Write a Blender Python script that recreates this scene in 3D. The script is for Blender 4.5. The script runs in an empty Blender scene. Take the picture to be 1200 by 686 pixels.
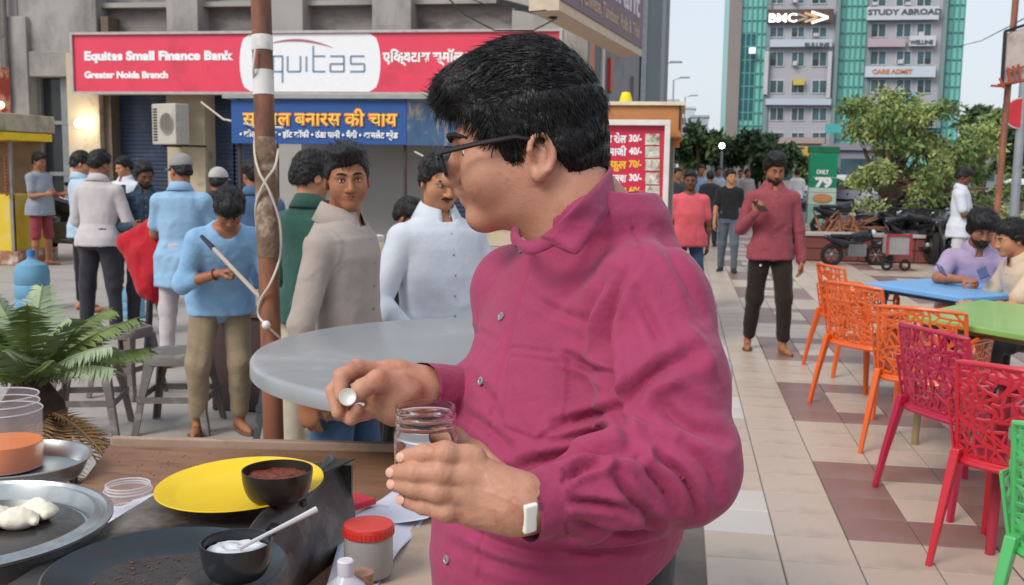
import bpy, bmesh, math, random
import numpy as np
from mathutils import Vector, Matrix, Euler

# ------------------------------------------------------------------ camera, sky, sun, exposure
SC = bpy.context.scene
COL = SC.collection
R = math.radians
YAW, PITCH, ROLL = R(9.25), R(6.94), R(0.8)
FPX, CX, CY, CAMH = 1200.0, 600.0, 343.0, 1.54
cam_data = bpy.data.cameras.new('camera')
cam = bpy.data.objects.new('camera', cam_data); COL.objects.link(cam)
cam_data.sensor_width = 36.0; cam_data.lens = 36.0
cam_data.clip_start = 0.05; cam_data.clip_end = 3000
cam_data.dof.use_dof = True; cam_data.dof.focus_distance = 1.45; cam_data.dof.aperture_fstop = 14
CM = Matrix.Translation((0, 0, CAMH)) @ Matrix.Rotation(YAW, 4, 'Z') @ Matrix.Rotation(R(90) - PITCH, 4, 'X') @ Matrix.Rotation(ROLL, 4, 'Z')
cam.matrix_world = CM
SC.camera = cam

world = bpy.data.worlds.new('World'); SC.world = world; world.use_nodes = True
wn = world.node_tree.nodes; wl = world.node_tree.links
sky = wn.new('ShaderNodeTexSky'); sky.sky_type = 'NISHITA'; sky.sun_disc = False
SUN_EL, SUN_AZ = R(42), R(215)
sky.sun_elevation = SUN_EL; sky.sun_rotation = SUN_AZ; sky.air_density = 1.2; sky.dust_density = 2.5; sky.ozone_density = 1.5
wmix = wn.new('ShaderNodeMix'); wmix.data_type = 'RGBA'; wmix.inputs[0].default_value = 0.8
wmix.inputs[7].default_value = (6.6, 7.1, 7.8, 1)          # thin even overcast
wl.new(sky.outputs[0], wmix.inputs[6]); wl.new(wmix.outputs[2], wn['Background'].inputs[0])
wn['Background'].inputs[1].default_value = 0.088
sd = bpy.data.lights.new('sun', 'SUN'); sd.energy = 1.7; sd.angle = R(26); sd.color = (1.0, 0.94, 0.86)
sun = bpy.data.objects.new('sun', sd); COL.objects.link(sun)
_sv = Vector((math.sin(SUN_AZ) * math.cos(SUN_EL), math.cos(SUN_AZ) * math.cos(SUN_EL), math.sin(SUN_EL)))
sun.rotation_euler = _sv.to_track_quat('Z', 'Y').to_euler()
SC.view_settings.view_transform = 'Standard'; SC.view_settings.look = 'None'
SC.view_settings.gamma = 1.0; SC.view_settings.exposure = 0.52
SC.cycles.max_bounces = 8; SC.cycles.transparent_max_bounces = 12; SC.cycles.caustics_refractive = False; SC.cycles.caustics_reflective = False

# ------------------------------------------------------------------ helpers
CR = CM.to_3x3()
def ray(px, py): return CR @ Vector(((px - CX) / FPX, -(py - CY) / FPX, -1.0))
CAMP = Vector((0, 0, CAMH))
def P(px, py, d): return CAMP + ray(px, py) * d                      # a point at a depth d in front of the viewpoint
def G(px, py, z=0.0):
    r = ray(px, py); return CAMP + r * ((z - CAMH) / r.z)
def FY(px, py, y):
    r = ray(px, py); return CAMP + r * (y / r.y)
def FX(px, py, x):
    r = ray(px, py); return CAMP + r * (x / r.x)
CMI = np.array(CM.inverted())
def project(V):
    q = V @ CMI[:3, :3].T + CMI[:3, 3]
    d = -q[:, 2]
    return CX + FPX * q[:, 0] / d, CY - FPX * q[:, 1] / d, d

def lin(h):
    h = h.lstrip('#'); o = []
    for i in (0, 2, 4):
        v = int(h[i:i+2], 16) / 255.0
        o.append(v / 12.92 if v <= 0.04045 else ((v + 0.055) / 1.055) ** 2.4)
    return tuple(o)

MATS = {}
def mat(name, col, rough=0.6, metal=0.0, var=0.12, scale=8.0, bump=0.0, bscale=60.0, spec=0.4, sheen=0.0, trans=0.0,
        ior=1.45, alpha=1.0, emit=0.0, sss=0.0, wear=None, wscale=3.0, wamt=0.5, stretch=None, rnd=0.0, coat=0.0, coords='Object'):
    if name in MATS: return MATS[name]
    if isinstance(col, str): col = lin(col)
    m = bpy.data.materials.new(name); m.use_nodes = True; MATS[name] = m
    nt = m.node_tree; n = nt.nodes; l = nt.links; b = n['Principled BSDF']
    tc = n.new('ShaderNodeTexCoord'); src = tc.outputs[coords]
    if stretch:
        mp = n.new('ShaderNodeMapping'); mp.inputs['Scale'].default_value = stretch
        l.new(src, mp.inputs[0]); src = mp.outputs[0]
    t = n.new('ShaderNodeTexNoise'); t.inputs['Scale'].default_value = scale; t.inputs['Detail'].default_value = 5
    l.new(src, t.inputs['Vector'])
    r_ = n.new('ShaderNodeValToRGB'); e = r_.color_ramp.elements
    e[0].position = 0.3; e[1].position = 0.7
    e[0].color = tuple(max(0, c * (1 - var)) for c in col) + (1,); e[1].color = tuple(min(1, c * (1 + var)) for c in col) + (1,)
    l.new(t.outputs[0], r_.inputs[0]); cout = r_.outputs[0]
    if wear:
        wc = lin(wear) if isinstance(wear, str) else wear
        t2 = n.new('ShaderNodeTexNoise'); t2.inputs['Scale'].default_value = wscale; t2.inputs['Detail'].default_value = 8; t2.inputs['Roughness'].default_value = 0.65
        l.new(src, t2.inputs['Vector'])
        r2 = n.new('ShaderNodeValToRGB'); r2.color_ramp.elements[0].position = 0.62 - 0.25 * wamt; r2.color_ramp.elements[1].position = 0.72 - 0.15 * wamt
        l.new(t2.outputs[0], r2.inputs[0])
        mx = n.new('ShaderNodeMix'); mx.data_type = 'RGBA'; l.new(r2.outputs[0], mx.inputs[0]); l.new(cout, mx.inputs[6]); mx.inputs[7].default_value = wc + (1,)
        cout = mx.outputs[2]
    if rnd:
        oi = n.new('ShaderNodeObjectInfo'); mr = n.new('ShaderNodeMapRange'); l.new(oi.outputs['Random'], mr.inputs[0])
        mr.inputs[3].default_value = 1 - rnd; mr.inputs[4].default_value = 1 + rnd
        hs = n.new('ShaderNodeHueSaturation'); l.new(mr.outputs[0], hs.inputs['Value']); l.new(cout, hs.inputs['Color']); cout = hs.outputs[0]
    l.new(cout, b.inputs['Base Color'])
    b.inputs['Roughness'].default_value = rough; b.inputs['Metallic'].default_value = metal
    b.inputs['Specular IOR Level'].default_value = spec; b.inputs['IOR'].default_value = ior
    b.inputs['Transmission Weight'].default_value = trans; b.inputs['Alpha'].default_value = alpha
    b.inputs['Coat Weight'].default_value = coat
    if sheen: b.inputs['Sheen Weight'].default_value = sheen; b.inputs['Sheen Roughness'].default_value = 0.5
    if sss:
        b.inputs['Subsurface Weight'].default_value = sss; b.inputs['Subsurface Radius'].default_value = (0.012, 0.005, 0.003); b.inputs['Subsurface Scale'].default_value = 1.0
    if emit: l.new(cout, b.inputs['Emission Color']); b.inputs['Emission Strength'].default_value = emit
    if bump:
        t3 = n.new('ShaderNodeTexNoise'); t3.inputs['Scale'].default_value = bscale; t3.inputs['Detail'].default_value = 4
        l.new(src, t3.inputs['Vector']); bp = n.new('ShaderNodeBump'); bp.inputs['Strength'].default_value = bump; bp.inputs['Distance'].default_value = 0.01
        l.new(t3.outputs[0], bp.inputs['Height']); l.new(bp.outputs[0], b.inputs['Normal'])
    return m
def cloth(name, col, **k):
    k.setdefault('rough', 0.85); k.setdefault('var', 0.1); k.setdefault('scale', 14); k.setdefault('bump', 0.25); k.setdefault('bscale', 45); k.setdefault('spec', 0.2); k.setdefault('sheen', 0.15)
    return mat(name, col, **k)

XF = {}      # object -> its world matrix at build time (as numpy inverse)
def tag(o, label=None, cat=None, group=None, kind=None):
    if label: o['label'] = label
    if cat: o['category'] = cat
    if group: o['group'] = group
    if kind: o['kind'] = kind
    return o
def thing(name, label, cat, loc=(0, 0, 0), rotz=0.0, group=None, tilt=None):
    o = bpy.data.objects.new(name, None); COL.objects.link(o); o.empty_display_size = 0.1
    o.location = loc; o.rotation_euler = (tilt[0] if tilt else 0, tilt[1] if tilt else 0, rotz)
    XF[o.name] = Matrix.Translation(Vector(loc)) @ Euler(o.rotation_euler).to_matrix().to_4x4()
    return tag(o, label, cat, group)
def arrays_to_mesh(name, V, F, smooth=True):
    me = bpy.data.meshes.new(name)
    V = np.asarray(V, dtype=np.float32)
    if isinstance(F, np.ndarray) and F.ndim == 2:
        k = F.shape[1]; nf = len(F)
        me.vertices.add(len(V)); me.vertices.foreach_set('co', V.ravel())
        me.loops.add(nf * k); me.loops.foreach_set('vertex_index', F.astype(np.int32).ravel())
        me.polygons.add(nf); me.polygons.foreach_set('loop_start', np.arange(0, nf * k, k, dtype=np.int32))
        me.update(calc_edges=True)
    else:
        me.from_pydata(V.tolist(), [], F); me.update()
    if smooth: me.polygons.foreach_set('use_smooth', np.ones(len(me.polygons), dtype=bool))
    return me
def put(name, me, m, parent=None, world=True):
    """link a mesh; world=True: vertices are world coordinates and are moved into the parent's frame"""
    o = bpy.data.objects.new(name, me); COL.objects.link(o)
    if m is not None:
        if not me.materials: me.materials.append(m)
    if parent is not None:
        o.parent = parent; M = XF.get(parent.name)
        if M is not None:
            if world: me.transform(M.inverted())
            XF[o.name] = M
    return o

class MB:
    """collects simple solids into one mesh"""
    def __init__(s): s.v = []; s.f = []
    def add(s, vs, fs):
        o = len(s.v); s.v += [tuple(v) for v in vs]; s.f += [tuple(i + o for i in f) for f in fs]; return s
    def box(s, c, size, rz=0.0, M=None, taper=1.0):
        x, y, z = size[0]/2, size[1]/2, size[2]/2
        vs = []
        for dz in (-1, 1):
            t = taper if dz > 0 else 1.0
            for dx, dy in ((-1, -1), (1, -1), (1, 1), (-1, 1)): vs.append(Vector((dx*x*t, dy*y*t, dz*z)))
        if rz: Rm = Matrix.Rotation(rz, 3, 'Z'); vs = [Rm @ v for v in vs]
        if M is not None: vs = [M @ v for v in vs]
        vs = [v + Vector(c) for v in vs]
        return s.add(vs, [(3, 2, 1, 0), (4, 5, 6, 7), (0, 1, 5, 4), (1, 2, 6, 5), (2, 3, 7, 6), (3, 0, 4, 7)])
    def bar(s, a, b, w, h=None, up=(0, 0, 1)):
        a = Vector(a); b = Vector(b); h = h or w; d = (b - a); L = d.length; d.normalize(); up = Vector(up)
        if abs(d.dot(up)) > 0.98: up = Vector((0, 1, 0))
        x = d.cross(up).normalized(); z = x.cross(d)
        vs = [p + x*sx*w/2 + z*sz*h/2 for p in (a, b) for sx, sz in ((-1, -1), (1, -1), (1, 1), (-1, 1))]
        return s.add(vs, [(0, 1, 2, 3), (7, 6, 5, 4), (4, 5, 1, 0), (5, 6, 2, 1), (6, 7, 3, 2), (7, 4, 0, 3)])
    def tube(s, pts, rad, n=8, cap=True):
        pts = [Vector(p) for p in pts]
        if not hasattr(rad, '__len__'): rad = [rad] * len(pts)
        vs = []; prev = None
        for i, p in enumerate(pts):
            d = (pts[min(i+1, len(pts)-1)] - pts[max(i-1, 0)]).normalized()
            if prev is None: prev = Vector((0, 0, 1)) if abs(d.z) < 0.9 else Vector((1, 0, 0))
            x = prev - d * prev.dot(d); x.normalize(); y = d.cross(x); prev = x
            for k in range(n):
                a = 2*math.pi*k/n; vs.append(p + (x*math.cos(a) + y*math.sin(a)) * rad[i])
        fs = []
        for i in range(len(pts)-1):
            for k in range(n): fs.append((i*n+k, i*n+(k+1) % n, (i+1)*n+(k+1) % n, (i+1)*n+k))
        if cap: fs.append(tuple(range(n))[::-1]); fs.append(tuple((len(pts)-1)*n+k for k in range(n)))
        return s.add(vs, fs)
    def lathe(s, prof, c=(0, 0, 0), n=32, M=None, wob=0.0):
        vs = []; fs = []; c = Vector(c)
        for (r, z) in prof:
            for k in range(n):
                a = 2*math.pi*k/n; w = 1 + wob*math.sin(3*a+z*9)
                v = Vector((r*w*math.cos(a), r*w*math.sin(a), z))
                if M is not None: v = M @ v
                vs.append(v + c)
        for i in range(len(prof)-1):
            for k in range(n): fs.append((i*n+k, i*n+(k+1) % n, (i+1)*n+(k+1) % n, (i+1)*n+k))
        if prof[0][0] > 1e-5: fs.append(tuple(range(n))[::-1])
        if prof[-1][0] > 1e-5: fs.append(tuple((len(prof)-1)*n+k for k in range(n)))
        return s.add(vs, fs)
    def prism(s, poly, axis_vec):
        """closed polygon (list of 3d points) extruded along axis_vec"""
        n = len(poly); a = Vector(axis_vec); vs = [Vector(p) for p in poly] + [Vector(p) + a for p in poly]
        fs = [tuple(range(n))[::-1], tuple(range(n, 2*n))] + [(i, (i+1) % n, n+(i+1) % n, n+i) for i in range(n)]
        return s.add(vs, fs)
    def sphere(s, c, r, n=12, m=8):
        r = r if hasattr(r, '__len__') else (r, r, r)
        prof = [(math.sin(math.pi*i/m), -math.cos(math.pi*i/m)) for i in range(m+1)]
        S = Matrix.Diagonal(Vector(r)); prof[0] = (1e-4, -1); prof[-1] = (1e-4, 1)
        return s.lathe(prof, c, n, S)
    def build(s, name, m, parent=None, smooth=False, bevel=0.0, world=False, seg=2, auto=None):
        me = bpy.data.meshes.new(name); me.from_pydata(s.v, [], s.f); me.update()
        bm = bmesh.new(); bm.from_mesh(me); bmesh.ops.recalc_face_normals(bm, faces=bm.faces)
        if bevel:
            es = [e for e in bm.edges if len(e.link_faces) == 2 and e.calc_face_angle(0) > 0.5]
            bmesh.ops.bevel(bm, geom=es, offset=bevel, segments=seg, affect='EDGES', profile=0.5, clamp_overlap=True)
        if smooth:
            for f in bm.faces: f.smooth = True
            for e in bm.edges:
                if len(e.link_faces) == 2 and e.calc_face_angle(0) > (auto or 0.7): e.smooth = False
        bm.to_mesh(me); bm.free()
        return put(name, me, m, parent, world)

def copy_thing(root, loc, rotz=None, label=None):
    r = root.copy(); COL.objects.link(r); r.location = loc
    if rotz is not None: r.rotation_euler = (root.rotation_euler[0], root.rotation_euler[1], rotz)
    if label: r['label'] = label
    for ch in list(root.children):
        c = ch.copy(); COL.objects.link(c); c.parent = r
        for g in list(ch.children):
            d = g.copy(); COL.objects.link(d); d.parent = c
    return r
def text_mesh(body, size, M, name, m, parent, bold=0.0, ext=0.004, align='LEFT', sx=1.0, shear=0.0, fit=None, res=3):
    """flat lettering laid on a plane: M takes (x right, y up, z out) to the world"""
    cu = bpy.data.curves.new(name, 'FONT'); cu.body = body; cu.size = size; cu.align_x = align; cu.extrude = ext; cu.offset = bold; cu.resolution_u = res; cu.shear = shear
    o = bpy.data.objects.new(name, cu); COL.objects.link(o)
    dg = bpy.context.evaluated_depsgraph_get(); me = bpy.data.meshes.new_from_object(o.evaluated_get(dg)); me.name = name
    bpy.data.objects.remove(o); bpy.data.curves.remove(cu)
    if fit and len(me.vertices):
        xs = [v.co.x for v in me.vertices]; w = max(xs) - min(xs); me.transform(Matrix.Translation((-min(xs), 0, 0))); sx = fit / w
    me.transform(Matrix.Diagonal((sx, 1, 1, 1))); me.transform(M)
    me.materials.clear(); me.materials.append(m)
    return put(name, me, m, parent, True)
def plane_M(origin, right, up=(0, 0, 1), out=0.0):
    r = Vector(right).normalized(); u = Vector(up).normalized(); n = r.cross(u).normalized(); u = n.cross(r)
    M = Matrix((( r.x, u.x, n.x, 0), (r.y, u.y, n.y, 0), (r.z, u.z, n.z, 0), (0, 0, 0, 1)))
    return Matrix.Translation(Vector(origin) + n * out) @ M

# ------------------------------------------------------------------ implicit surfaces
def nrm(a): a = np.asarray(a, float); return a / (np.linalg.norm(a) + 1e-12)
class SDF:
    def __init__(s): s.p = []
    def cone(s, a, b, ra, rb, k=0.02, flat=None, op='u', pad=0.0):
        s.p.append(('cone', np.array(a, float), np.array(b, float), ra, rb, k, flat, op, pad)); return s
    def chain(s, pts, rad, k=0.02, flat=None):
        for i in range(len(pts)-1): s.cone(pts[i], pts[i+1], rad[i], rad[i+1], k, flat)
        return s
    def ell(s, c, r, k=0.02, M=None, op='u'):
        s.p.append(('ell', np.array(c, float), np.array(r, float), k, None if M is None else np.array(M, float), op)); return s
    def loft(s, O, M, tab, k=0.03, op='u', pw=2.2):
        """tab rows: z, half width x, half depth y, y offset, x offset; M columns = local axes in world"""
        s.p.append(('loft', np.array(O, float), np.array(M, float), np.array(tab, float), k, op, pw)); return s
    def cut(s, pt, n, k=0.004): s.p.append(('cut', np.array(pt, float), nrm(n), k)); return s
    def bounds(s):
        lo = np.full(3, 1e9); hi = -lo
        for q in s.p:
            if q[0] == 'cut': continue
            if q[0] in ('cone',) and q[7] == 'u':
                r = max(q[3], q[4]) * 1.05
                lo = np.minimum(lo, np.minimum(q[1], q[2]) - r); hi = np.maximum(hi, np.maximum(q[1], q[2]) + r)
            elif q[0] == 'ell' and q[5] == 'u':
                r = q[2].max() if q[4] is not None else q[2]; lo = np.minimum(lo, q[1] - r); hi = np.maximum(hi, q[1] + r)
            elif q[0] == 'loft':
                a, b = s.lb(q); lo = np.minimum(lo, a); hi = np.maximum(hi, b)
        return lo, hi
    @staticmethod
    def lb(q):
        t = q[3]; O = q[1]; M = q[2]; pts = []
        for r in t:
            for sx in (-1, 1):
                for sy in (-1, 1): pts.append(O + M @ np.array((r[4] + sx*r[1], r[3] + sy*r[2], r[0])))
        pts = np.array(pts); return pts.min(0), pts.max(0)
    def mesh(s, res, lo=None, hi=None):
        a, b = s.bounds(); lo = a if lo is None else np.array(lo, float); hi = b if hi is None else np.array(hi, float)
        lo = lo - 3*res; hi = hi + 3*res
        n = np.ceil((hi - lo) / res).astype(int) + 1
        F = np.full(n, 0.5, np.float32)
        ax = [(lo[i] + res*np.arange(n[i])).astype(np.float32) for i in range(3)]
        for q in s.p:
            kind = q[0]
            if kind == 'cut':
                X = ax[0][:, None, None]*q[2][0] + ax[1][None, :, None]*q[2][1] + ax[2][None, None, :]*q[2][2] - float(q[1] @ q[2])
                F = np.maximum(F, X.astype(np.float32)); continue
            if kind == 'cone': r = max(q[3], q[4]); k = q[5]; pl = np.minimum(q[1], q[2]) - r; ph = np.maximum(q[1], q[2]) + r; op = q[7]
            elif kind == 'ell': r = q[2].max(); k = q[3]; pl = q[1] - r; ph = q[1] + r; op = q[5]
            else: k = q[4]; pl, ph = s.lb(q); op = q[5]
            mg = k + 2.5*res
            i0 = np.clip(np.floor((pl - mg - lo)/res).astype(int), 0, n-1); i1 = np.clip(np.ceil((ph + mg - lo)/res).astype(int) + 1, 1, n)
            if (i1 <= i0).any(): continue
            sl = tuple(slice(i0[i], i1[i]) for i in range(3))
            x = ax[0][sl[0]][:, None, None]; y = ax[1][sl[1]][None, :, None]; z = ax[2][sl[2]][None, None, :]
            if kind == 'cone':
                A, B = q[1], q[2]; BA = B - A; L2 = float(BA @ BA) + 1e-12
                px, py, pz = x - A[0], y - A[1], z - A[2]
                h = np.clip((px*BA[0] + py*BA[1] + pz*BA[2]) / L2, 0, 1)
                dx, dy, dz = px - h*BA[0], py - h*BA[1], pz - h*BA[2]
                if q[6] is not None:
                    nn = nrm(q[6][0]); f = 1.0/q[6][1] - 1.0; t = (dx*nn[0] + dy*nn[1] + dz*nn[2]) * f
                    dx = dx + t*nn[0]; dy = dy + t*nn[1]; dz = dz + t*nn[2]
                d = np.sqrt(dx*dx + dy*dy + dz*dz) - (q[3] + (q[4]-q[3])*h)
            elif kind == 'ell':
                px, py, pz = x - q[1][0], y - q[1][1], z - q[1][2]
                if q[4] is not None:
                    M = q[4]; u = px*M[0, 0] + py*M[1, 0] + pz*M[2, 0]; v = px*M[0, 1] + py*M[1, 1] + pz*M[2, 1]; w = px*M[0, 2] + py*M[1, 2] + pz*M[2, 2]
                else: u, v, w = px, py, pz
                r = q[2]; k0 = np.sqrt((u/r[0])**2 + (v/r[1])**2 + (w/r[2])**2); k1 = np.sqrt((u/r[0]**2)**2 + (v/r[1]**2)**2 + (w/r[2]**2)**2) + 1e-9
                d = k0*(k0-1)/k1
            else:
                O, M, T = q[1], q[2], q[3]; px, py, pz = x - O[0], y - O[1], z - O[2]
                u = px*M[0, 0] + py*M[1, 0] + pz*M[2, 0]; v = px*M[0, 1] + py*M[1, 1] + pz*M[2, 1]; w = px*M[0, 2] + py*M[1, 2] + pz*M[2, 2]
                zz = T[:, 0]; a_ = np.interp(w, zz, T[:, 1]); b_ = np.interp(w, zz, T[:, 2]); oy = np.interp(w, zz, T[:, 3]); ox = np.interp(w, zz, T[:, 4])
                pw = q[6]; e = (np.abs((u-ox)/a_)**pw + np.abs((v-oy)/b_)**pw)**(1/pw)
                d = (e - 1)*np.minimum(a_, b_); d = np.maximum(d, np.maximum(zz[0] - w, w - zz[-1]))
            d = d.astype(np.float32); f = F[sl]
            if op == 'u':
                if k > 0:
                    h = np.clip(k - np.abs(f - d), 0, None) / k; F[sl] = np.minimum(f, d) - h*h*k*0.25
                else: F[sl] = np.minimum(f, d)
            elif op == 's':
                d = -d
                if k > 0:
                    h = np.clip(k - np.abs(f - d), 0, None) / k; F[sl] = np.maximum(f, d) + h*h*k*0.25
                else: F[sl] = np.maximum(f, d)
        return nets(F, lo, res)
def nets(F, lo, res):
    S = F < 0; F = F
    n = np.array(F.shape) - 1
    def sh(A, i, j, k): return A[i:i+n[0], j:j+n[1], k:k+n[2]]
    cnt = np.zeros(n, np.uint8)
    for i in (0, 1):
        for j in (0, 1):
            for k in (0, 1): cnt += sh(S, i, j, k)
    act = (cnt > 0) & (cnt < 8); I, J, K = np.nonzero(act)
    idx = np.full(n, -1, np.int32); idx[I, J, K] = np.arange(len(I))
    pos = np.zeros((len(I), 3)); m = np.zeros(len(I))
    cs = [(i, j, k) for i in (0, 1) for j in (0, 1) for k in (0, 1)]
    for a in cs:
        for ax_ in range(3):
            if a[ax_] == 1: continue
            b = list(a); b[ax_] = 1
            Fa = F[I+a[0], J+a[1], K+a[2]].astype(float); Fb = F[I+b[0], J+b[1], K+b[2]].astype(float)
            c = (Fa < 0) != (Fb < 0); t = np.where(c, Fa/(Fa - Fb + 1e-20), 0)
            q = np.array(a, float)[None, :] + np.zeros((len(I), 3)); q[:, ax_] += t
            pos += q*c[:, None]; m += c
    V = (np.stack([I, J, K], 1) + pos/m[:, None])*res + lo
    quads = []
    for ax_ in range(3):
        o1, o2 = [(1, 2), (2, 0), (0, 1)][ax_]
        sA = [slice(None)]*3; sB = [slice(None)]*3; sA[ax_] = slice(0, -1); sB[ax_] = slice(1, None)
        a_, b_ = S[tuple(sA)], S[tuple(sB)]; ch = a_ != b_
        e = np.stack(np.nonzero(ch), 1); flag = a_[ch]
        ok = (e[:, o1] > 0) & (e[:, o2] > 0) & (e[:, o1] < n[o1]) & (e[:, o2] < n[o2]); e = e[ok]; flag = flag[ok]
        def gi(d1, d2):
            c = e.copy(); c[:, o1] += d1; c[:, o2] += d2; return idx[c[:, 0], c[:, 1], c[:, 2]]
        q = np.stack([gi(-1, -1), gi(0, -1), gi(0, 0), gi(-1, 0)], 1)
        q[~flag] = q[~flag][:, ::-1]; quads.append(q)
    Q = np.concatenate(quads); Q = Q[(Q >= 0).all(1)]
    return V, Q
def vnormals(V, Q):
    N = np.zeros_like(V); a = V[Q[:, 2]] - V[Q[:, 0]]; b = V[Q[:, 3]] - V[Q[:, 1]]; f = np.cross(a, b)
    for i in range(4):
        for c in range(3): N[:, c] += np.bincount(Q[:, i], weights=f[:, c], minlength=len(V))
    return N/(np.linalg.norm(N, axis=1, keepdims=True) + 1e-12)
def join(parts):
    Vs, Qs, o = [], [], 0
    for V, Q in parts: Vs.append(V); Qs.append(Q + o); o += len(V)
    return np.concatenate(Vs), np.concatenate(Qs)
def wav(V, f, seed=0):
    """cheap smooth noise, about -1..1"""
    rs = np.random.RandomState(seed); x = V*f; w = np.zeros(len(V))
    for i in range(3):
        d = rs.normal(size=3); x = x + 0.6*np.sin(x @ rs.normal(size=(3, 3))*0.7 + rs.rand(3)*6)
    for i in range(5):
        d = nrm(rs.normal(size=3)); w += np.sin(x @ d*(1 + 0.5*i) + rs.rand()*6.28)/(1 + 0.4*i)
    return w/2.2
def wrinkle(V, Q, amp, f=14.0, seed=0, mask=None):
    N = vnormals(V, Q); s = np.array((1.0, 1.0, 0.62)); a = wav(V*s, f, seed)
    r = 1 - np.abs(a)*1.6; r = np.clip(r, -0.6, 1)**3 if False else np.clip(r, -0.5, 1)
    d = amp*(0.7*r + 0.3*wav(V, f*2.1, seed+5))
    if mask is not None: d = d*mask
    return V + N*d[:, None]
# ------------------------------------------------------------------ people
SK = {
 'tan': mat('skin_tan', '#b98362', rough=0.5, var=0.08, scale=30, sss=0.25, bump=0.12, bscale=300, spec=0.4, wear='#9c6246', wscale=14, wamt=0.25),
 'brown': mat('skin_brown', '#9f694c', rough=0.5, var=0.1, scale=30, sss=0.2, bump=0.12, bscale=300, spec=0.4),
 'dark': mat('skin_dark', '#6b4432', rough=0.5, var=0.1, scale=30, sss=0.15, bump=0.12, bscale=300, spec=0.4),
}
HAIR = mat('black_hair', (0.012, 0.011, 0.012), rough=0.38, var=0.3, scale=40, bump=0.6, bscale=160, spec=0.35, stretch=(1, 1, 0.35))
HAIRB = mat('brown_black_hair', (0.022, 0.016, 0.013), rough=0.5, var=0.3, scale=40, bump=0.6, bscale=160, spec=0.3)
LIP = mat('lip', '#8a4a42', rough=0.45, var=0.08, scale=60)
EYEW = mat('eye_white', '#d8d2c8', rough=0.3, var=0.03)
IRIS = mat('iris_dark', (0.02, 0.012, 0.008), rough=0.2, var=0.1)
BROW = mat('brow_hair', (0.018, 0.014, 0.012), rough=0.8, var=0.3, scale=80)
NAILM = mat('nail', '#d9a795', rough=0.3, var=0.04)
SOLE = mat('shoe_rubber', (0.03, 0.028, 0.027), rough=0.7)
SANDAL = mat('sandal_leather', '#6d5340', rough=0.7)

def frame(yaw=0.0, pitch=0.0, roll=0.0, base=None):
    """local axes: x left, -y forward, z up.  yaw turns to the left(+), pitch looks down(+)"""
    M = Matrix.Rotation(yaw, 3, 'Z') @ Matrix.Rotation(pitch, 3, 'X') @ Matrix.Rotation(roll, 3, 'Y')
    return (base @ M) if base is not None else M
def A(M): return np.array(M, float)
def to(C, M, v): return np.array(C, float) + A(M) @ np.array(v, float)

def head_sdf(S, C, M, s=1.0, fat=1.0, jaw=1.0, nose=1.0, detail=True, ears=True, edy=0.0, edz=0.0, es=1.0):
    t = lambda *v: to(C, M, np.array(v)*s); m = A(M); K = 0.02*s
    S.ell(t(0, 0.012, 0.028), np.array((0.074, 0.094, 0.088))*s, 0.0, M)
    S.ell(t(0, -0.022, -0.015), np.array((0.064, 0.066, 0.085))*s, K, M)
    S.ell(t(0, -0.030, -0.062), np.array((0.053*jaw*fat, 0.052, 0.048))*s, 0.03*s, M)
    S.ell(t(0, -0.068, -0.090), np.array((0.023*jaw, 0.020, 0.020))*s, 0.025*s, M)          # chin
    for q in (-1, 1):
        S.ell(t(0.040*q, -0.050, -0.032), np.array((0.024*fat, 0.026, 0.028))*s, 0.025*s, M)   # cheek
        S.cone(t(0.012*q, -0.083, 0.018), t(0.044*q, -0.068, 0.016), 0.009*s, 0.008*s, 0.012*s)  # brow ridge
        if detail: S.ell(t(0.030*q, -0.092, 0.000), np.array((0.015, 0.013, 0.009))*s, 0.012*s, M, 's')
        if ears:
            S.ell(t(0.074*q, 0.012+edy, -0.012+edz), np.array((0.009, 0.019, 0.031))*s*es, 0.006*s, M @ Matrix.Rotation(R(22*q), 3, 'Z') @ Matrix.Rotation(R(-8), 3, 'X'))
            if detail: S.ell(t(0.084*q, 0.006+edy, -0.008+edz), np.array((0.006, 0.010, 0.018))*s*es, 0.004*s, M @ Matrix.Rotation(R(22*q), 3, 'Z'), 's')
        S.ell(t(0.013*q, -0.094, -0.036), np.array((0.008, 0.009, 0.007))*s*nose, 0.006*s, M)   # nostril wing
    S.cone(t(0, -0.084, 0.012), t(0, -0.106*nose**0.3, -0.030), 0.0075*s, 0.0105*s*nose, 0.010*s)
    S.ell(t(0, -0.104, -0.033), np.array((0.010, 0.010, 0.009))*s*nose, 0.008*s, M)
    S.ell(t(0, -0.080, -0.057), np.array((0.024, 0.014, 0.010))*s, 0.012*s, M)                # mouth mound
    if detail: S.cone(t(-0.021, -0.092, -0.0585), t(0.021, -0.092, -0.0585), 0.0022*s, 0.0022*s, 0.004*s, op='s')
    return S
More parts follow.
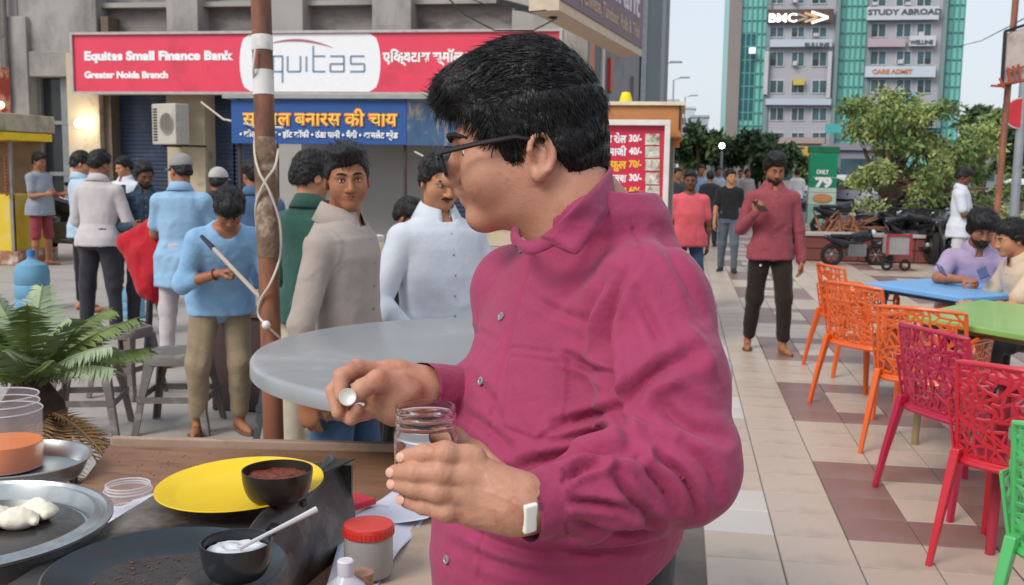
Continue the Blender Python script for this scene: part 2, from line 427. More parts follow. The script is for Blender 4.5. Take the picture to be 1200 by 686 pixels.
def hand_sdf(S, W, d, n, side=1, curl=0.5, s=1.0, k=0.010):
    """wrist W, direction d, palm normal n; side +1 when the thumb lies toward d x n"""
    d = nrm(d); n = nrm(np.array(n) - d*np.dot(n, d)); l = np.cross(d, n)*side; W = np.array(W, float)
    S.cone(W, W + d*0.03*s, 0.026*s, 0.030*s, k, (n, 0.72))
    S.cone(W + d*0.03*s, W + d*0.080*s, 0.033*s, 0.038*s, 0.015*s, (n, 0.42))
    tips = []
    for i, (o, L, r) in enumerate(((0.028, 0.068, 0.0088), (0.010, 0.077, 0.0092), (-0.009, 0.071, 0.0087), (-0.026, 0.055, 0.0078))):
        b = W + d*0.082*s + l*o*s; a0 = curl*0.9 + 0.06*i; a1 = a0 + curl*1.25; a2 = a1 + curl*0.8
        v = lambda a: d*math.cos(a) + n*math.sin(a) + l*(o*1.2)
        p1 = b + v(a0)*L*0.45*s; p2 = p1 + v(a1)*L*0.33*s; p3 = p2 + v(a2)*L*0.25*s
        S.chain([b, p1, p2, p3], [r*s*1.06, r*s, r*s*0.94, r*s*0.8], 0.0035*s); tips.append(p3)
    tb = W + d*0.028*s + l*0.024*s; t1 = tb + (d*0.62 + l*0.7 + n*0.25)*0.036*s; t2 = t1 + (d*0.85 + l*0.25 + n*(0.3+curl*0.4))*0.032*s; t3 = t2 + (d*0.9 - l*0.1*curl + n*(0.2+curl*0.4))*0.022*s
    S.chain([tb, t1, t2, t3], [0.016*s, 0.0118*s, 0.0105*s, 0.0085*s], 0.010*s)
    return tips
def interp_plane(y, tab):
    t = np.array(tab, float); return np.interp(y, t[:, 0], t[:, 1])
def hair_mesh(C, M, s=1.0, thick=0.014, line=None, res=0.006, tuft=0.005, seed=0, top=0.006, side=1.0, sweep=(0, 0), vol=None):
    """hair as a shell over the skull, cut along a hairline that falls from the brow to the nape"""
    if line is None: line = [(-0.10, 0.074), (-0.065, 0.070), (-0.045, 0.040), (-0.022, 0.012), (-0.012, -0.008), (0.008, 0.004), (0.035, -0.010), (0.06, -0.052), (0.12, -0.07)]
    S = SDF(); t = lambda *v: to(C, M, np.array(v)*s)
    e = thick
    S.ell(t(0, 0.014, 0.030), np.array((0.074+e*side, 0.095+e, 0.088+e+top))*s, 0, M)
    S.ell(t(0, 0.040, -0.020), np.array((0.066+e*side*0.7, 0.068+e*0.8, 0.070))*s, 0.02*s, M)
    S.ell(t(sweep[0], -0.052, 0.078), np.array((0.054, 0.040, 0.030+top))*s, 0.02*s, M)
    if vol:
        for (x, y, z, a, b, c) in vol: S.ell(t(x, y, z), np.array((a, b, c))*s, 0.02*s, M)
    V, Q = S.mesh(res)
    L = (V - np.array(C)) @ A(M) / s
    N = vnormals(V, Q)
    V = V + N*(tuft*s*(wav(L*np.array((1, 0.45, 1.0)), 48, seed)*0.9 + wav(L*np.array((1, 0.6, 1)), 120, seed+3)*0.35))[:, None]
    h = interp_plane(L[:, 1], line) + 0.004*wav(L, 60, seed+9) + 0.012*np.clip(np.abs(L[:, 0])-0.05, 0, 0.02)/0.02*(L[:, 1] < -0.03)*-1
    keep = (L[:, 2] > h)
    # vertices below the hairline sink into the head so that the edge is ragged, not a shelf
    sink = np.clip((h - L[:, 2])/0.012, 0, 1)
    Cc = to(C, M, np.array((0, 0.01, 0.0))*s)
    V = V + (Cc - V)*(sink*0.16)[:, None]
    kq = (L[Q, 2] > h[Q] - 0.016).all(1)
    return V, Q[kq]
def strands(C, M, s, V, Q, n, length, seed, flow, r=0.0006, lift=0.35):
    """short tufts lying along the hair surface"""
    rs = np.random.RandomState(seed); N = vnormals(V, Q); used = np.unique(Q); pick = used[rs.randint(0, len(used), n)]
    L = (V - np.array(C)) @ A(M) / s; m = A(M); vs = []; fs = []
    for i in pick:
        p = V[i]; nn = m @ nrm((L[i] - np.array((0, 0.014, 0.02)))*np.array((1.5, 1.0, 1.15))); fl = m @ np.array(flow(L[i], rs)); fl = fl - nn*(fl @ nn); fl = nrm(fl + rs.normal(size=3)*0.14)
        Ls = length*s*(0.6 + 0.8*rs.rand()); side = nrm(np.cross(fl, nn)); b = len(vs)
        cur = rs.normal()*0.4
        for q in range(4):
            u = q/3.0; c = p + fl*Ls*u + nn*(lift*Ls*u - (Ls*u)**2/(0.17*s)) + side*(cur*Ls*u*u*0.5); w = r*s*(1 - 0.85*u)
            vs += [c + side*w*2.2, c + nn*w*1.5, c - side*w*2.2]
        for q in range(3):
            for k in range(3): fs.append((b+q*3+k, b+q*3+(k+1) % 3, b+q*3+3+(k+1) % 3, b+q*3+3+k))
    return np.array(vs), np.array(fs)

def person(label, loc, rot=0.0, H=1.70, group=None, skin='tan', shirt=None, sleeve='long', trousers=None, shorts=False,
           lean=0.0, twist=0.0, head=(0, 0), headroll=0.0, pel=None, armL=None, armR=None, legL=None, legR=None, fat=1.0, res=0.012, hres=0.006,
           hair=HAIR, hairvol=None, hairthick=0.014, line=None, beard=None, moustache=False, shoe=SANDAL, collar=True, hem=-0.12, cap=None, untuck=True,
           tops=None, handcurl=0.35, seed=1, female=False, lower=True, nstr=0, curlL=None, curlR=None, headdz=0.0, extra=None, tw=1.0, sock=None, sf=1.0):
    s = H/1.70; th = thing('person', label, 'person', (loc[0], loc[1], loc[2] if len(loc) > 2 else 0), rot, group)
    MW = XF[th.name]; Z = np.array((0, 0, 1.0))
    B = lambda v: np.array((v[0], -v[1], v[2]), float)          # (left, forward, up) -> local
    pz = (pel if pel is not None else 0.90)*s
    O = np.array((0, 0, pz)); T = Matrix.Rotation(twist, 3, 'Z') @ Matrix.Rotation(lean, 3, 'X'); m = A(T)
    tp = lambda x, y, z: O + m @ np.array((x, y, z))*s
    fw = 1 + (fat-1)*0.7
    tab = [(-0.10, 0.150, 0.100, 0.01, 0), (0.0, 0.160*fw, 0.108*fat, 0.005, 0), (0.12, 0.142*fw, 0.100*fat, -0.01*fat, 0), (0.26, 0.150*fw, 0.105*fat, -0.008*fat, 0),
           (0.38, 0.160, 0.105, 0.0, 0), (0.45, 0.150, 0.092, 0.008, 0), (0.50, 0.105, 0.07, 0.012, 0), (0.535, 0.065, 0.058, 0.01, 0)]
    if female: tab = [(a, b*0.9, c*0.92, d, e) for a, b, c, d, e in tab]
    sc = lambda t, k, e: [(a*s, (b+e)*s*k, (c+e)*s*k, d*s, 0) for a, b, c, d, _ in t]
    HC = tp(0, -0.014, 0.660) + np.array((0, 0, headdz)); HM = T @ Matrix.Rotation(-lean*0.8, 3, 'X') if False else Matrix.Rotation(twist, 3, 'Z')
    HM = HM @ Matrix.Rotation(head[0], 3, 'Z') @ Matrix.Rotation(head[1], 3, 'X') @ Matrix.Rotation(headroll, 3, 'Y')
    sw = 0.168*s*(0.9 if female else 1)
    SH = {1: tp(sw/s, 0.008, 0.420), -1: tp(-sw/s, 0.008, 0.420)}
    arms = {1: armL or ((0.25, 0.0, -1), (0.12, 0.25, -1)), -1: armR or ((-0.25, 0.0, -1), (-0.12, 0.25, -1))}
    legs = {1: legL or ((0.10, 0.02, -1), (0.04, -0.04, -1)), -1: legR or ((-0.10, 0.02, -1), (-0.04, -0.04, -1))}
    parts = []
    # core + legs (bare)
    S = SDF(); S.loft(O, T, sc(tab, 1, 0), 0.03)
    foots = {}; kn = {}; hp = {}
    for q in (1, -1):
        td, sd_ = nrm(B(legs[q][0])), nrm(B(legs[q][1])); h = O + A(Matrix.Rotation(twist, 3, 'Z')) @ np.array((0.085*q, 0.0, -0.03))*s
        k_ = h + td*0.41*s; an = k_ + sd_*0.405*s; hp[q], kn[q] = h, k_
        S.cone(h, k_, 0.076*s, 0.050*s, 0.03); S.cone(k_, k_ + sd_*0.15*s, 0.050*s, 0.053*s, 0.02); S.cone(k_ + sd_*0.15*s, an, 0.053*s, 0.033*s, 0.02)
        fd = nrm(np.array((0.18*q, -1, 0)) if len(legs[q]) < 3 else B(legs[q][2])); foots[q] = (an, fd)
        f0 = np.array((an[0], an[1], max(an[2]-0.055*s, 0.035))) 
        S.cone(f0 - fd*0.035*s, f0 + fd*0.12*s - Z*0.008, 0.032*s, 0.026*s, 0.02); S.cone(f0 + fd*0.11*s - Z*0.01, f0 + fd*0.175*s - Z*0.014, 0.027*s, 0.017*s, 0.02)
    if lower: parts.append(S.mesh(res))
    # head and neck
    S = SDF(); head_sdf(S, HC, HM, s, fat=1 + (fat-1)*0.5, detail=hres <= 0.0061)
    nb = tp(0, 0.012, 0.44); hb = to(HC, HM, np.array((0, 0.018, -0.05))*s); S.cone(nb, hb, 0.066*s, 0.056*s, 0.02)
    parts.append(S.mesh(hres))
    ell = {}; wr = {}
    for q in (1, -1):
        ud, fd = nrm(B(arms[q][0])), nrm(B(arms[q][1])); e = SH[q] + ud*0.285*s; w = e + fd*0.245*s; ell[q], wr[q] = e, w
        S = SDF(); S.cone(SH[q], e, 0.046*s, 0.037*s, 0.02); S.cone(e, e+fd*0.08*s, 0.037*s, 0.036*s, 0.02); S.cone(e+fd*0.08*s, w, 0.036*s, 0.025*s, 0.02)
        hd = fd if len(arms[q]) < 3 else nrm(B(arms[q][2])); pn = B(arms[q][3]) if len(arms[q]) > 3 else np.array((-q, 0.15, 0.0))
        if abs(nrm(pn) @ hd) > 0.9: pn = np.array((0, 0, -1.0)) if abs(hd[2]) < 0.8 else np.array((0, 1.0, 0))
        c_ = {1: curlL, -1: curlR}[q]; sd2 = 1 if (np.cross(hd, nrm(pn)) @ (np.array((0, -1, 0.6)))) > 0 else -1
        hand_sdf(S, w, hd, pn, sd2, handcurl if c_ is None else c_, s); parts.append(S.mesh(hres if hres > 0.005 else 0.005))
    V, Q = join(parts); me = arrays_to_mesh('body', V, Q); body = put('body', me, SK[skin] if isinstance(skin, str) else skin, th, False)
    # clothes
    if shirt is not None:
        S = SDF(); t2 = [r for r in tab]; lo_ = hem
        wd_ = 0.024 if untuck else -0.004
        t3 = [(lo_, tab[1][1] + wd_, tab[1][2] + wd_*1.1, 0.004, 0)] + ([(0.0, tab[1][1] + wd_*0.8, tab[1][2] + wd_*0.9, 0.004, 0)] if lo_ < -0.05 else []) + [r for r in tab if r[0] > max(lo_, 0) + 0.03 and r[0] < 0.46]
        t3.append((0.455, 0.128, 0.088, 0.008, 0)); t3.append((0.495, 0.098, 0.072, 0.012, 0))
        t3.append((0.512, 0.078, 0.066, 0.012, 0))
        S.loft(O, T, sc(t3, 1.0, 0.016), 0.02)
        if abs(lean) > 0.15: S.loft(O, Matrix.Rotation(twist, 3, 'Z'), sc([(hem, .182*fw, .140*fat, 0, 0), (0.0, .178*fw, .135*fat, -.005, 0), (0.10, .150*fw, .118*fat, -.02, 0)], 1.0, 0.012), 0.03)
        for q in (1, -1):
            if tops == 'sleeveless': continue
            fd = nrm(ell[q] - SH[q]); g = nrm(wr[q] - ell[q]); a0 = SH[q] - fd*0.01
            S.cone(SH[q]*0.55 + SH[-q]*0.45 - Z*0.02, SH[q], 0.072*s*sf, 0.060*s*sf, 0.05)
            if sleeve == 'short': S.cone(SH[q], SH[q] + fd*0.20*s, 0.066*s, 0.060*s, 0.03)
            elif sleeve == 'rolled': S.cone(SH[q], ell[q], 0.064*s, 0.054*s, 0.03); S.cone(ell[q], ell[q] + g*0.07*s, 0.054*s, 0.052*s, 0.03)
            else:
                S.cone(SH[q], ell[q], 0.060*s*sf, 0.051*s*sf, 0.012); S.cone(ell[q], ell[q] + g*0.20*s, 0.051*s*sf, 0.040*s, 0.012); S.cone(ell[q] + g*0.20*s, wr[q] + g*0.004, 0.038*s, 0.036*s, 0.006)
        nbp = tp(0, 0.0, 0.535); S.cone(tp(0, -0.015, 0.49), tp(0, -0.035, 0.60), 0.062*s, 0.072*s, 0.004, op='s')
        V, Q = S.mesh(res*0.85 if res < 0.011 else res*0.9)
        L = (V - O) @ m / s; low = np.clip(1.2 - L[:, 2]*1.2, 0.5, 1.3)
        V = wrinkle(V, Q, 0.0085*s, 14, seed, low)
        put('shirt', arrays_to_mesh('shirt', V, Q), shirt, th, False)
        if collar:
            cb = MB(); ring = []; n = 22
            for lvl, (rx, ry, z0) in enumerate(((0.072, 0.068, 0.515), (0.070, 0.066, 0.578), (0.077, 0.074, 0.574), (0.116, 0.106, 0.512))):
                for i in range(n+1):
                    a = -math.pi/2 + 0.28 + (2*math.pi - 0.56)*i/n; fr = (1 - math.sin(a))/2      # 1 at the front
                    drop = -0.062*fr**1.4*(0.62 if lvl in (1, 2) else 1) - (0.034*max(0, fr-0.72)/0.28 if lvl == 3 else 0)
                    ring.append(tp(rx*math.cos(a), 0.010 + ry*math.sin(a) - (0.012*fr if lvl == 3 else 0), z0 + drop))
            fs = [(l*(n+1)+i, l*(n+1)+i+1, (l+1)*(n+1)+i+1, (l+1)*(n+1)+i) for l in range(3) for i in range(n)]
            cb.add(ring, fs); o = cb.build('collar', shirt, th, smooth=True, auto=1.2); md = o.modifiers.new('t', 'SOLIDIFY'); md.thickness = 0.003
            b2 = MB()
            for j in range(5): 
                zz = 0.44 - 0.085*j; tabI = np.array(sc(t3, 1, 0.016)); 
                yy = -np.interp(zz*s, tabI[:, 0], tabI[:, 2])/s + np.interp(zz*s, tabI[:, 0], tabI[:, 3])/s - 0.002
                b2.sphere(tp(0.0, yy, zz), 0.0055*s, 8, 5)
            b2.build('buttons', MATS.get('button') or mat('button', '#8f8a86', rough=0.3), th, smooth=True)
    if trousers is not None and lower:
        S = SDF(); t3 = [(-0.09, 0.150, 0.105, 0.01, 0), (0.0, 0.162*fw, 0.112*fat, 0.005, 0), (0.10, 0.148*fw, 0.105*fat, 0, 0)]
        S.loft(O, Matrix.Rotation(twist, 3, 'Z'), sc(t3, 1.0, 0.008), 0.03)
        for q in (1, -1):
            an, fd = foots[q]; k_ = kn[q]; g = nrm(an - k_)
            S.cone(hp[q], k_, 0.092*s*tw, 0.070*s*tw, 0.03)
            if not shorts: S.cone(k_, an - g*0.02*s - g*(0.05 if shoe is SANDAL else 0), 0.068*s*tw, 0.053*s*tw, 0.03)
            else: S.cone(k_, k_ + g*0.01, 0.075*s*tw, 0.075*s*tw, 0.02)
        V, Q = S.mesh(res); V = wrinkle(V, Q, 0.009*s, 13, seed+20)
        put('trousers' if not shorts else 'shorts', arrays_to_mesh('trousers', V, Q), trousers, th, False)
    if lower:
        for q in (1, -1):
            an, fd = foots[q]; f0 = np.array((an[0], an[1], max(an[2]-0.055*s, 0.03)))
            if shoe is SANDAL:
                b = MB(); base = Vector(f0) - Vector((0, 0, 0.030)); sv = Vector(np.cross(fd, Z)); F_ = Vector(fd)
                poly = [base + F_*(0.07 + 0.125*math.cos(a))*s + sv*(0.042 + 0.006*math.cos(a))*s*math.sin(a) for a in [2*math.pi*i/14 for i in range(14)]]
                b.prism(poly, (0, 0, 0.016)); b.build('sandal', SANDAL, th, bevel=0.002)
                st = MB(); st.tube([base + F_*0.11*s + sv*0.042*s + Vector((0, 0, 0.01)), base + F_*0.10*s + Vector((0, 0, 0.062*s)), base + F_*0.11*s - sv*0.042*s + Vector((0, 0, 0.01))], 0.008*s, 6); st.build('strap', SANDAL, th, smooth=True)
            else:
                S = SDF(); S.cone(f0 - fd*0.04*s, f0 + fd*0.11*s - Z*0.006, 0.041*s, 0.036*s, 0.02); S.cone(f0 + fd*0.10*s - Z*0.008, f0 + fd*0.185*s - Z*0.012, 0.036*s, 0.026*s, 0.02); S.cone(f0, f0 + Z*0.05, 0.045*s, 0.04*s, 0.02)
                S.cut((0, 0, 0.004), (0, 0, -1)); V, Q = S.mesh(0.010); put('shoe', arrays_to_mesh('shoe', V, Q), shoe, th, False)
    # head details
    t = lambda *v: to(HC, HM, np.array(v)*s)
    fine = hres <= 0.0061
    if fine:
        for q in (1, -1):
            e = MB(); e.sphere((0, 0, 0), (0.0125*s, 0.009*s, 0.0062*s), 12, 8); M4 = Matrix.Translation(Vector(t(0.030*q, -0.0775, 0.0005))) @ HM.to_4x4()
            e.v = [tuple(M4 @ Vector(v)) for v in e.v]; eo = e.build('eye', EYEW, th, smooth=True)
            i_ = MB(); i_.sphere(t(0.030*q, -0.0830, 0.0005), 0.0048*s, 10, 6); i_.build('iris', IRIS, eo, smooth=True)
            b = MB(); b.tube([t(0.012*q, -0.093, 0.020), t(0.024*q, -0.091, 0.0255), t(0.038*q, -0.083, 0.0255), t(0.050*q, -0.068, 0.019)], [0.0035*s, 0.0042*s, 0.0036*s, 0.0015*s], 6); b.build('eyebrow', BROW, th, smooth=True)
            l_ = MB(); l_.tube([t(0.017*q, -0.0835, 0.001), t(0.030*q, -0.0880, 0.0075), t(0.043*q, -0.0800, 0.001)], 0.0017*s, 6); l_.build('eyelid', BROW, th, smooth=True)
        lp = MB(); lp.tube([t(-0.021, -0.0855, -0.0595), t(-0.008, -0.0925, -0.0560), t(0, -0.0925, -0.0570), t(0.008, -0.0925, -0.0560), t(0.021, -0.0855, -0.0595)], [0.001*s, 0.0038*s, 0.0036*s, 0.0038*s, 0.001*s], 8)
        lp.tube([t(-0.019, -0.0855, -0.0610), t(0, -0.0920, -0.0640), t(0.019, -0.0855, -0.0610)], [0.001*s, 0.0046*s, 0.001*s], 8); lp.build('lips', LIP, th, smooth=True)
    else:
        for q in (1, -1):
            e = MB(); e.tube([t(0.016*q, -0.083, 0.006), t(0.030*q, -0.085, 0.010), t(0.045*q, -0.076, 0.004)], [0.004*s, 0.006*s, 0.003*s], 6); e.build('eye', IRIS, th, smooth=True)
    if moustache:
        b = MB(); b.tube([t(-0.026, -0.084, -0.056), t(-0.014, -0.094, -0.047), t(0, -0.099, -0.045), t(0.014, -0.094, -0.047), t(0.026, -0.084, -0.056)], [0.003*s, 0.006*s, 0.0065*s, 0.006*s, 0.003*s], 8); b.build('moustache', BROW, th, smooth=True)
    if beard:
        S = SDF(); g = beard
        S.ell(t(0, -0.032, -0.070), np.array((0.055*1.05+g, 0.052+g, 0.048+g))*s, 0, HM); S.ell(t(0, -0.066, -0.094), np.array((0.026+g, 0.022+g, 0.024+g))*s, 0.02*s, HM)
        S.ell(t(0, -0.094, -0.046), np.array((0.026, 0.011, 0.008))*s, 0.01*s, HM)
        S.ell(t(0, -0.100, -0.066), np.array((0.016, 0.020, 0.006))*s, 0.006*s, HM, 's')
        V, Q = S.mesh(hres); L = (V - HC) @ A(HM)/s; keep = lambda q: True
        hh = np.where(np.abs(L[:, 0]) < 0.030, -0.040, -0.040 + (np.abs(L[:, 0])-0.03)*1.5); N = vnormals(V, Q); V = V + N*(0.003*wav(L, 90, 3))[:, None]
        kq = (L[Q, 2] < hh[Q]).all(1) & (L[Q, 1] < 0.03).all(1); put('beard', arrays_to_mesh('beard', V, Q[kq]), HAIRB, th, False)
    if cap is not None: hairthick = 0.006
    if hair is not None:
        V, Q = hair_mesh(HC, HM, s, thick=hairthick, line=line, res=max(hres*0.9, 0.0045), tuft=0.0065, seed=seed, vol=hairvol)
        if nstr == 0 and cap is None and res < 0.02: nstr = 450
        if nstr:
            fl = lambda l, rs: (l[0]*3, 1.0 if l[1] > 0 else -0.3, -l[2]*4 - 0.15) if False else (l[0]*6, l[1]*4 - 0.15, -0.35 - (0.06-l[2])*6)
            parts = [(V, Q), strands(HC, HM, s, V, Q, nstr, 0.020, seed, fl, r=0.0008, lift=0.10)]; V, Q = join(parts)
        put('hair', arrays_to_mesh('hair', V, Q), hair, th, False)
    if cap is not None:
        S = SDF(); S.ell(t(0, 0.014, 0.036), np.array((0.089, 0.108, 0.098))*s, 0, HM); S.cut(t(0, 0, 0.035), -(A(HM) @ np.array((0, 0.18, 1.0))))
        S.ell(t(0, -0.125, 0.040), np.array((0.070, 0.060, 0.006))*s, 0.006, HM)
        V, Q = S.mesh(0.007); put('cap', arrays_to_mesh('cap', V, Q), cap, th, False)
    if extra: extra(dict(th=th, t=t, tp=tp, wr=wr, el=ell, SH=SH, s=s, HC=HC, HM=HM, O=O, T=T, tab=tab, MW=MW, kn=kn))
    th['_w'] = 1; del th['_w']
    return th, dict(t=t, tp=tp, wr=wr, el=ell, s=s, MW=MW)
# ------------------------------------------------------------------ the man in the magenta shirt
def seg_dist(px, py, poly):
    best = np.full(len(px), 1e9); side = np.zeros(len(px))
    for (x0, y0), (x1, y1) in zip(poly[:-1], poly[1:]):
        dx, dy = x1-x0, y1-y0; L2 = dx*dx+dy*dy+1e-9
        h = np.clip(((px-x0)*dx + (py-y0)*dy)/L2, 0, 1); d = np.hypot(px-x0-h*dx, py-y0-h*dy)
        sg = np.sign((px-x0)*dy - (py-y0)*dx); m = d < best; side[m] = sg[m]; best = np.minimum(best, d)
    return best, side
def smooth_poly(p, n=4):
    p = [np.array(q, float) for q in p]
    for _ in range(2):
        o = [p[0]]
        for a, b in zip(p[:-1], p[1:]): o += [a*0.75+b*0.25, a*0.25+b*0.75]
        o.append(p[-1]); p = o
    return p
def taper(px, py, poly):
    """1 along the middle of the fold, 0 at its ends"""
    a, b = np.array(poly[0]), np.array(poly[-1]); L = sum(np.hypot(*(np.array(q)-np.array(p))) for p, q in zip(poly[:-1], poly[1:]))
    da = np.hypot(px-a[0], py-a[1]); db = np.hypot(px-b[0], py-b[1]); return np.clip(np.minimum(da, db)/(0.3*L + 1e-6), 0, 1)**0.7
def inpoly(px, py, poly):
    c = np.zeros(len(px), bool); n = len(poly)
    for i in range(n):
        x0, y0 = poly[i]; x1, y1 = poly[(i+1) % n]; m = ((y0 > py) != (y1 > py)) & (px < (x1-x0)*(py-y0)/(y1-y0+1e-9) + x0); c ^= m
    return c
cr = Vector((math.cos(YAW), math.sin(YAW), 0)); cf = Vector((-math.sin(YAW), math.cos(YAW), 0)); ZV = Vector((0, 0, 1))
def facing(r, f):
    Fd = (cr*r + cf*f).normalized(); L = ZV.cross(Fd)
    return Matrix(((L.x, -Fd.x, 0), (L.y, -Fd.y, 0), (L.z, -Fd.z, 1)))
def build_main():
    SHIRT = mat('magenta_shirt_cloth', (0.325, 0.042, 0.110), rough=0.72, var=0.07, scale=9, bump=0.22, bscale=75, spec=0.2, sheen=0.12, wear=(0.265, 0.033, 0.087), wscale=5, wamt=0.3)
    TR = cloth('charcoal_trouser_cloth', (0.018, 0.022, 0.026), var=0.15)
    SKM = mat('skin_warm', (0.50, 0.250, 0.165), rough=0.50, var=0.09, scale=18, sss=0.2, bump=0.12, bscale=330, spec=0.4, wear=(0.39, 0.155, 0.10), wscale=22, wamt=0.4)
    C0 = P(692, 450, 1.33); foot = (C0.x, C0.y, 0)
    th = thing('person', 'large man in glasses and magenta long sleeved shirt holding a clear jar', 'person', foot)
    O = np.array(foot); T = facing(-0.82, -0.57)
    tab = [(0.84, .150, .130, -.040, 0), (0.94, .154, .146, -.056, 0), (1.05, .160, .152, -.058, 0), (1.12, .170, .150, -.048, 0), (1.20, .187, .146, -.028, 0), (1.28, .188, .132, -.012, 0), (1.345, .176, .112, .000, 0),
           (1.39, .152, .096, .006, 0), (1.425, .122, .086, .012, 0), (1.460, .094, .080, .014, 0), (1.49, .088, .078, .010, 0), (1.51, .074, .072, .006, 0)]
    ls, le, lw = [np.array(P(*q)) for q in ((764, 356, 1.185), (796, 545, 1.10), (621, 594, 1.005))]
    rs_, re_, rw = [np.array(P(*q)) for q in ((606, 342, 1.46), (612, 478, 1.47), (497, 459, 1.305))]
    HM = facing(-0.995, 0.08) @ Matrix.Rotation(R(12), 3, 'X'); HC = np.array(P(610, 167, 1.32)); s = 0.925
    # body: trunk, head, neck, arms, hands and legs
    parts = []
    S = SDF(); S.loft(O, T, [(a, b-0.014, c-0.014, d, e) for a, b, c, d, e in tab if a < 1.42] , 0.02)
    for q in (1, -1):
        hip = O + A(T) @ np.array((0.09*q, 0, 0.95)); kn = O + A(T) @ np.array((0.10*q, -0.01, 0.50)); an = O + A(T) @ np.array((0.11*q, 0.02, 0.09)); fd = np.array(-T.col[1])
        S.cone(hip, kn, 0.085, 0.055, 0.03); S.cone(kn, an, 0.055, 0.036, 0.03); S.cone(an - (0, 0, 0.045), an + fd*0.17 - (0, 0, 0.06), 0.036, 0.022, 0.02)
    parts.append(S.mesh(0.014))
    t = lambda x, y, z: to(HC, HM, np.array((x, y, z))*s)
    S = SDF(); head_sdf(S, HC, HM, s, fat=1.04, nose=1.08, edy=0.014, edz=-0.012, es=0.8)
    S.ell(t(0.036, -0.052, -0.040), (0.022, 0.024, 0.022), 0.025, HM); S.ell(t(-0.036, -0.052, -0.040), (0.022, 0.024, 0.022), 0.025, HM)
    S.ell(t(0, -0.006, -0.084), (0.044, 0.044, 0.020), 0.02, HM)                 # jowl
    S.ell(t(0, -0.074, -0.092), (0.020, 0.018, 0.016), 0.016, HM); S.ell(t(0, -0.090, -0.052), (0.018, 0.013, 0.008), 0.010, HM); S.ell(t(0, -0.086, -0.066), (0.016, 0.011, 0.007), 0.008, HM); S.cone(t(0.022, -0.088, -0.040), t(0.030, -0.078, -0.062), 0.0022, 0.0018, 0.006, op='s')
    S.ell(t(0.048, 0.004, -0.050), (0.018, 0.026, 0.034), 0.025, HM); S.ell(t(-0.048, 0.004, -0.050), (0.018, 0.026, 0.034), 0.025, HM)
    nb = O + A(T) @ np.array((0, 0.020, 1.44)); S.cone(nb, t(0, 0.030, -0.050), 0.068, 0.060, 0.025); S.cone(nb + A(T) @ np.array((0, -0.02, -0.01)), t(0, 0.006, -0.080), 0.046, 0.040, 0.03)
    # near ear built with a rim, a hollow and a lobe
    EM = HM @ Matrix.Rotation(R(20), 3, 'Z') @ Matrix.Rotation(R(-10), 3, 'X')
    ec = t(0.076, 0.026, -0.026); te = lambda x, y, z: to(ec, EM, np.array((x, y, z))*0.80)
    rim = [te(0.006, -0.010 + 0.0, -0.006)] + [te(0.009, 0.001 + 0.019*math.cos(a), 0.004 + 0.030*math.sin(a)) for a in np.linspace(R(170), R(-55), 12)] + [te(0.006, -0.002, -0.030)]
    for i in range(len(rim)-1): S.cone(rim[i], rim[i+1], 0.0036, 0.0036, 0.004)
    S.ell(te(0.004, -0.004, -0.028), (0.006, 0.008, 0.010), 0.006, EM); S.ell(te(0.013, -0.001, 0.004), (0.007, 0.0105, 0.019), 0.003, EM, 's')
    S.cone(te(0.004, 0.006, -0.016), te(0.006, 0.007, 0.016), 0.0035, 0.003, 0.004)
    parts.append(S.mesh(0.0026))
    # left forearm and hand closed round the jar
    p = lambda *q: np.array(P(*q))
    S = SDF(); S.cone(p(640, 592, 1.012), p(612, 592, 0.998), 0.0245, 0.0245, 0.01)
    S.chain([p(620, 590, 1.003), p(596, 584, 0.998), p(556, 545, 0.998)], [0.0245, 0.0225, 0.0135], 0.018)
    S.chain([p(598, 588, 0.998), p(556, 566, 0.992)], [0.0225, 0.0150], 0.018); S.chain([p(600, 596, 0.998), p(558, 590, 0.994)], [0.0195, 0.0145], 0.018)
    S.cone(p(590, 592, 0.998), p(560, 602, 1.000), 0.018, 0.0125, 0.016)
    fing = [[(556, 538, 0.996), (521, 531, 0.983), (496, 532, 0.986), (475, 536, 1.000)], [(555, 558, 0.990), (516, 554, 0.981), (486, 554, 0.984), (463, 554, 1.004)],
            [(554, 580, 0.992), (514, 576, 0.983), (486, 572, 0.986), (464, 568, 1.006)], [(556, 601, 0.998), (522, 599, 0.988), (496, 593, 0.991), (475, 586, 1.008)]]
    rad = [(0.0118, 0.0104, 0.0098, 0.0080), (0.0122, 0.0108, 0.0100, 0.0082), (0.0118, 0.0104, 0.0097, 0.0080), (0.0108, 0.0094, 0.0087, 0.0072)]
    for f, r in zip(fing, rad): S.chain([p(*q) for q in f], r, 0.0022)
    for f, r in zip(fing, rad): S.ell(p(f[0][0]-6, f[0][1], f[0][2]-0.003), (0.0118, 0.0118, 0.0115), 0.010); S.ell(p(f[1][0], f[1][1], f[1][2]-0.0015), (0.0112, 0.0108, 0.0104), 0.006)
    S.chain([p(585, 565, 1.02), p(556, 533, 1.045), p(532, 515, 1.062), p(512, 512, 1.068)], [0.018, 0.013, 0.0115, 0.0090], 0.008)
    hV, hQ = S.mesh(0.0020); hN = vnormals(hV, hQ); hx, hy, hd = project(hV); hD = np.zeros(len(hV))
    for x0, ys in ((517, ((524, 540), (546, 564), (568, 586), (592, 606))), (489, ((525, 541), (547, 564), (566, 581), (588, 601)))):
        for ya, yb_ in ys:
            for o_ in (-3.5, 0, 3.5): hD += -0.55e-3*np.exp(-(seg_dist(hx, hy, [(x0+o_, ya+2), (x0+o_+1.0, yb_-2)])[0]/0.9)**2)
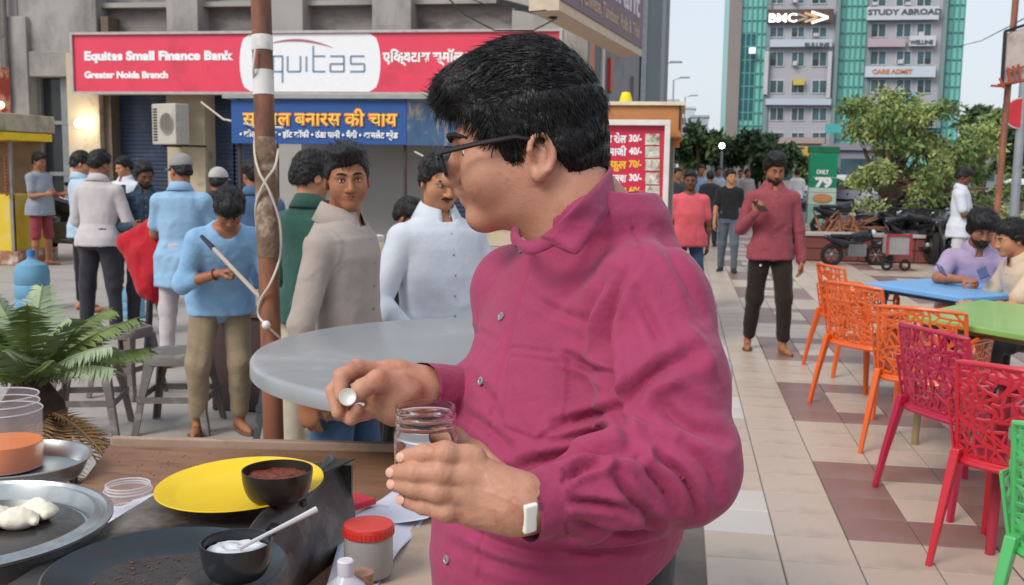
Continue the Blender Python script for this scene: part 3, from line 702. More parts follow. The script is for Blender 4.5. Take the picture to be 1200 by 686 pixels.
    for pl_, am, w_ in (([(562, 548), (585, 566), (604, 582)], 0.9, 2.6), ([(560, 572), (582, 580), (604, 590)], 0.9, 2.4), ([(562, 592), (590, 600)], 0.7, 2.2), ([(570, 556), (578, 575), (596, 586)], 0.7, 1.6), ([(556, 548), (566, 556)], -0.9, 3.5), ([(556, 570), (568, 574)], -0.9, 3.5)):
        hD += am*1e-3*np.exp(-(seg_dist(hx, hy, smooth_poly(pl_))[0]/w_)**2)
    hV = hV + hN*(hD*(hd < 1.02) + 0.0004*wav(hV, 160, 3))[:, None]; parts.append((hV, hQ))
    lhand_tips = [(p(*f[3]), p(*f[2])) for f in fing]
    # right hand pinching a small round lid
    S = SDF(); S.cone(p(512, 459, 1.312), p(488, 457, 1.298), 0.0285, 0.0265, 0.01, ((0, 0, 1), 0.95))
    S.chain([p(490, 452, 1.298), p(462, 446, 1.285), p(436, 438, 1.280)], [0.026, 0.024, 0.015], 0.015); S.chain([p(490, 464, 1.298), p(460, 466, 1.282), p(440, 462, 1.285)], [0.0255, 0.024, 0.016], 0.015)
    S.chain([p(486, 470, 1.290), p(462, 477, 1.276), p(446, 476, 1.278)], [0.022, 0.020, 0.013], 0.015)
    S.ell(p(468, 458, 1.262), (0.028, 0.020, 0.018), 0.015)
    S.chain([p(468, 452, 1.258), p(443, 446, 1.240), p(424, 456, 1.232), p(417, 464, 1.230)], [0.0155, 0.0130, 0.0112, 0.0090], 0.006)
    S.chain([p(440, 435, 1.279), p(419, 431, 1.262), p(400, 441, 1.246), p(400, 464, 1.240)], [0.0120, 0.0108, 0.0100, 0.0080], 0.0022)
    S.chain([p(438, 445, 1.288), p(410, 437, 1.282), p(391, 458, 1.268), p(396, 484, 1.258)], [0.0120, 0.0106, 0.0098, 0.0080], 0.0022)
    S.chain([p(440, 462, 1.286), p(414, 462, 1.286), p(398, 482, 1.274), p(411, 492, 1.262)], [0.0115, 0.0102, 0.0092, 0.0076], 0.0022)
    S.chain([p(447, 476, 1.278), p(430, 484, 1.272), p(414, 489, 1.262), p(420, 480, 1.252)], [0.0100, 0.0090, 0.0082, 0.0070], 0.0022)
    parts.append(S.mesh(0.0024))
    V, Q = join(parts); body = put('body', arrays_to_mesh('body', V, Q), SKM, th)
    # nails
    nm = MB()
    for f, r in zip(fing, rad):
        c = P(f[3][0]-1, f[3][1], f[3][2]-0.0035); d = Vector(p(*f[3]) - p(*f[2])).normalized(); nn = (CAMP - c).normalized() * 0.75 - cr*0.65; nn = (nn - d*nn.dot(d)).normalized(); w = d.cross(nn)
        M = Matrix((d, w, nn)).transposed(); nm.sphere((0, 0, 0), (0.0062, 0.0050, 0.0016), 12, 6)
        k = 12*7; nm.v[-k:] = [tuple(M @ Vector(v) + c + nn*0.0052 + d*0.001) for v in nm.v[-k:]]
    nm.build('fingernails', NAILM, body, smooth=True, world=True)
    # ---- shirt
    S = SDF(); S.loft(O, T, tab, 0.02, pw=2.15)
    S.cone(P(716, 246, 1.30), P(700, 262, 1.24), 0.030, 0.030, 0.03)
    hem = O + A(T) @ np.array((0, 0.1, 1.11)); S.cut(hem, A(T) @ np.array((0, 0.40, -1.0)))
    S.cone(O + A(T) @ np.array((0.05, 0.012, 1.375)), ls, 0.066, 0.060, 0.04); S.cone(O + A(T) @ np.array((-0.06, 0.01, 1.375)), rs_, 0.066, 0.060, 0.04)
    me_ = (ls + le)/2 + np.array(cf)*-0.004
    S.cone(ls, me_, 0.064, 0.066, 0.03); S.cone(me_, le, 0.066, 0.062, 0.02)
    mf = le*0.45 + lw*0.55; S.cone(le, mf, 0.063, 0.046, 0.022); S.cone(mf, lw*0.84 + le*0.16, 0.046, 0.0360, 0.015)
    S.cone(lw*0.79 + le*0.21, lw + nrm(lw-le)*0.03, 0.0350, 0.0325, 0.003)
    S.cone(rs_, re_, 0.062, 0.056, 0.03); mr = re_*0.4 + rw*0.6; S.cone(re_, mr, 0.058, 0.045, 0.02); S.cone(mr, rw + nrm(rw-re_)*0.03, 0.0430, 0.0340, 0.004)
    S.cone(O + A(T) @ np.array((0, 0.0, 1.47)), O + A(T) @ np.array((0, -0.035, 1.60)), 0.056, 0.076, 0.004, op='s')
    V, Q = S.mesh(0.0034)
    axl = nrm(lw - le); axr = nrm(rw - re_); endl = np.array(P(613, 592, 1.0)); endr = np.array(P(489, 457, 1.30))
    kl = ((V - endl) @ axl > 0) & (np.linalg.norm(V - endl, axis=1) < 0.075); kr = ((V - endr) @ axr > 0) & (np.linalg.norm(V - endr, axis=1) < 0.075)
    dl = (V - endl) @ axl; nearl = (np.abs(dl) < 0.004) & (np.linalg.norm(V - endl, axis=1) < 0.07); V[nearl] -= axl*dl[nearl][:, None]; Q = Q[~((dl[Q] > 0.0015).any(1) & kl[Q].any(1))]
    dr = (V - endr) @ axr; nearr = (np.abs(dr) < 0.004) & (np.linalg.norm(V - endr, axis=1) < 0.07); V[nearr] -= axr*dr[nearr][:, None]; Q = Q[~((dr[Q] > 0.0015).any(1) & kr[Q].any(1))]
    N = vnormals(V, Q); px, py, dep = project(V); vis = (N @ np.array(-cf) > -0.15).astype(float)
    D = np.zeros(len(V)); below = np.clip((V[:, 2]-0.98)/0.05, 0, 1)
    folds = [   # (polyline in the drawing of the folds, amplitude mm, width px, ridge offset)
        ([(746, 300), (722, 340), (706, 398), (722, 457), (728, 504), (744, 533)], -9, 8, 12), ([(732, 488), (750, 452), (785, 427), (812, 418)], -9, 11, 16), ([(790, 370), (815, 404), (843, 450)], 6, 9, 0),
        ([(668, 420), (708, 437), (724, 446)], -7, 6, 9), ([(655, 500), (690, 488), (724, 480)], -9, 7, 10), ([(640, 520), (690, 512), (735, 500)], -6, 7, 10), ([(600, 552), (650, 536), (690, 528), (745, 536)], -10, 9, 12),
        ([(520, 540), (560, 548), (600, 556)], -5, 7, 8), ([(720, 556), (738, 585), (765, 612)], -8, 7, 10), ([(770, 536), (795, 552), (812, 575), (818, 600)], -8, 6, 9), ([(748, 540), (775, 570), (790, 596)], -6, 6, 8),
        ([(663, 562), (682, 550), (706, 545)], -8, 5, 8), ([(665, 588), (700, 590), (738, 597)], -7, 6, 8), ([(672, 610), (700, 622), (735, 622)], -5, 6, 8), ([(800, 520), (830, 545), (842, 580)], -5, 7, 9),
        ([(770, 470), (800, 500), (845, 515)], -6, 10, 13), ([(745, 345), (770, 390), (780, 415)], -4, 9, 12), ([(700, 285), (680, 330), (640, 375)], -4, 10, 12), ([(715, 320), (690, 370), (688, 400)], -5, 7, 10),
        ([(770, 270), (800, 320), (822, 370)], -4, 8, 12), ([(520, 600), (580, 640), (660, 655), (740, 640)], -6, 9, 12), ([(540, 640), (600, 668), (680, 672)], -5, 9, 12), ([(700, 635), (740, 622), (770, 610)], -6, 7, 9),
        ([(640, 640), (700, 650), (770, 636)], -4, 6, 8), ([(552, 440), (580, 470), (590, 520)], -3, 7, 9), ([(538, 480), (570, 500), (600, 530)], -5, 8, 10), ([(760, 440), (810, 455), (845, 480)], 4, 12, 0),
        ([(722, 515), (745, 505), (790, 512)], 5, 9, 0), ([(620, 345), (650, 365), (690, 378)], -3, 7, 9), ([(545, 395), (560, 385), (580, 400)], -2, 5, 6)]
    for poly, amp, w, off in folds:
        sp = smooth_poly(poly); d, sd_ = seg_dist(px, py, sp); tp_ = taper(px, py, sp)
        D += 1.35*amp*1e-3*np.exp(-(d/(w*0.85))**2)*tp_
        if off: D += -amp*0.8e-3*np.exp(-((d-off)/(w*1.1))**2)*tp_
    seams = [([(742, 268), (752, 300), (728, 345), (708, 400)], -3.2, 2.2), ([(660, 556), (657, 590), (666, 630)], -4.0, 2.6), ([(727, 238), (690, 262), (655, 300)], -1.0, 1.5),
             ([(626, 300), (604, 372), (583, 446), (572, 520), (566, 600), (562, 680)], -3.6, 2.2), ([(546, 455), (541, 500)], -1.2, 1.5),
             ([(597, 407), (668, 416), (663, 497), (629, 516), (590, 500), (597, 407)], -3.4, 2.1), ([(598, 418), (667, 427)], -2.0, 1.8)]
    for poly, amp, w in seams:
        d, _ = seg_dist(px, py, poly); D += amp*1e-3*np.exp(-(d/w)**2)
    D += 0.0020*inpoly(px, py, [(597, 407), (668, 416), (663, 497), (629, 516), (590, 500)])
    d, sd_ = seg_dist(px, py, seams[3][0]); D += 0.0016*((sd_ < 0) & (d < 40)) * (1/(1+np.exp((d-30)/2)))*0 
    front = (dep < 1.45)
    D = D*vis*front*(np.linalg.norm(V-endl, axis=1) > 0.045) + 0.0010*wav(V, 26, 4) + 0.0022*wav(V*np.array((1, 1, .6)), 13, 8)*np.clip(1.4-V[:, 2], 0.3, 1)*1.2
    V = V + N*D[:, None]
    sh = put('shirt', arrays_to_mesh('shirt', V, Q), SHIRT, th)
    # collar: stand and turned-down leaf, as a swept sheet round the neck
    def lring(pts, n):
        q = [np.array(P(*a)) for a in pts]; sl = np.r_[0, np.cumsum([np.linalg.norm(b-a) for a, b in zip(q[:-1], q[1:])])]
        return [np.array([np.interp(u, sl, [k[c] for k in q]) for c in range(3)]) for u in np.linspace(0, sl[-1], n)]
    def ring(pts, n):   # closed-ish spline through (px,py,d)
        q = [np.array(P(*a)) for a in pts]; out = []
        for i in range(n):
            u = (len(q)-1)*i/(n-1); k = min(int(u), len(q)-2); f = u-k
            a, b, c, d_ = q[max(k-1, 0)], q[k], q[k+1], q[min(k+2, len(q)-1)]
            out.append(0.5*((2*b) + (-a+c)*f + (2*a-5*b+4*c-d_)*f*f + (-a+3*b-3*c+d_)*f**3))
        return out
    n = 40
    inner = ring([(601, 283, 1.235), (622, 291, 1.205), (650, 280, 1.185), (676, 256, 1.19), (699, 228, 1.22), (714, 208, 1.28), (712, 200, 1.36)], n)
    upper = ring([(634, 277, 1.186), (640, 273, 1.176), (657, 259, 1.158), (678, 238, 1.160), (700, 216, 1.205), (714, 199, 1.27), (710, 192, 1.36)], n)
    lower = lring([(636, 281, 1.186), (675, 300, 1.152), (684, 290, 1.156), (698, 271, 1.168), (712, 250, 1.205), (722, 230, 1.26), (718, 216, 1.36)], n)
    mid = [(a*0.45 + b*0.55) + np.array(ZV)*0.003 + np.array(-cf)*0.003*min(1, i/6) for i, (a, b) in enumerate(zip(upper, lower))]
    c = MB(); vs = []; fs = []
    rows = [upper, mid, lower]
    for r_ in rows: vs += [tuple(q) for q in r_]
    for k in range(2):
        for i in range(n-1): fs.append((k*n+i, k*n+i+1, (k+1)*n+i+1, (k+1)*n+i))
    c.add(vs, fs); 
    su = ring([(602, 270, 1.240), (613, 281, 1.212), (626, 282, 1.198), (640, 274, 1.182), (660, 258, 1.168)], 16); sl_ = ring([(604, 283, 1.236), (613, 297, 1.206), (628, 297, 1.190), (646, 290, 1.176), (668, 276, 1.166)], 16)
    c.add([tuple(q) for q in su + sl_], [(i, i+1, 17+i, 16+i) for i in range(15)])
    # far leaf, seen past the throat
    q = [P(604, 262, 1.28), P(596, 272, 1.27), P(600, 292, 1.235), P(613, 288, 1.235), P(610, 272, 1.29)]
    c.add(q, [(0, 1, 2, 3, 4)])
    co = c.build('collar', SHIRT, th, smooth=True, world=True, auto=2.0); md = co.modifiers.new('sub', 'SUBSURF'); md.levels = md.render_levels = 1; md = co.modifiers.new('t', 'SOLIDIFY'); md.thickness = 0.0028; md.offset = 0
    # buttons
    bt = mat('pearl_button', '#8d8a90', rough=0.2, var=0.2, scale=200, coat=0.5)
    allV = V
    def on_shirt(x, y):
        d = np.hypot(px-x, py-y) + (dep > 1.42)*1e3 + (vis < 0.5)*1e3; 
        c_ = np.argsort(d + dep*4)[:8]; i = c_[0]; return Vector(V[i]), Vector(N[i])
    for (x, y) in ((613, 293), (589, 372), (565, 447), (637, 620), (526, 655)):
        c_, nn = on_shirt(x, y); z = nn; xx = z.orthogonal().normalized(); M = Matrix((xx, z.cross(xx), z)).transposed()
        b = MB(); b.lathe([(0.0001, 0.0012), (0.0030, 0.0012), (0.0042, 0.0022), (0.0054, 0.0020), (0.0056, 0.0), (0.0001, -0.001)], c_ + nn*0.001, 16, M); bo = b.build('button', bt, th, smooth=True, world=True)
        h = MB(); 
        for a in range(4): h.sphere(tuple(c_ + nn*0.0024 + xx*0.0012*(1 if a < 2 else -1) + z.cross(xx)*0.0012*(1 if a % 2 else -1)), 0.0006, 6, 4)
        h.build('button_hole', IRIS, bo, world=True)
    # trousers, belt, shoes
    S = SDF(); S.loft(O, T, [(0.86, .150, .120, -.03, 0), (0.96, .148, .134, -.044, 0), (1.06, .152, .140, -.048, 0), (1.13, .156, .138, -.044, 0)], 0.02)
    for q in (1, -1):
        hip = O + A(T) @ np.array((0.09*q, 0, 0.90)); kn = O + A(T) @ np.array((0.10*q, -0.01, 0.50)); an = O + A(T) @ np.array((0.11*q, 0.02, 0.09)); S.cone(hip, kn, 0.105, 0.080, 0.03); S.cone(kn, an, 0.080, 0.062, 0.03)
    V2, Q2 = S.mesh(0.010); V2 = wrinkle(V2, Q2, 0.006, 14, 3); put('trousers', arrays_to_mesh('trousers', V2, Q2), TR, th)
    for q in (1, -1):
        S = SDF(); an = O + A(T) @ np.array((0.11*q, 0.02, 0.05)); fd = np.array(-T.col[1]); S.cone(an, an + fd*0.13 - (0, 0, .01), 0.045, 0.042, .02); S.cone(an + fd*0.12 - (0, 0, .01), an + fd*0.20 - (0, 0, .02), 0.042, 0.026, .02); S.cut((0, 0, 0.004), (0, 0, -1))
        V2, Q2 = S.mesh(0.01); put('shoe', arrays_to_mesh('shoe', V2, Q2), SOLE, th)
    # hair
    vol = [(0.0, -0.060, 0.092, 0.060, 0.040, 0.028), (0.0, -0.074, 0.082, 0.050, 0.028, 0.022), (0.0, 0.01, 0.105, 0.066, 0.080, 0.036), (0, 0.050, 0.014, 0.070, 0.060, 0.108)]
    line = [(-0.13, 0.064), (-0.098, 0.066), (-0.072, 0.060), (-0.052, 0.046), (-0.034, 0.016), (-0.026, -0.004), (-0.020, -0.030), (-0.004, -0.036), (0.002, -0.004), (0.012, 0.006), (0.040, 0.004), (0.052, -0.026), (0.070, -0.078), (0.10, -0.100), (0.14, -0.104)]
    V3, Q3 = hair_mesh(HC, HM, s, thick=0.012, line=line, res=0.0032, tuft=0.0045, seed=5, top=0.004, vol=vol)
    def flow(l, rs):
        w_ = 0.7*math.sin(l[1]*70 + 2*math.sin(l[2]*60)) + 0.5*math.sin(l[2]*90 + l[0]*40)
        return (l[0]*2 + 0.2*w_, (-0.9 + 0.3*w_) if l[2] > 0.055 or l[1] < -0.03 else 0.35 + 0.25*w_, (-0.95 if l[2] < 0.055 else 0.15 + 0.5*w_))
    st = strands(HC, HM, s, V3, Q3, 9000, 0.020, 7, flow, r=0.0005, lift=0.05)
    V3, Q3 = join([(V3, Q3), st]); put('hair', arrays_to_mesh('hair', V3, Q3), HAIR, th)
    # face: brows, eyes, lips
    for q in (-1, 1):
        b = MB(); b.tube([t(0.012*q, -0.094, 0.020), t(0.026*q, -0.093, 0.027), t(0.042*q, -0.084, 0.026), t(0.054*q, -0.066, 0.018)], [0.003, 0.0042, 0.0036, 0.0015], 6); b.build('eyebrow', BROW, th, smooth=True, world=True)
        e = MB(); e.sphere(t(0.030*q, -0.0705, 0.000), 0.0080, 14, 10); eo = e.build('eye', EYEW, th, smooth=True, world=True)
        i_ = MB(); i_.sphere(t(0.030*q, -0.0760, -0.001), 0.0040, 10, 8); i_.build('iris', IRIS, eo, smooth=True, world=True)
    lp = MB(); lp.tube([t(-0.024, -0.084, -0.0600), t(-0.009, -0.094, -0.0550), t(0.009, -0.094, -0.0550), t(0.024, -0.084, -0.0600)], [0.001, 0.0042, 0.0042, 0.001], 8); lp.tube([t(-0.022, -0.085, -0.0620), t(0, -0.094, -0.0660), t(0.022, -0.085, -0.0620)], [0.001, 0.0052, 0.001], 8); lp.build('lips', LIP, th, smooth=True, world=True)
    # ---- glasses
    gl = thing('glasses', 'black rectangular framed glasses on the face of the man in magenta', 'glasses', tuple(t(0, -0.10, 0)))
    fr = mat('black_acetate', (0.015, 0.015, 0.018), rough=0.4, var=0.1); ln = mat('lens_glass', (0.95, 0.97, 1.0), rough=0.02, trans=1.0, ior=1.05, var=0.0, spec=0.6)
    tilt = 0.012
    for q in (-1, 1):
        pts = []; cx = 0.033*q
        for i in range(24):
            a = 2*math.pi*i/24; ca, sa = math.cos(a), math.sin(a); sx = 0.027*math.copysign(abs(ca)**0.5, ca); sz = 0.0175*math.copysign(abs(sa)**0.5, sa)
            pts.append(t(cx + sx, -0.114 - 0.10*sz + abs(cx + sx)*0.16, -0.008 + sz))
        b = MB(); b.tube(pts + [pts[0]], 0.0022, 6, cap=False); b.build('rim', fr, gl, smooth=True, world=True)
        l = MB(); l.add([Vector(a) for a in pts], [tuple(range(24))]); lo = l.build('lens', ln, gl, world=True); sm = lo.modifiers.new('t', 'SOLIDIFY'); sm.thickness = 0.0015
        tm = MB(); tm.tube([t(0.060*q, -0.109, 0.004), t(0.078*q, -0.098, 0.005), t(0.086*q, -0.05, 0.006), t(0.090*q, 0.000, 0.005), t(0.086*q, 0.026, -0.004)], [0.0030, 0.0036, 0.0034, 0.0034, 0.0022], 6); tm.build('temple', fr, gl, smooth=True, world=True)
    b = MB(); b.tube([t(-0.007, -0.117, 0.000), t(0, -0.120, 0.003), t(0.007, -0.117, 0.000)], 0.0022, 6); b.build('bridge', fr, gl, smooth=True, world=True)
    # ---- jar in the left hand
    jc = P(499, 476, 1.028); jb = Vector((jc.x, jc.y, jc.z - 0.088))
    plas = mat('clear_plastic', (0.96, 0.97, 0.98), rough=0.04, trans=1.0, ior=1.30, var=0.0, spec=0.5)
    J = thing('jar', 'open clear plastic jar with a threaded neck held by the man in magenta', 'jar', jb)
    o = MB(); H_ = 0.088
    prof = [(0.0001, 0.0), (0.028, 0.0), (0.0312, 0.004), (0.0318, 0.055), (0.0318, 0.060), (0.0300, 0.066), (0.0300, 0.069), (0.0312, 0.071), (0.0300, 0.073), (0.0300, 0.077), (0.0312, 0.079), (0.0300, 0.081), (0.0303, 0.086), (0.0300, 0.088), (0.0286, 0.088), (0.0284, 0.066), (0.0302, 0.058), (0.0300, 0.005), (0.0270, 0.0018), (0.0001, 0.0016)]
    o.lathe(prof, (0, 0, 0), 48); o.build('jar_body', plas, J, smooth=True)
    o = MB(); o.lathe([(0.0001, 0.0022), (0.0265, 0.0024), (0.0295, 0.006), (0.0297, 0.030), (0.020, 0.033), (0.0001, 0.034)], (0, 0, 0), 32); o.build('pale_paste', mat('pale_paste', '#d9c3a0', rough=0.6, bump=0.3), J, smooth=True)
    # ---- small lid in the right hand
    c_ = P(408, 466, 1.220); nn = (CAMP - c_).normalized()*0.9 + ZV*0.15 - cr*0.15; nn.normalize(); xx = nn.orthogonal().normalized(); M = Matrix((xx, nn.cross(xx), nn)).transposed()
    o = MB(); o.lathe([(0.0001, 0.0), (0.0100, 0.0), (0.0106, 0.0008), (0.0106, 0.0030), (0.0098, 0.0036), (0.0088, 0.0028), (0.0001, 0.0026)], c_, 32, M)
    lid = o.build('bottle_cap', mat('cap_white', '#c9c6bd', rough=0.35, metal=0.3, var=0.1), None, smooth=True); tag(lid, 'small round whitish cap pinched between the fingers of the far hand', 'cap')
    # ---- watch
    W = thing('wristwatch', 'silver wristwatch showing at the shirt cuff of the hand with the jar', 'watch', tuple(P(609, 594, 1.0)))
    ax = Vector(lw - le).normalized(); wc = Vector(p(602, 591, 0.9980)); u = ZV - ax*ZV.dot(ax); u.normalize(); v = ax.cross(u)
    silver = mat('watch_steel', (0.75, 0.75, 0.74), rough=0.25, metal=0.9)
    b = MB(); n = 36
    vs = [wc + ax*x + (u*math.cos(2*math.pi*i/n) + v*math.sin(2*math.pi*i/n))*r_ for i in range(n) for (x, r_) in ((-0.0072, 0.0250), (-0.0068, 0.0298), (0.0068, 0.0304), (0.0072, 0.0250))]
    b.add(vs, [(i*4+k, i*4+(k+1) % 4, ((i+1) % n)*4+(k+1) % 4, ((i+1) % n)*4+k) for i in range(n) for k in range(4)]); b.build('watch_band', silver, W, smooth=True, world=True)
    wd = (-cf*0.80 - ZV*0.15 + u*0.0).normalized(); wd = (wd - ax*wd.dot(ax)).normalized(); yy = ax.cross(wd); M = Matrix((ax, yy, wd)).transposed()
    b = MB(); b.box(wc + wd*0.0300, (0.0145, 0.030, 0.006), M=M); b.build('watch_case', mat('watch_white', '#e6e2da', rough=0.2, coat=0.6), W, bevel=0.002, world=True)
build_main()
# ------------------------------------------------------------------ ground and paving
GROUT = mat('grout', '#6e6660', rough=0.9, var=0.2, scale=5)
TB = mat('beige_tile', '#bdac9c', rough=0.34, var=0.05, scale=1.3, rnd=0.05, spec=0.45, wear='#a3968b', wscale=1.4, wamt=0.35)
TM = mat('maroon_tile', '#876862', rough=0.36, var=0.08, scale=2, rnd=0.05, spec=0.45, wear='#8b7470', wscale=2, wamt=0.4)
TW = mat('white_tile', '#c6c0b8', rough=0.3, var=0.04, scale=2, rnd=0.03)
CONC = mat('grey_concrete', '#8e8b88', rough=0.85, var=0.12, scale=1.2, bump=0.2, bscale=30, wear='#77736f', wscale=0.8, wamt=0.5)
ASPH = mat('asphalt', (0.06, 0.06, 0.062), rough=0.9, var=0.25, scale=3, bump=0.2)
b = MB(); b.add([(-400, -30, -0.16), (400, -30, -0.16), (400, 900, -0.16), (-400, 900, -0.16)], [(0, 1, 2, 3)]); tag(b.build('ground', ASPH), kind='structure')
b = MB(); b.box((-9.0, 12, -0.078), (18.0, 34, 0.15)); tag(b.build('concrete_pavement', mat('pale_paving', '#a39d98', rough=0.75, var=0.10, scale=0.9, wear='#979089', wscale=1.6, wamt=0.5, bump=0.1, bscale=25)), kind='structure')
b = MB(); b.box((9.0, 21, -0.08), (18.0, 52, 0.15)); tiled = tag(b.build('tiled_pavement', GROUT), kind='structure'); XF[tiled.name] = Matrix.Identity(4)
TS = 0.3
a0 = G(993.5, 633)            # near left corner of a maroon square
ax0, ay0 = a0.x, a0.y
def tile_kind(i, j):          # i columns right of the corner, j rows away from it
    jj = j % 7; ii = i % 7
    if jj < 4 and 0 <= ii < 3:
        return 'B' if (ii == 1 and 1 <= jj < 3) else 'M'
    if ii == 5 and jj in (0, 1) and i < 0: return 'W'
    if jj == 5 and ii == 4 and i > 0: return 'W'
    return 'B'
rt = random.Random(4)
tm = {}
for k, m in (('B', TB), ('M', TM), ('W', TW)):
    me_b = MB(); h = (TS-0.005)/2; e = 0.0035
    me_b.add([(-h, -h, -0.01), (h, -h, -0.01), (h, h, -0.01), (-h, h, -0.01), (-h, -h, 0.003), (h, -h, 0.003), (h, h, 0.003), (-h, h, 0.003), (-h+e, -h+e, 0.006), (h-e, -h+e, 0.006), (h-e, h-e, 0.006), (-h+e, h-e, 0.006)],
             [(0, 1, 5, 4), (1, 2, 6, 5), (2, 3, 7, 6), (3, 0, 4, 7), (4, 5, 9, 8), (5, 6, 10, 9), (6, 7, 11, 10), (7, 4, 8, 11), (8, 9, 10, 11)])
    me = bpy.data.meshes.new('tile'); me.from_pydata(me_b.v, [], me_b.f); me.materials.append(m); tm[k] = me
cands = []; rest = {'B': MB(), 'M': MB(), 'W': MB()}
for i in range(-12, 50):
    for j in range(-14, 140):
        x = ax0 + (i+0.5)*TS; y = ay0 + (j+0.5)*TS
        if x < 0.02: continue
        X, Y, D = project(np.array([[x, y, 0.0]])); X, Y, D = X[0], Y[0], D[0]
        inview = D > 0.5 and -20 < X < 1220 and Y < 700 and (X > 760 or False)
        cands.append((0 if inview else 1, D if inview else abs(D), i, j, x, y))
cands.sort(); 
for n_, (o_, D, i, j, x, y) in enumerate(cands):
    k = tile_kind(i, j)
    if n_ < 298 and o_ == 0:
        t_ = bpy.data.objects.new('tile', tm[k]); COL.objects.link(t_); t_.parent = tiled; t_.location = (x, y, -0.0045 + rt.uniform(-0.0006, 0.0006)); t_.rotation_euler = (rt.uniform(-.002, .002), rt.uniform(-.002, .002), 0)
    else:
        h = (TS-0.005)/2; rest[k].add([(x-h, y-h, 0.0012), (x+h, y-h, 0.0012), (x+h, y+h, 0.0012), (x-h, y+h, 0.0012)], [(0, 1, 2, 3)])
for k, m in (('B', TB), ('M', TM), ('W', TW)): tag(rest[k].build('far_tiles', m, tiled), kind='stuff')
# ------------------------------------------------------------------ bank building
YF = 20.0
CW = mat('stained_concrete', '#a19e99', rough=0.85, var=0.1, scale=0.9, bump=0.25, bscale=12, wear='#77736e', wscale=0.7, wamt=0.55, stretch=(1, 1, 0.45))
CW2 = mat('recess_concrete', '#8f8b87', rough=0.9, var=0.12, scale=1.5, bump=0.25, bscale=14, wear='#6c6864', wscale=1.1, wamt=0.5, stretch=(1, 1, 2.5))
BEIGE = mat('beige_plaster', '#c2b39a', rough=0.8, var=0.06, scale=1.5, wear='#9c8d79', wscale=1.6, wamt=0.3)
SHUT = mat('blue_shutter', '#3c4960', rough=0.5, metal=0.2, var=0.12, scale=2, wear='#566072', wscale=2, wamt=0.3)
DARKG = mat('dark_window_glass', (0.03, 0.035, 0.038), rough=0.12, var=0.3, scale=1.0, spec=0.6)
ALU = mat('aluminium_frame', '#8d8f90', rough=0.4, metal=0.5, var=0.08)
bx0, bx1 = FY(-260, 100, YF).x, FY(668, 100, YF).x
BB = thing('bank_building', 'grey stained concrete bank building behind the red signboard, with blue shutters', 'building', ((bx0+bx1)/2, YF, 0))
def frect(mb, px0, py0, px1, py1, y, th=0.1, back=None):
    """box on the facade from pixel corners at the wall plane y, front face at y"""
    a = FY(px0, py1, y); c = FY(px1, py0, y); mb.box(((a.x+c.x)/2, y+th/2, (a.z+c.z)/2), (c.x-a.x, th, c.z-a.z)); return a, c
w = MB(); w.box(((bx0+bx1)/2, YF+5.2, 6), (bx1-bx0, 9.6, 12.2)); w.build('wall', CW2, BB, world=True)
zt = FY(400, 32, YF).z + 0.25
# upper pilasters and spandrels
for (a, c) in ((-120, -20), (2, 20), (20, 112), (195, 232), (318, 355), (436, 482), (600, 690)):
    m_ = MB(); x0, x1 = FY(a, 20, YF-0.1).x, FY(c, 20, YF-0.1).x; dep = 0.42 if a != 20 else 0.36
    m_.box(((x0+x1)/2, YF+0.2, zt + 3.0), (x1-x0, dep+0.2, 8.0)); m_.build('pilaster', CW, BB, world=True, bevel=0.02)
for (a, c, z0, z1) in ((112, 195, 0.9, 1.6), (232, 318, 0.9, 1.6), (355, 436, 0.9, 1.6), (482, 600, 0.9, 1.6)):
    x0, x1 = FY(a, 20, YF).x, FY(c, 20, YF).x
    m_ = MB(); m_.box(((x0+x1)/2, YF+0.28, zt+0.25), (x1-x0-0.02, 0.30, 0.10)); m_.build('ledge', CW, BB, world=True)
# ground floor: beige piers, wall fields, shutters, left window
def shutter(px0, px1, py0, py1=300):
    a = FY(px0, py1, YF); c = FY(px1, py0, YF); m_ = MB(); m_.box(((a.x+c.x)/2, YF+0.32, c.z/2), (c.x-a.x, 0.04, c.z)); sh = m_.build('shutter', SHUT, BB, world=True)
    s_ = MB(); z = 0.05
    while z < c.z - 0.05: s_.box(((a.x+c.x)/2, YF+0.292, z+0.03), (c.x-a.x-0.02, 0.022, 0.055)); z += 0.085
    tag(s_.build('slats', SHUT, sh, world=True, bevel=0.008, seg=1), kind='stuff')
for a, c in ((134, 202), (246, 268), (486, 560), (268, 330)): shutter(a, c, 108)
for (a, c, m) in ((-260, 0, CW), (0, 44, CW), (88, 125, BEIGE), (202, 246, BEIGE), (330, 486, mat('grey_plaster', '#a09c98', rough=0.8, var=0.06, scale=1.2)), (560, 668, BEIGE)):
    x0, x1 = FY(a, 200, YF).x, FY(c, 200, YF).x; m_ = MB(); zh = zt if m is CW else zt-0.75; m_.box(((x0+x1)/2, YF+0.1, zh/2), (x1-x0, 0.6, zh)); m_.build('pier', m, BB, world=True, bevel=0.015)
x0, x1 = FY(125, 200, YF).x, FY(134, 200, YF).x; m_ = MB(); m_.box(((x0+x1)/2, YF+0.2, zt/2), (x1-x0-0.01, 0.5, zt)); m_.build('pier', mat('brown_plaster', '#6e6154', rough=0.85), BB, world=True)
# left window bay
m_ = MB(); a, c = frect(m_, 44, 90, 88, 290, YF+0.20, 0.06); m_.build('window_glass', DARKG, BB, world=True)
m_ = MB(); frect(m_, 20, 60, 92, 90, YF-0.16, 0.4); m_.build('lintel', CW, BB, world=True, bevel=0.02)
for (px0, py0, px1, py1) in ((44, 90, 47, 290), (78, 90, 84, 290), (44, 142, 88, 146), (58, 202, 88, 206)):
    m_ = MB(); frect(m_, px0, py0, px1, py1, YF+0.08 + 0.01*(py1-py0 > 100), 0.1); m_.build('window_frame', ALU, BB, world=True)
m_ = MB(); frect(m_, 20, 0, 62, 7, YF-0.02, 0.2); m_.build('window_glass', DARKG, BB, world=True)
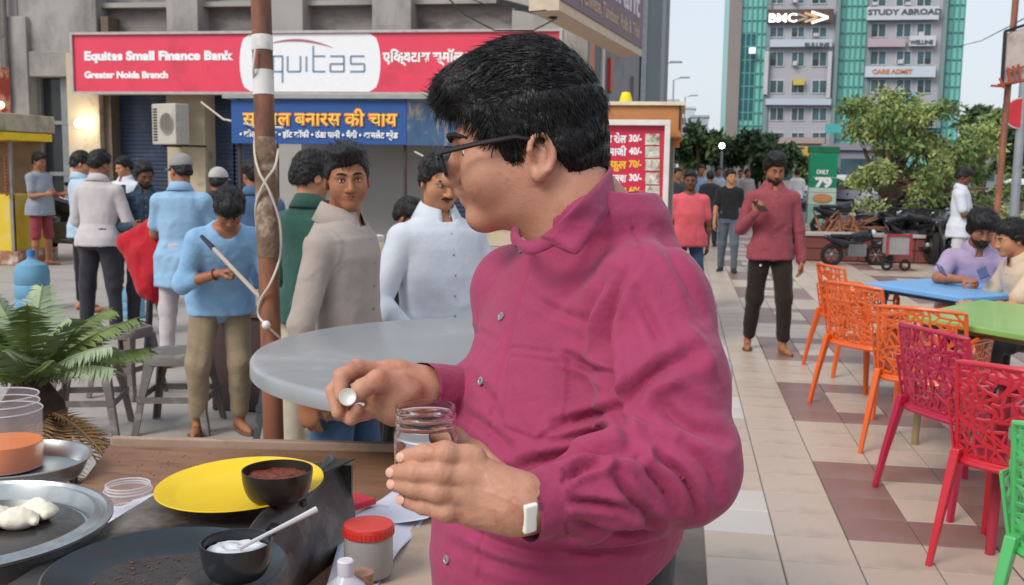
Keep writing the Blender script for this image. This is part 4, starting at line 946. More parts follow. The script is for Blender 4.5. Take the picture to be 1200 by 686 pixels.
# short grille bracket, wall light
m_ = MB(); pts = [FY(45 + i*5, 50 + i*1.3 + (2 if i % 2 else 0), YF-0.05) for i in range(9)]; m_.tube(pts, 0.03, 6); m_.build('iron_bracket', mat('black_iron', (0.02, 0.02, 0.02), rough=0.6), BB, world=True)
wl_ = thing('wall_lamp', 'small warm lit wall lamp on the beige pier below the red signboard', 'lamp', FY(95, 145, YF-0.22))
m_ = MB(); m_.sphere((0, -0.06, 0), 0.10, 16, 10); m_.build('lamp_globe', mat('lamp_glow', (1.0, 0.86, 0.62), emit=4.0, var=0.0), wl_, smooth=True)
m_ = MB(); m_.box((0, 0.03, 0), (0.14, 0.05, 0.14)); m_.build('lamp_base', ALU, wl_, bevel=0.01)
pl = bpy.data.lights.new('wall_lamp_light', 'POINT'); pl.energy = 9; pl.color = (1, 0.82, 0.55); pl.shadow_soft_size = 0.1; plo = bpy.data.objects.new('wall_lamp_light', pl); COL.objects.link(plo); plo.location = FY(95, 145, YF-0.45)
# drain pipes
for px in (13, 16):
    m_ = MB(); xx = FY(px, 60, YF).x; m_.tube([(xx, YF-0.28, 0), (xx, YF-0.28, 4.3), (xx+0.05, YF-0.28, 9)], 0.06, 10); m_.build('drain_pipe', mat('pipe_grey', '#75706a', rough=0.7, wear='#4f4a45', wamt=0.4), BB, smooth=True, world=True)
# ------------------------------------------------------------------ bank signboard
YS = YF - 0.75
RED = mat('sign_red', '#e2465f', rough=0.35, var=0.04, scale=1.2, coat=0.1, wear='#cf4258', wscale=1.0, wamt=0.3); WHT = mat('sign_white', '#eceef2', rough=0.35, var=0.02); WT = mat('letter_white', '#f2f2f2', rough=0.4, var=0.0)
s0, s1 = FY(86, 110, YS), FY(656, 110, YS); zb, ztop = FY(300, 109.5, YS).z, FY(300, 38, YS).z
SB = thing('bank_signboard', 'long red and white bank signboard lettered Equitas Small Finance Bank', 'sign', ((s0.x+s1.x)/2, YS, zb))
m_ = MB(); m_.box(((s0.x+s1.x)/2, YS+0.14, (zb+ztop)/2), (s1.x-s0.x, 0.24, ztop-zb)); m_.build('sign_panel', RED, SB, world=True, bevel=0.006)
m_ = MB()
for z in (zb, ztop): m_.box(((s0.x+s1.x)/2, YS+0.12, z), (s1.x-s0.x+0.06, 0.30, 0.05))
for x in (s0.x, s1.x): m_.box((x, YS+0.12, (zb+ztop)/2), (0.05, 0.295, ztop-zb-0.05))
m_.build('sign_frame', mat('sign_frame_grey', '#b5b1ad', rough=0.4, metal=0.3), SB, world=True)
cw_ = FY(362, 75, YS-0.005); hw = (FY(444, 75, YS).x - FY(279, 75, YS).x)/2; hh = (ztop-zb)/2-0.035; pts = []
for i in range(40):
    a = 2*math.pi*i/40; xx = hw*math.cos(a)*1.0; zz = max(-1, min(1, math.sin(a)*1.45)); xx = hw*(0.87 + 0.13*math.cos(math.asin(zz))) * (1 if math.cos(a) > 0 else -1) if abs(zz) < 1 else hw*0.87*math.cos(a)/0.73
    xx = max(-hw, min(hw, xx)); pts.append((cw_.x + xx, YS+0.022, (zb+ztop)/2 + hh*zz))
m_ = MB(); m_.prism(pts, (0, -0.008, 0)); m_.build('logo_panel', WHT, SB, world=True)
def ftext(body, px, py, size_px, m, parent, y, **k):
    """text whose baseline starts at pixel (px, py) on the plane y; size_px is the letter height"""
    o = FY(px, py, y); sz = size_px*(o.y)/FPX*1.38; return text_mesh(body, sz, plane_M(o, (1, 0, 0), (0, 0, 1)), 'lettering', m, parent, **k)
ftext('Equitas Small Finance Bank', 99, 70.5, 10.5, WT, SB, YS+0.014, bold=0.013, fit=FY(274, 70, YS).x - FY(99, 70, YS).x)
ftext('Greater Noida Branch', 99, 91.5, 8, WT, SB, YS+0.014, bold=0.010, fit=FY(197, 91, YS).x - FY(99, 91, YS).x)
ftext('एक्विटास स्मॉल फाइनेंस बैंक'.replace('क्वि', 'िक्व'), 449, 72.5, 11.5, WT, SB, YS+0.014, bold=0.010)
LG = mat('logo_grey', '#7f96a8', rough=0.4, var=0.0)
m_ = MB(); q = lambda x, y: FY(x, y, YS+0.010)
def bars(*pl):
    for a, b_ in zip(pl[:-1], pl[1:]): m_.bar(q(*a), q(*b_), 0.012, 0.045, up=(0, 1, 0)) if False else m_.bar(q(*a), q(*b_), 0.034, 0.010, up=(0, 1, 0))
bars((300, 75), (316, 75), (316, 66), (300, 66), (300, 84), (316, 84)); bars((331, 97), (331, 66), (320, 66), (320, 84), (331, 84)); bars((337, 66), (337, 84), (352, 84)); bars((352, 66), (352, 84)); bars((359, 66), (359, 84)); bars((367, 54), (367, 84), (381, 84)); bars((367, 66), (381, 66))
bars((387, 66), (403, 66), (403, 84), (387, 84), (387, 75), (403, 75)); bars((427, 66), (411, 66), (411, 75), (427, 75), (427, 84), (410, 84))
m_.build('logo_lettering', LG, SB, world=True)
m_ = MB(); m_.tube([q(316 + 74*u, 66 - 4 - 15*math.sin(math.pi*(0.25 + u*0.62))) for u in [i/14 for i in range(15)]], [0.004 + 0.020*math.sin(math.pi*i/14) for i in range(15)], 6); m_.build('logo_arc', mat('logo_red', '#b0747a', rough=0.4), SB, world=True)
# air conditioner outdoor unit
ac0 = FY(200, 146, YF-0.75); AC = thing('air_conditioner', 'pale grey outdoor air conditioner unit hung below the red signboard', 'air conditioner', ac0, R(-24))
PL = mat('ac_beige', '#b9b5aa', rough=0.5, var=0.06, wear='#8f8b80', wamt=0.3)
m_ = MB(); m_.box((0, 0, 0), (0.72, 0.34, 0.80)); m_.build('casing', PL, AC, bevel=0.02)
m_ = MB(); m_.box((-0.362, 0, 0), (0.02, 0.30, 0.66)); m_.build('side_panel', mat('ac_grey', '#8b8981', rough=0.5), AC)
for i in range(12):
    m_ = MB(); m_.box((-0.25, -0.176, -0.31+i*0.055), (0.11, 0.02, 0.028)); m_.build('louvre', DARKG, AC)
m_ = MB(); m_.lathe([(0.20, 0), (0.215, 0.012), (0.23, 0)], (0.10, -0.172, 0.0), 32, Matrix.Rotation(R(90), 3, 'X')); m_.build('fan_guard', mat('ac_grey2', '#9d9a91', rough=0.5), AC, smooth=True)
m_ = MB(); m_.bar((-0.3, 0.0, -0.42), (-0.3, 0.62, -0.42), 0.04); m_.bar((0.3, 0.0, -0.42), (0.3, 0.62, -0.42), 0.04); m_.bar((-0.36, 0.10, -0.42), (0.36, 0.10, -0.42), 0.04); m_.build('bracket', mat('black_iron', (0.02, 0.02, 0.02)), AC)
# ------------------------------------------------------------------ tea kiosk with its blue banner
YK = 11.0
k0, k1 = FY(271, 168, YK), FY(476, 168, YK); kt = FY(380, 117, YK).z; kb = k0.z
K = thing('tea_kiosk', 'tea kiosk with a blue Hindi banner on thin posts beneath the bank signboard', 'kiosk', ((k0.x+k1.x)/2, YK, 0))
NAVY = mat('banner_blue', '#2f5796', rough=0.45, var=0.05, scale=2); GOLD = mat('letter_orange', '#f08a3c', rough=0.5, var=0.0); GY = mat('letter_yellow', '#f5d060', rough=0.5, var=0.0)
m_ = MB(); m_.box(((k0.x+k1.x)/2, YK+0.06, (kt+kb)/2), (k1.x-k0.x, 0.10, kt-kb)); m_.build('banner', NAVY, K, world=True, bevel=0.004)
ks0 = FY(476, 140, YK).x; m_ = MB(); m_.add([(ks0+0.004, YK+0.02, kb), (ks0+0.36, YK+1.2, kb+0.02), (ks0+0.36, YK+1.2, kt), (ks0+0.004, YK+0.02, kt), (ks0+0.004-.03, YK+0.03, kb), (ks0+0.33, YK+1.21, kb+0.02), (ks0+0.33, YK+1.21, kt), (ks0-.026, YK+0.03, kt)], [(0, 1, 2, 3), (7, 6, 5, 4), (4, 5, 1, 0), (3, 2, 6, 7), (1, 5, 6, 2), (0, 3, 7, 4)]); m_.build('side_banner', mat('side_banner_blue', '#5c80a8', rough=0.5, var=0.25, scale=6, wear='#c3b8a8', wscale=5, wamt=0.5), K, world=True)
m_ = MB(); m_.box(((k0.x+k1.x)/2 + 0.1, YK+0.65, kt+0.03), (k1.x-k0.x+0.35, 1.4, 0.04)); m_.build('roof', mat('tin_sheet', '#9a9d9c', rough=0.5, metal=0.4), K, world=True)
kx = lambda px: FY(px, 140, YK).x
o_ = FY(284, 146, YK-0.004)
text_mesh('स्पेशल बनारस की चाय', 0.20, plane_M(FY(285, 146.5, YK), (1, 0, 0)), 'lettering', GOLD, K, bold=0.011, fit=kx(466)-kx(285))
text_mesh('स्पेशल बनारस की चाय', 0.20, plane_M(FY(285, 146.5, YK), (1, 0, 0), out=0.006), 'lettering', GY, K, bold=0.001, fit=kx(466)-kx(285))
text_mesh('• कोल्ड ड्रिंक • हॉट कॉफी • ठंडा पानी • मैगी • आमलेट ब्रेड'.replace('ड्रिं', 'िड्रं'), 0.09, plane_M(FY(281, 160.5, YK), (1, 0, 0)), 'lettering', WT, K, bold=0.003, fit=kx(467)-kx(281))
for px, dy in ((276, 0.1), (472, 0.1), (276, 1.2), (500, 1.2)):
    m_ = MB(); m_.tube([(kx(px), YK+dy, 0), (kx(px), YK+dy, kt+0.01)], 0.022, 8); m_.build('post', mat('post_brown', '#4a3d38', rough=0.6), K, world=True)
m_ = MB(); m_.box((kx(390), YK+1.25, 0.95), (kx(470)-kx(300), 0.04, 1.88)); m_.build('back_panel', mat('pale_panel', '#9b9894', rough=0.7, var=0.06, scale=3), K, world=True)
# dark serving counter
CB = mat('dark_laminate', '#3b2c2b', rough=0.45, var=0.12, scale=6); CT = mat('counter_top_brown', '#5d3c32', rough=0.35, var=0.15, scale=10)
c0 = P(428, 303, 5.4); c1 = P(482, 303, 5.4)
KC = thing('serving_counter', 'dark brown serving counter standing between the young man and the man in white', 'counter', (c0.x*0.5+c1.x*0.5, c0.y, 0))
m_ = MB(); m_.box((0.05, 0.30, 0.48), (0.52, 0.56, 0.96)); m_.build('cabinet', CB, KC, bevel=0.006)
m_ = MB(); m_.box((0.05, 0.29, 0.985), (0.60, 0.66, 0.05)); m_.build('counter_top', CT, KC, bevel=0.006)
jp = P(441, 301, 5.55); JR = thing('biscuit_jar', 'cream storage jar with a white lid on the dark counter beside the young man', 'jar', (jp.x, jp.y, 1.011))
m_ = MB(); m_.lathe([(0.0001, 0), (0.040, 0), (0.043, 0.006), (0.043, 0.120), (0.038, 0.130)], n=24); m_.build('jar_body', mat('cream_jar', '#d9cfae', rough=0.4, var=0.1), JR, smooth=True)
m_ = MB(); m_.lathe([(0.041, 0.125), (0.043, 0.130), (0.043, 0.155), (0.03, 0.160), (0.0001, 0.161)], n=24); m_.build('lid', mat('lid_white', '#d8d6cf', rough=0.4), JR, smooth=True)
cp = P(464, 290, 5.55); m_ = MB(); m_.lathe([(0.052, 0), (0.050, 0.01), (0.006, 0.12), (0.0001, 0.122)], (cp.x, cp.y, 1.011), 20); tag(m_.build('cone_holder', mat('terracotta', '#a06a4c', rough=0.7), smooth=True), 'small terracotta coloured cone standing on the dark counter', 'cone')
bp_ = P(455, 298, 5.5); m_ = MB(); m_.lathe([(0.0001, 0), (0.03, 0), (0.045, 0.05), (0.042, 0.05), (0.028, 0.006), (0.0001, 0.005)], (bp_.x, bp_.y, 1.011), 20); tag(m_.build('steel_cup', mat('cup_white', '#c9c6c2', rough=0.3), smooth=True), 'white cup on the dark counter between the jar and the cone', 'cup')
# ------------------------------------------------------------------ yellow shop stall at the left edge
s_ = P(14, 300, 15.2); ST = thing('flower_stall', 'yellow garlanded stall at the left edge of the pavement', 'stall', (s_.x-0.3, s_.y, 0))
YEL = mat('stall_yellow', '#d9bb3a', rough=0.5, var=0.12, scale=3, wear='#c9b78a', wscale=3, wamt=0.4)
m_ = MB(); m_.box((-0.35, 0.5, 0.62), (1.35, 0.9, 0.84)); m_.build('lower_panel', YEL, ST, bevel=0.01)
m_ = MB(); m_.box((-0.35, 0.5, 0.10), (1.5, 1.0, 0.2)); m_.build('plinth', mat('stall_base', '#9b6a58', rough=0.8, wear='#c9bfb0', wscale=6, wamt=0.5), ST, bevel=0.01)
m_ = MB(); m_.box((-0.35, 0.35, 1.90), (1.45, 1.3, 0.12)); m_.build('yellow_beam', mat('beam_yellow', '#e8c72e', rough=0.5), ST, bevel=0.01)
m_ = MB(); m_.box((-0.35, 0.35, 2.10), (1.50, 1.4, 0.26)); m_.build('canopy_front', mat('canopy_cream', '#b3a891', rough=0.7, wear='#8d8474'), ST, bevel=0.02)
m_ = MB(); m_.box((-0.42, 0.40, 2.55), (0.9, 0.25, 0.75)); m_.build('sign_panel', mat('stall_sign_red', '#b0493c', rough=0.5, var=0.2, scale=4, wear='#e8c9a0', wscale=4, wamt=0.5), ST, bevel=0.01)
for k in range(3):
    m_ = MB(); m_.sphere((-0.25+0.16*k, 0.22, 2.36+0.14*(k % 2)), 0.055, 10, 8); m_.build('bulb', mat('bulb_glow', (1.0, 0.72, 0.45), emit=3.0, var=0), ST, smooth=True)
for px in (-1.0, 0.30):
    m_ = MB(); m_.box((px, 0.06, 1.05), (0.05, 0.05, 2.0)); m_.build('post', mat('post_grey', '#8c867c', rough=0.6), ST)
rg = random.Random(3)
for k in range(9):
    m_ = MB(); x = -0.9 + k*0.145
    for i in range(16): m_.sphere((x + rg.uniform(-.008, .008), 0.0, 1.80 - i*0.042*(0.8+0.4*((k*7) % 3)/2)), (0.026, 0.026, 0.020), 6, 4)
    m_.build('garland', mat('marigold', '#a34f2a', rough=0.8, var=0.3, scale=12), ST, smooth=True)
m_ = MB(); m_.box((-0.35, 0.85, 1.45), (1.3, 0.05, 0.86)); m_.build('back_panel', mat('stall_back', '#8d7a68', rough=0.8, var=0.2, scale=5), ST)
# motorcycle wheel shape handled with the other bikes
# ------------------------------------------------------------------ restaurant building at the corner
RB = thing('restaurant_building', 'corner restaurant building with coloured shop fronts beside the brown signboard', 'building', (4.2, YF+6, 0))
XS = FX(700, 100, 0.0) if False else None
xw = FY(668, 150, YF).x
fa = FY(668, 150, YF+0.2); fb = P(752, 150, 60.0)
dirw = Vector((0.05, 1, 0)).normalized()
def wallbox(name, m, px0, px1, z0, z1, out=0.05, thick=0.3):
    """piece of the receding side wall between two pixel columns"""
    def yat(px):
        r = ray(px, 120); # ray meets the plane x = xw + 0.05*(y-YF)
        t_ = (xw - 0.05*YF)/(r.x - 0.05*r.y); return r.y*t_
    y0, y1 = sorted((yat(px0), yat(px1))); n_ = MB()
    xa, xb = xw + 0.05*(y0-YF), xw + 0.05*(y1-YF)
    n_.add([(xa+out, y0, z0), (xb+out, y1, z0), (xb-thick, y1, z0), (xa-thick, y0, z0), (xa+out, y0, z1), (xb+out, y1, z1), (xb-thick, y1, z1), (xa-thick, y0, z1)], [(3, 2, 1, 0), (4, 5, 6, 7), (0, 1, 5, 4), (1, 2, 6, 5), (2, 3, 7, 6), (3, 0, 4, 7)])
    n_.build(name, m, RB, world=True)
m_ = MB(); m_.add([(xw, YF, 0), (xw+1.4, YF+28, 0), (xw-9, YF+28, 0), (xw-6, YF+10.2, 0), (xw-1, YF+10.2, 0), (xw-1, YF, 0)] + [(xw, YF, 11), (xw+1.4, YF+28, 11), (xw-9, YF+28, 11), (xw-6, YF+10.2, 11), (xw-1, YF+10.2, 11), (xw-1, YF, 11)], [(5, 4, 3, 2, 1, 0), (6, 7, 8, 9, 10, 11)] + [(i, (i+1) % 6, 6+(i+1) % 6, 6+i) for i in range(6)])
m_.build('wall', mat('grey_side_wall', '#8f8e90', rough=0.85, var=0.1, scale=0.8, wear='#77767a', wscale=0.8), RB, world=True)
for (nm, col, a, c, z0, z1, o_) in (('shop_panel', '#d9505e', 669, 673, 0, 4.3, 0.12), ('shop_panel', '#d9b6b4', 673, 679, 0, 4.2, 0.08), ('shop_panel', '#c56f40', 681, 688, 0, 4.6, 0.14), ('shop_window', '#4c5254', 690, 700, 2.2, 4.4, 0.06), ('shop_panel', '#c9bdb6', 700, 703, 0, 4.4, 0.10),
                               ('shop_window', '#555f66', 704, 712, 2.6, 4.6, 0.06), ('shop_panel', '#c24a3e', 708, 711, 3.4, 4.2, 0.14), ('awning', '#8f8a8e', 714, 727, 0, 3.2, 0.10), ('awning', '#c2bfc2', 727, 731, 0, 3.4, 0.2)):
    wallbox(nm, mat('shop_'+col[1:], col, rough=0.5, var=0.12, scale=1.5), a, c, z0, z1, o_)
# grey tower end of the building
p0, p1 = P(733, 120, 34), P(773, 120, 34); m_ = MB(); m_.box(((p0.x+p1.x)/2, p0.y+3, 8), ((p1-p0).length, 6, 16.2)); m_.build('tower', mat('tower_grey', '#97a0a4', rough=0.8, var=0.08, scale=0.5), RB, world=True)
m_ = MB(); pa, pb = P(751, 120, 33.9), P(756, 120, 33.9); m_.box(((pa.x+pb.x)/2, pa.y-0.3, 8), ((pb-pa).length, 0.5, 16)); m_.build('downpipe_strip', mat('strip_white', '#c6ccd0', rough=0.6), RB, world=True)
pa, pb = P(722, 118, 31), P(744, 84, 31); m_ = MB(); m_.box(((pa.x+pb.x)/2, pa.y, 2.6), ((pb.x-pa.x), 0.6, 3.4)); m_.build('service_box', mat('mauve_grey', '#8b7f80', rough=0.7), RB, world=True)
# brown restaurant signboard, angled, high up
d1 = 13.0; A0 = P(655, 12, d1); A1 = P(752, 64, d1*1.40); A1.z = A0.z
RS = thing('restaurant_signboard', 'brown signboard with grey letters angled over the corner shops', 'sign', tuple(A0))
rr = (A1-A0); rl = rr.length; rd = rr.normalized(); nn = rd.cross(ZV)
H2 = 1.35
m_ = MB(); m_.prism([A0, A1, A1+ZV*H2, A0+ZV*H2], -nn*0.35*-1 if False else nn*-0.40); m_.build('sign_box', mat('sign_cream', '#c9b6a0', rough=0.6), RS, world=True)
BRN = mat('sign_brown', '#6f5560', rough=0.5, var=0.08, scale=2)
m_ = MB(); e_ = rd*0.06; m_.prism([A0+e_+ZV*0.13, A1-e_+ZV*0.13, A1-e_+ZV*(H2-.05), A0+e_+ZV*(H2-.05)], nn*0.02); m_.build('sign_face', BRN, RS, world=True)
LT = mat('letter_lilac', '#c9c2cf', rough=0.4, var=0.05); LT2 = mat('letter_tan', '#b39a84', rough=0.5, var=0.05)
text_mesh('Restaurant', 0.62, plane_M(A0 + rd*0.5 + ZV*0.62, rd, out=0.024), 'lettering', LT, RS, bold=0.012, fit=rl-0.9)
text_mesh('Indian, Chinese, Tandoor, Rolls & Thali', 0.30, plane_M(A0 + rd*0.3 + ZV*0.26, rd, out=0.024), 'lettering', LT2, RS, bold=0.006, fit=rl-0.7)
m_ = MB(); m_.bar(A0 + rd*0.5 - nn*0.2, A0 + rd*0.5 - nn*0.2 + Vector((-1.2, 2.5, 0.6)), 0.08); m_.build('support_bar', mat('black_iron', (0.02,)*3), RS, world=True)
m_ = MB(); q0 = P(628, 11, d1+0.3); q1 = P(655, 11, d1+0.05); m_.prism([q0, q1, q1+ZV*0.6, q0+ZV*0.6], (0, 0.3, 0)); m_.build('end_light_box', mat('light_box_white', '#b9c2c4', rough=0.5), RS, world=True)
# ------------------------------------------------------------------ orange stall with the red menu board
YM = 8.6
mm = lambda x, y: FY(x, y, YM)
MS = thing('menu_stall', 'orange topped food stall carrying a red Hindi menu board behind the man', 'stall', (mm(745, 200).x, YM, 0))
ORG = mat('stall_orange', '#b97f4e', rough=0.5, var=0.08, scale=3, wear='#a86e40', wamt=0.3)
a, c = mm(660, 160), mm(800, 123); m_ = MB(); m_.box(((a.x+c.x)/2, YM+0.75, (a.z+c.z)/2), (c.x-a.x, 1.3, c.z-a.z)); m_.build('orange_fascia', ORG, MS, world=True, bevel=0.01)
m_ = MB(); m_.box(((a.x+c.x)/2, YM+0.75, c.z+0.015), (c.x-a.x+0.04, 1.36, 0.03)); m_.build('top_edge', mat('edge_cream', '#d9cdb4', rough=0.6), MS, world=True)
m_ = MB(); x_ = mm(797, 125).x; m_.box((x_, YM+0.09, (c.z + mm(797, 152).z)/2), (0.012, 0.02, c.z-mm(797, 152).z)); m_.build('edge_strip', IRIS, MS, world=True)
m_ = MB(); z1 = mm(700, 150).z; m_.box(((a.x+mm(790, 150).x)/2, YM+0.85, z1/2), (mm(790, 150).x-a.x, 1.0, z1)); m_.build('stall_body', mat('stall_body_grey', '#8c857d', rough=0.6, var=0.1), MS, world=True)
m_ = MB(); p_, q_ = mm(784, 165), mm(797, 150); m_.box(((p_.x+q_.x)/2, YM+0.5, (p_.z+q_.z)/2-0.02), (q_.x-p_.x, 0.1, (q_.z-p_.z)+0.05)); m_.build('orange_flap', mat('flap_orange', '#e8884a', rough=0.5), MS, world=True)
YB = YM - 0.05
f0, f1 = FY(690, 259, YB), FY(786, 141, YB)
m_ = MB(); fw_ = 0.045
m_.box(((f0.x+f1.x)/2, YB, f1.z-fw_/2), (f1.x-f0.x, 0.08, fw_)); m_.box(((f0.x+f1.x)/2, YB, f0.z+fw_/2), (f1.x-f0.x, 0.08, fw_)); m_.box((f0.x+fw_/2, YB, (f0.z+f1.z)/2), (fw_, 0.08, f1.z-f0.z-2*fw_)); m_.box((f1.x-fw_/2, YB, (f0.z+f1.z)/2), (fw_, 0.08, f1.z-f0.z-2*fw_))
m_.build('board_frame', mat('frame_white', '#d9d6d0', rough=0.4), MS, world=True, bevel=0.004)
m_ = MB(); m_.box(((f0.x+f1.x)/2, YB+0.02, (f0.z+f1.z)/2), (f1.x-f0.x-2*fw_, 0.02, f1.z-f0.z-2*fw_)); mb_ = m_.build('menu_board', mat('menu_red', '#c8304c', rough=0.35, var=0.04, scale=4), MS, world=True)
rows = [('स्प्रिंग रोल'.replace('प्रिं', 'प्रं'), '30/-', 'w', 163), ('पाव भाजी', '40/-', 'w', 178), ('चाट फुल', '70/-', 'y', 193), ('छोला कुल्चा', '30/-', 'w', 209), ('मैगी फुल', '60/-', 'y', 224), ('कोल्ड कॉफी', '50/-', 'w', 240)]
LY = mat('menu_yellow', '#f0c23c', rough=0.5, var=0.0)
for nm, pr, cc, py in rows:
    mm_ = WT if cc == 'w' else LY
    text_mesh(nm, 0.088, plane_M(FY(694, py+4, YB+0.008), (1, 0, 0)), 'lettering', mm_, mb_, bold=0.003, ext=0.002, fit=FY(734, py, YB).x-FY(694, py, YB).x)
    text_mesh(pr, 0.078, plane_M(FY(737, py+3, YB+0.008), (1, 0, 0)), 'lettering', mm_, mb_, bold=0.003, ext=0.002, fit=FY(752, py, YB).x-FY(737, py, YB).x)
    n_ = MB(); a_ = FY(756, py+7, YB); c_ = FY(773, py-6, YB); n_.box(((a_.x+c_.x)/2, YB+0.006, (a_.z+c_.z)/2), (c_.x-a_.x, 0.008, c_.z-a_.z)); n_.build('food_picture', mat('photo_print', '#c9c9bd', rough=0.4, var=0.35, scale=22, wear='#7a6b4a', wscale=18, wamt=0.5), mb_, world=True)
yb = mm(731, 122); m_ = MB(); m_.lathe([(0.05, 0), (0.055, 0.02), (0.035, 0.09), (0.0001, 0.095)], (yb.x, YM+0.3, c.z+0.031), 16); tag(m_.build('yellow_tub', mat('tub_yellow', '#e6cf20', rough=0.5), smooth=True), 'small upturned yellow tub on top of the orange stall', 'tub')
# plastic stools and things at the foot of the stall stand behind the man
# ------------------------------------------------------------------ snack cart in the foreground
ZC = 0.85
PLY = mat('brown_plywood', '#86624c', rough=0.55, var=0.16, scale=5, bump=0.2, bscale=50, stretch=(1, 5, 1), wear='#6b4a39', wscale=6, wamt=0.35)
BOARD = mat('pale_board', '#a78e7c', rough=0.6, var=0.1, scale=8, bump=0.15, stretch=(1, 4, 1), wear='#8b7262', wscale=7, wamt=0.3)
q_ = [G(128, 522, ZC), G(640, 534, ZC), G(640, 900, ZC), G(-260, 900, ZC), G(-260, 655, ZC), G(88, 575, ZC)]
cc = G(330, 640, ZC)
CART = thing('food_cart', 'wooden topped snack cart in the foreground carrying the griddle and plates', 'cart', (cc.x, cc.y, 0))
m_ = MB(); m_.prism([(p.x, p.y, ZC-0.03) for p in q_][::-1], (0, 0, 0.03)); m_.build('cart_top', PLY, CART, world=True, bevel=0.003)
m_ = MB(); e0, e1 = G(128, 520, ZC), G(640, 532, ZC); m_.bar((e0.x, e0.y+0.012, ZC-0.02), (e1.x, e1.y+0.012, ZC-0.02), 0.022, 0.07); m_.build('back_board', BOARD, CART, world=True, bevel=0.003)
m_ = MB(); r0, r1 = G(497, 602, ZC), G(446, 690, ZC); rv = (r1-r0).normalized(); r1 = r0 + rv*1.1; side = rv.cross(ZV)*-1
if side.x < 0: side = -side
m_.prism([(p.x, p.y, ZC+0.003) for p in (r0 - rv*0.50, r1, r1 + side*0.30, r0 - rv*0.50 + side*0.34)], (0, 0, 0.014)); m_.build('side_board', mat('beige_board', '#b09a88', rough=0.6, var=0.06, scale=6, bump=0.1, wear='#9c8574', wscale=5, wamt=0.3), CART, world=True, bevel=0.003)
for (x, y) in ((q_[0].x+0.08, q_[0].y-0.08), (q_[1].x-0.1, q_[1].y-0.08), (q_[2].x-0.1, 0.85), (q_[3].x+0.2, 0.9)):
    m_ = MB(); m_.box((x, y, (ZC-0.03)/2), (0.05, 0.05, ZC-0.034)); m_.build('leg', PLY, CART, world=True)
# sheets of paper
PAP = mat('white_paper', '#c9c9d6', rough=0.6, var=0.03, scale=8, spec=0.3)
def sheet(pts, z, lab, seed, m=PAP, name='paper_sheet'):
    rs = random.Random(seed); n = 14; V = []; F = []
    a, b_, c, d = [G(x, y, z) for x, y in pts]
    for i in range(n+1):
        for j in range(n+1):
            u, v = i/n, j/n; p = (a*(1-u)+b_*u)*(1-v) + (d*(1-u)+c*u)*v
            V.append((p.x, p.y, z + 0.003 + 0.005*math.sin(5*u+seed)*math.sin(4*v+seed*2)*1.0 + 0.004*math.sin(11*u*v+seed) + 0.010*max(0, abs(u-0.5)*2-0.8)))
    F = [(i*(n+1)+j, (i+1)*(n+1)+j, (i+1)*(n+1)+j+1, i*(n+1)+j+1) for i in range(n) for j in range(n)]
    b2 = MB(); b2.add(V, F); o = b2.build(name, m, smooth=True, auto=3); sm = o.modifiers.new('t', 'SOLIDIFY'); sm.thickness = 0.0006; tag(o, lab, 'paper')
    return o
ZB = ZC + 0.018
sheet([(400, 622), (474, 566), (560, 570), (500, 612)], ZB + 0.006, 'upper white sheet of paper folded beside the griddle corner', 1)
sheet([(380, 700), (408, 600), (502, 602), (432, 702)], ZB + 0.0, 'lower white sheet of paper under the red lidded jar', 3)
sheet([(100, 590), (170, 583), (222, 588), (110, 640)], ZC + 0.002, 'thin white sheet of paper under the small empty jar', 5)
m_ = MB(); p0, p1, p2 = G(414, 584, ZB+0.02), G(441, 591, ZB+0.02), G(412, 600, ZB+0.02); m_.prism([p0, p1, p2], (0, 0, 0.012)); tag(m_.build('red_packet', mat('packet_red', '#c9283c', rough=0.35), bevel=0.001), 'red corner of a packet between the papers and the griddle', 'packet')
# griddle stove
BLK = mat('sooty_black_iron', '#504c4a', rough=0.42, metal=0.5, var=0.3, scale=6, bump=0.3, bscale=22, wear='#8c857e', wscale=5, wamt=0.5)
ZS = 1.0
# stove footprint from its right face: back corner and direction towards the viewer
k0_ = G(413, 632, ZC); kd = (G(352, 700, ZC) - k0_); kd.z = 0; kd.normalize(); ks = Vector((kd.y, -kd.x, 0))
if ks.x > 0: ks = -ks
GR = thing('griddle_stove', 'sooty black iron griddle stove standing on the cart', 'stove', (k0_.x, k0_.y, ZC+0.001))
zt_ = 0.150
corner = lambda u, v, z: Vector((k0_.x, k0_.y, ZC+0.004)) + kd*u + ks*v + ZV*z
L_, W_ = 0.78, 0.27
# side sheet with an uneven folded top edge
n = 22; m_ = MB(); V = []
rs = random.Random(8)
for i in range(n+1):
    u = L_*i/n; zt2 = zt_ + 0.006*math.sin(i*0.9) + (0.008 if i < 2 else 0) 
    for j in range(7):
        z = zt2*j/6; out = -0.0 + 0.006*math.sin(i*0.7+j*0.8) + 0.012*math.sin(math.pi*j/6) - 0.03*(j/6)
        V.append(corner(u, -out*1.0, z))
m_.add(V, [(i*7+j, (i+1)*7+j, (i+1)*7+j+1, i*7+j+1) for i in range(n) for j in range(6)])
o = m_.build('side_sheet', BLK, GR, smooth=True, world=True, auto=3); sm = o.modifiers.new('t', 'SOLIDIFY'); sm.thickness = 0.004
m_ = MB(); m_.prism([corner(0.0, 0.034, 0.0), corner(L_, 0.034, 0.0), corner(L_, W_, 0.0), corner(0.0, W_, 0.0)], (0, 0, zt_-0.035)); m_.build('stove_body', BLK, GR, world=True, bevel=0.004)
m_ = MB(); m_.prism([corner(0.0, 0.02, zt_-0.034), corner(L_, 0.02, zt_-0.034), corner(L_, W_+0.02, zt_-0.034), corner(0.0, W_+0.02, zt_-0.034)], (0, 0, 0.008)); m_.build('top_plate', BLK, GR, world=True, bevel=0.003)
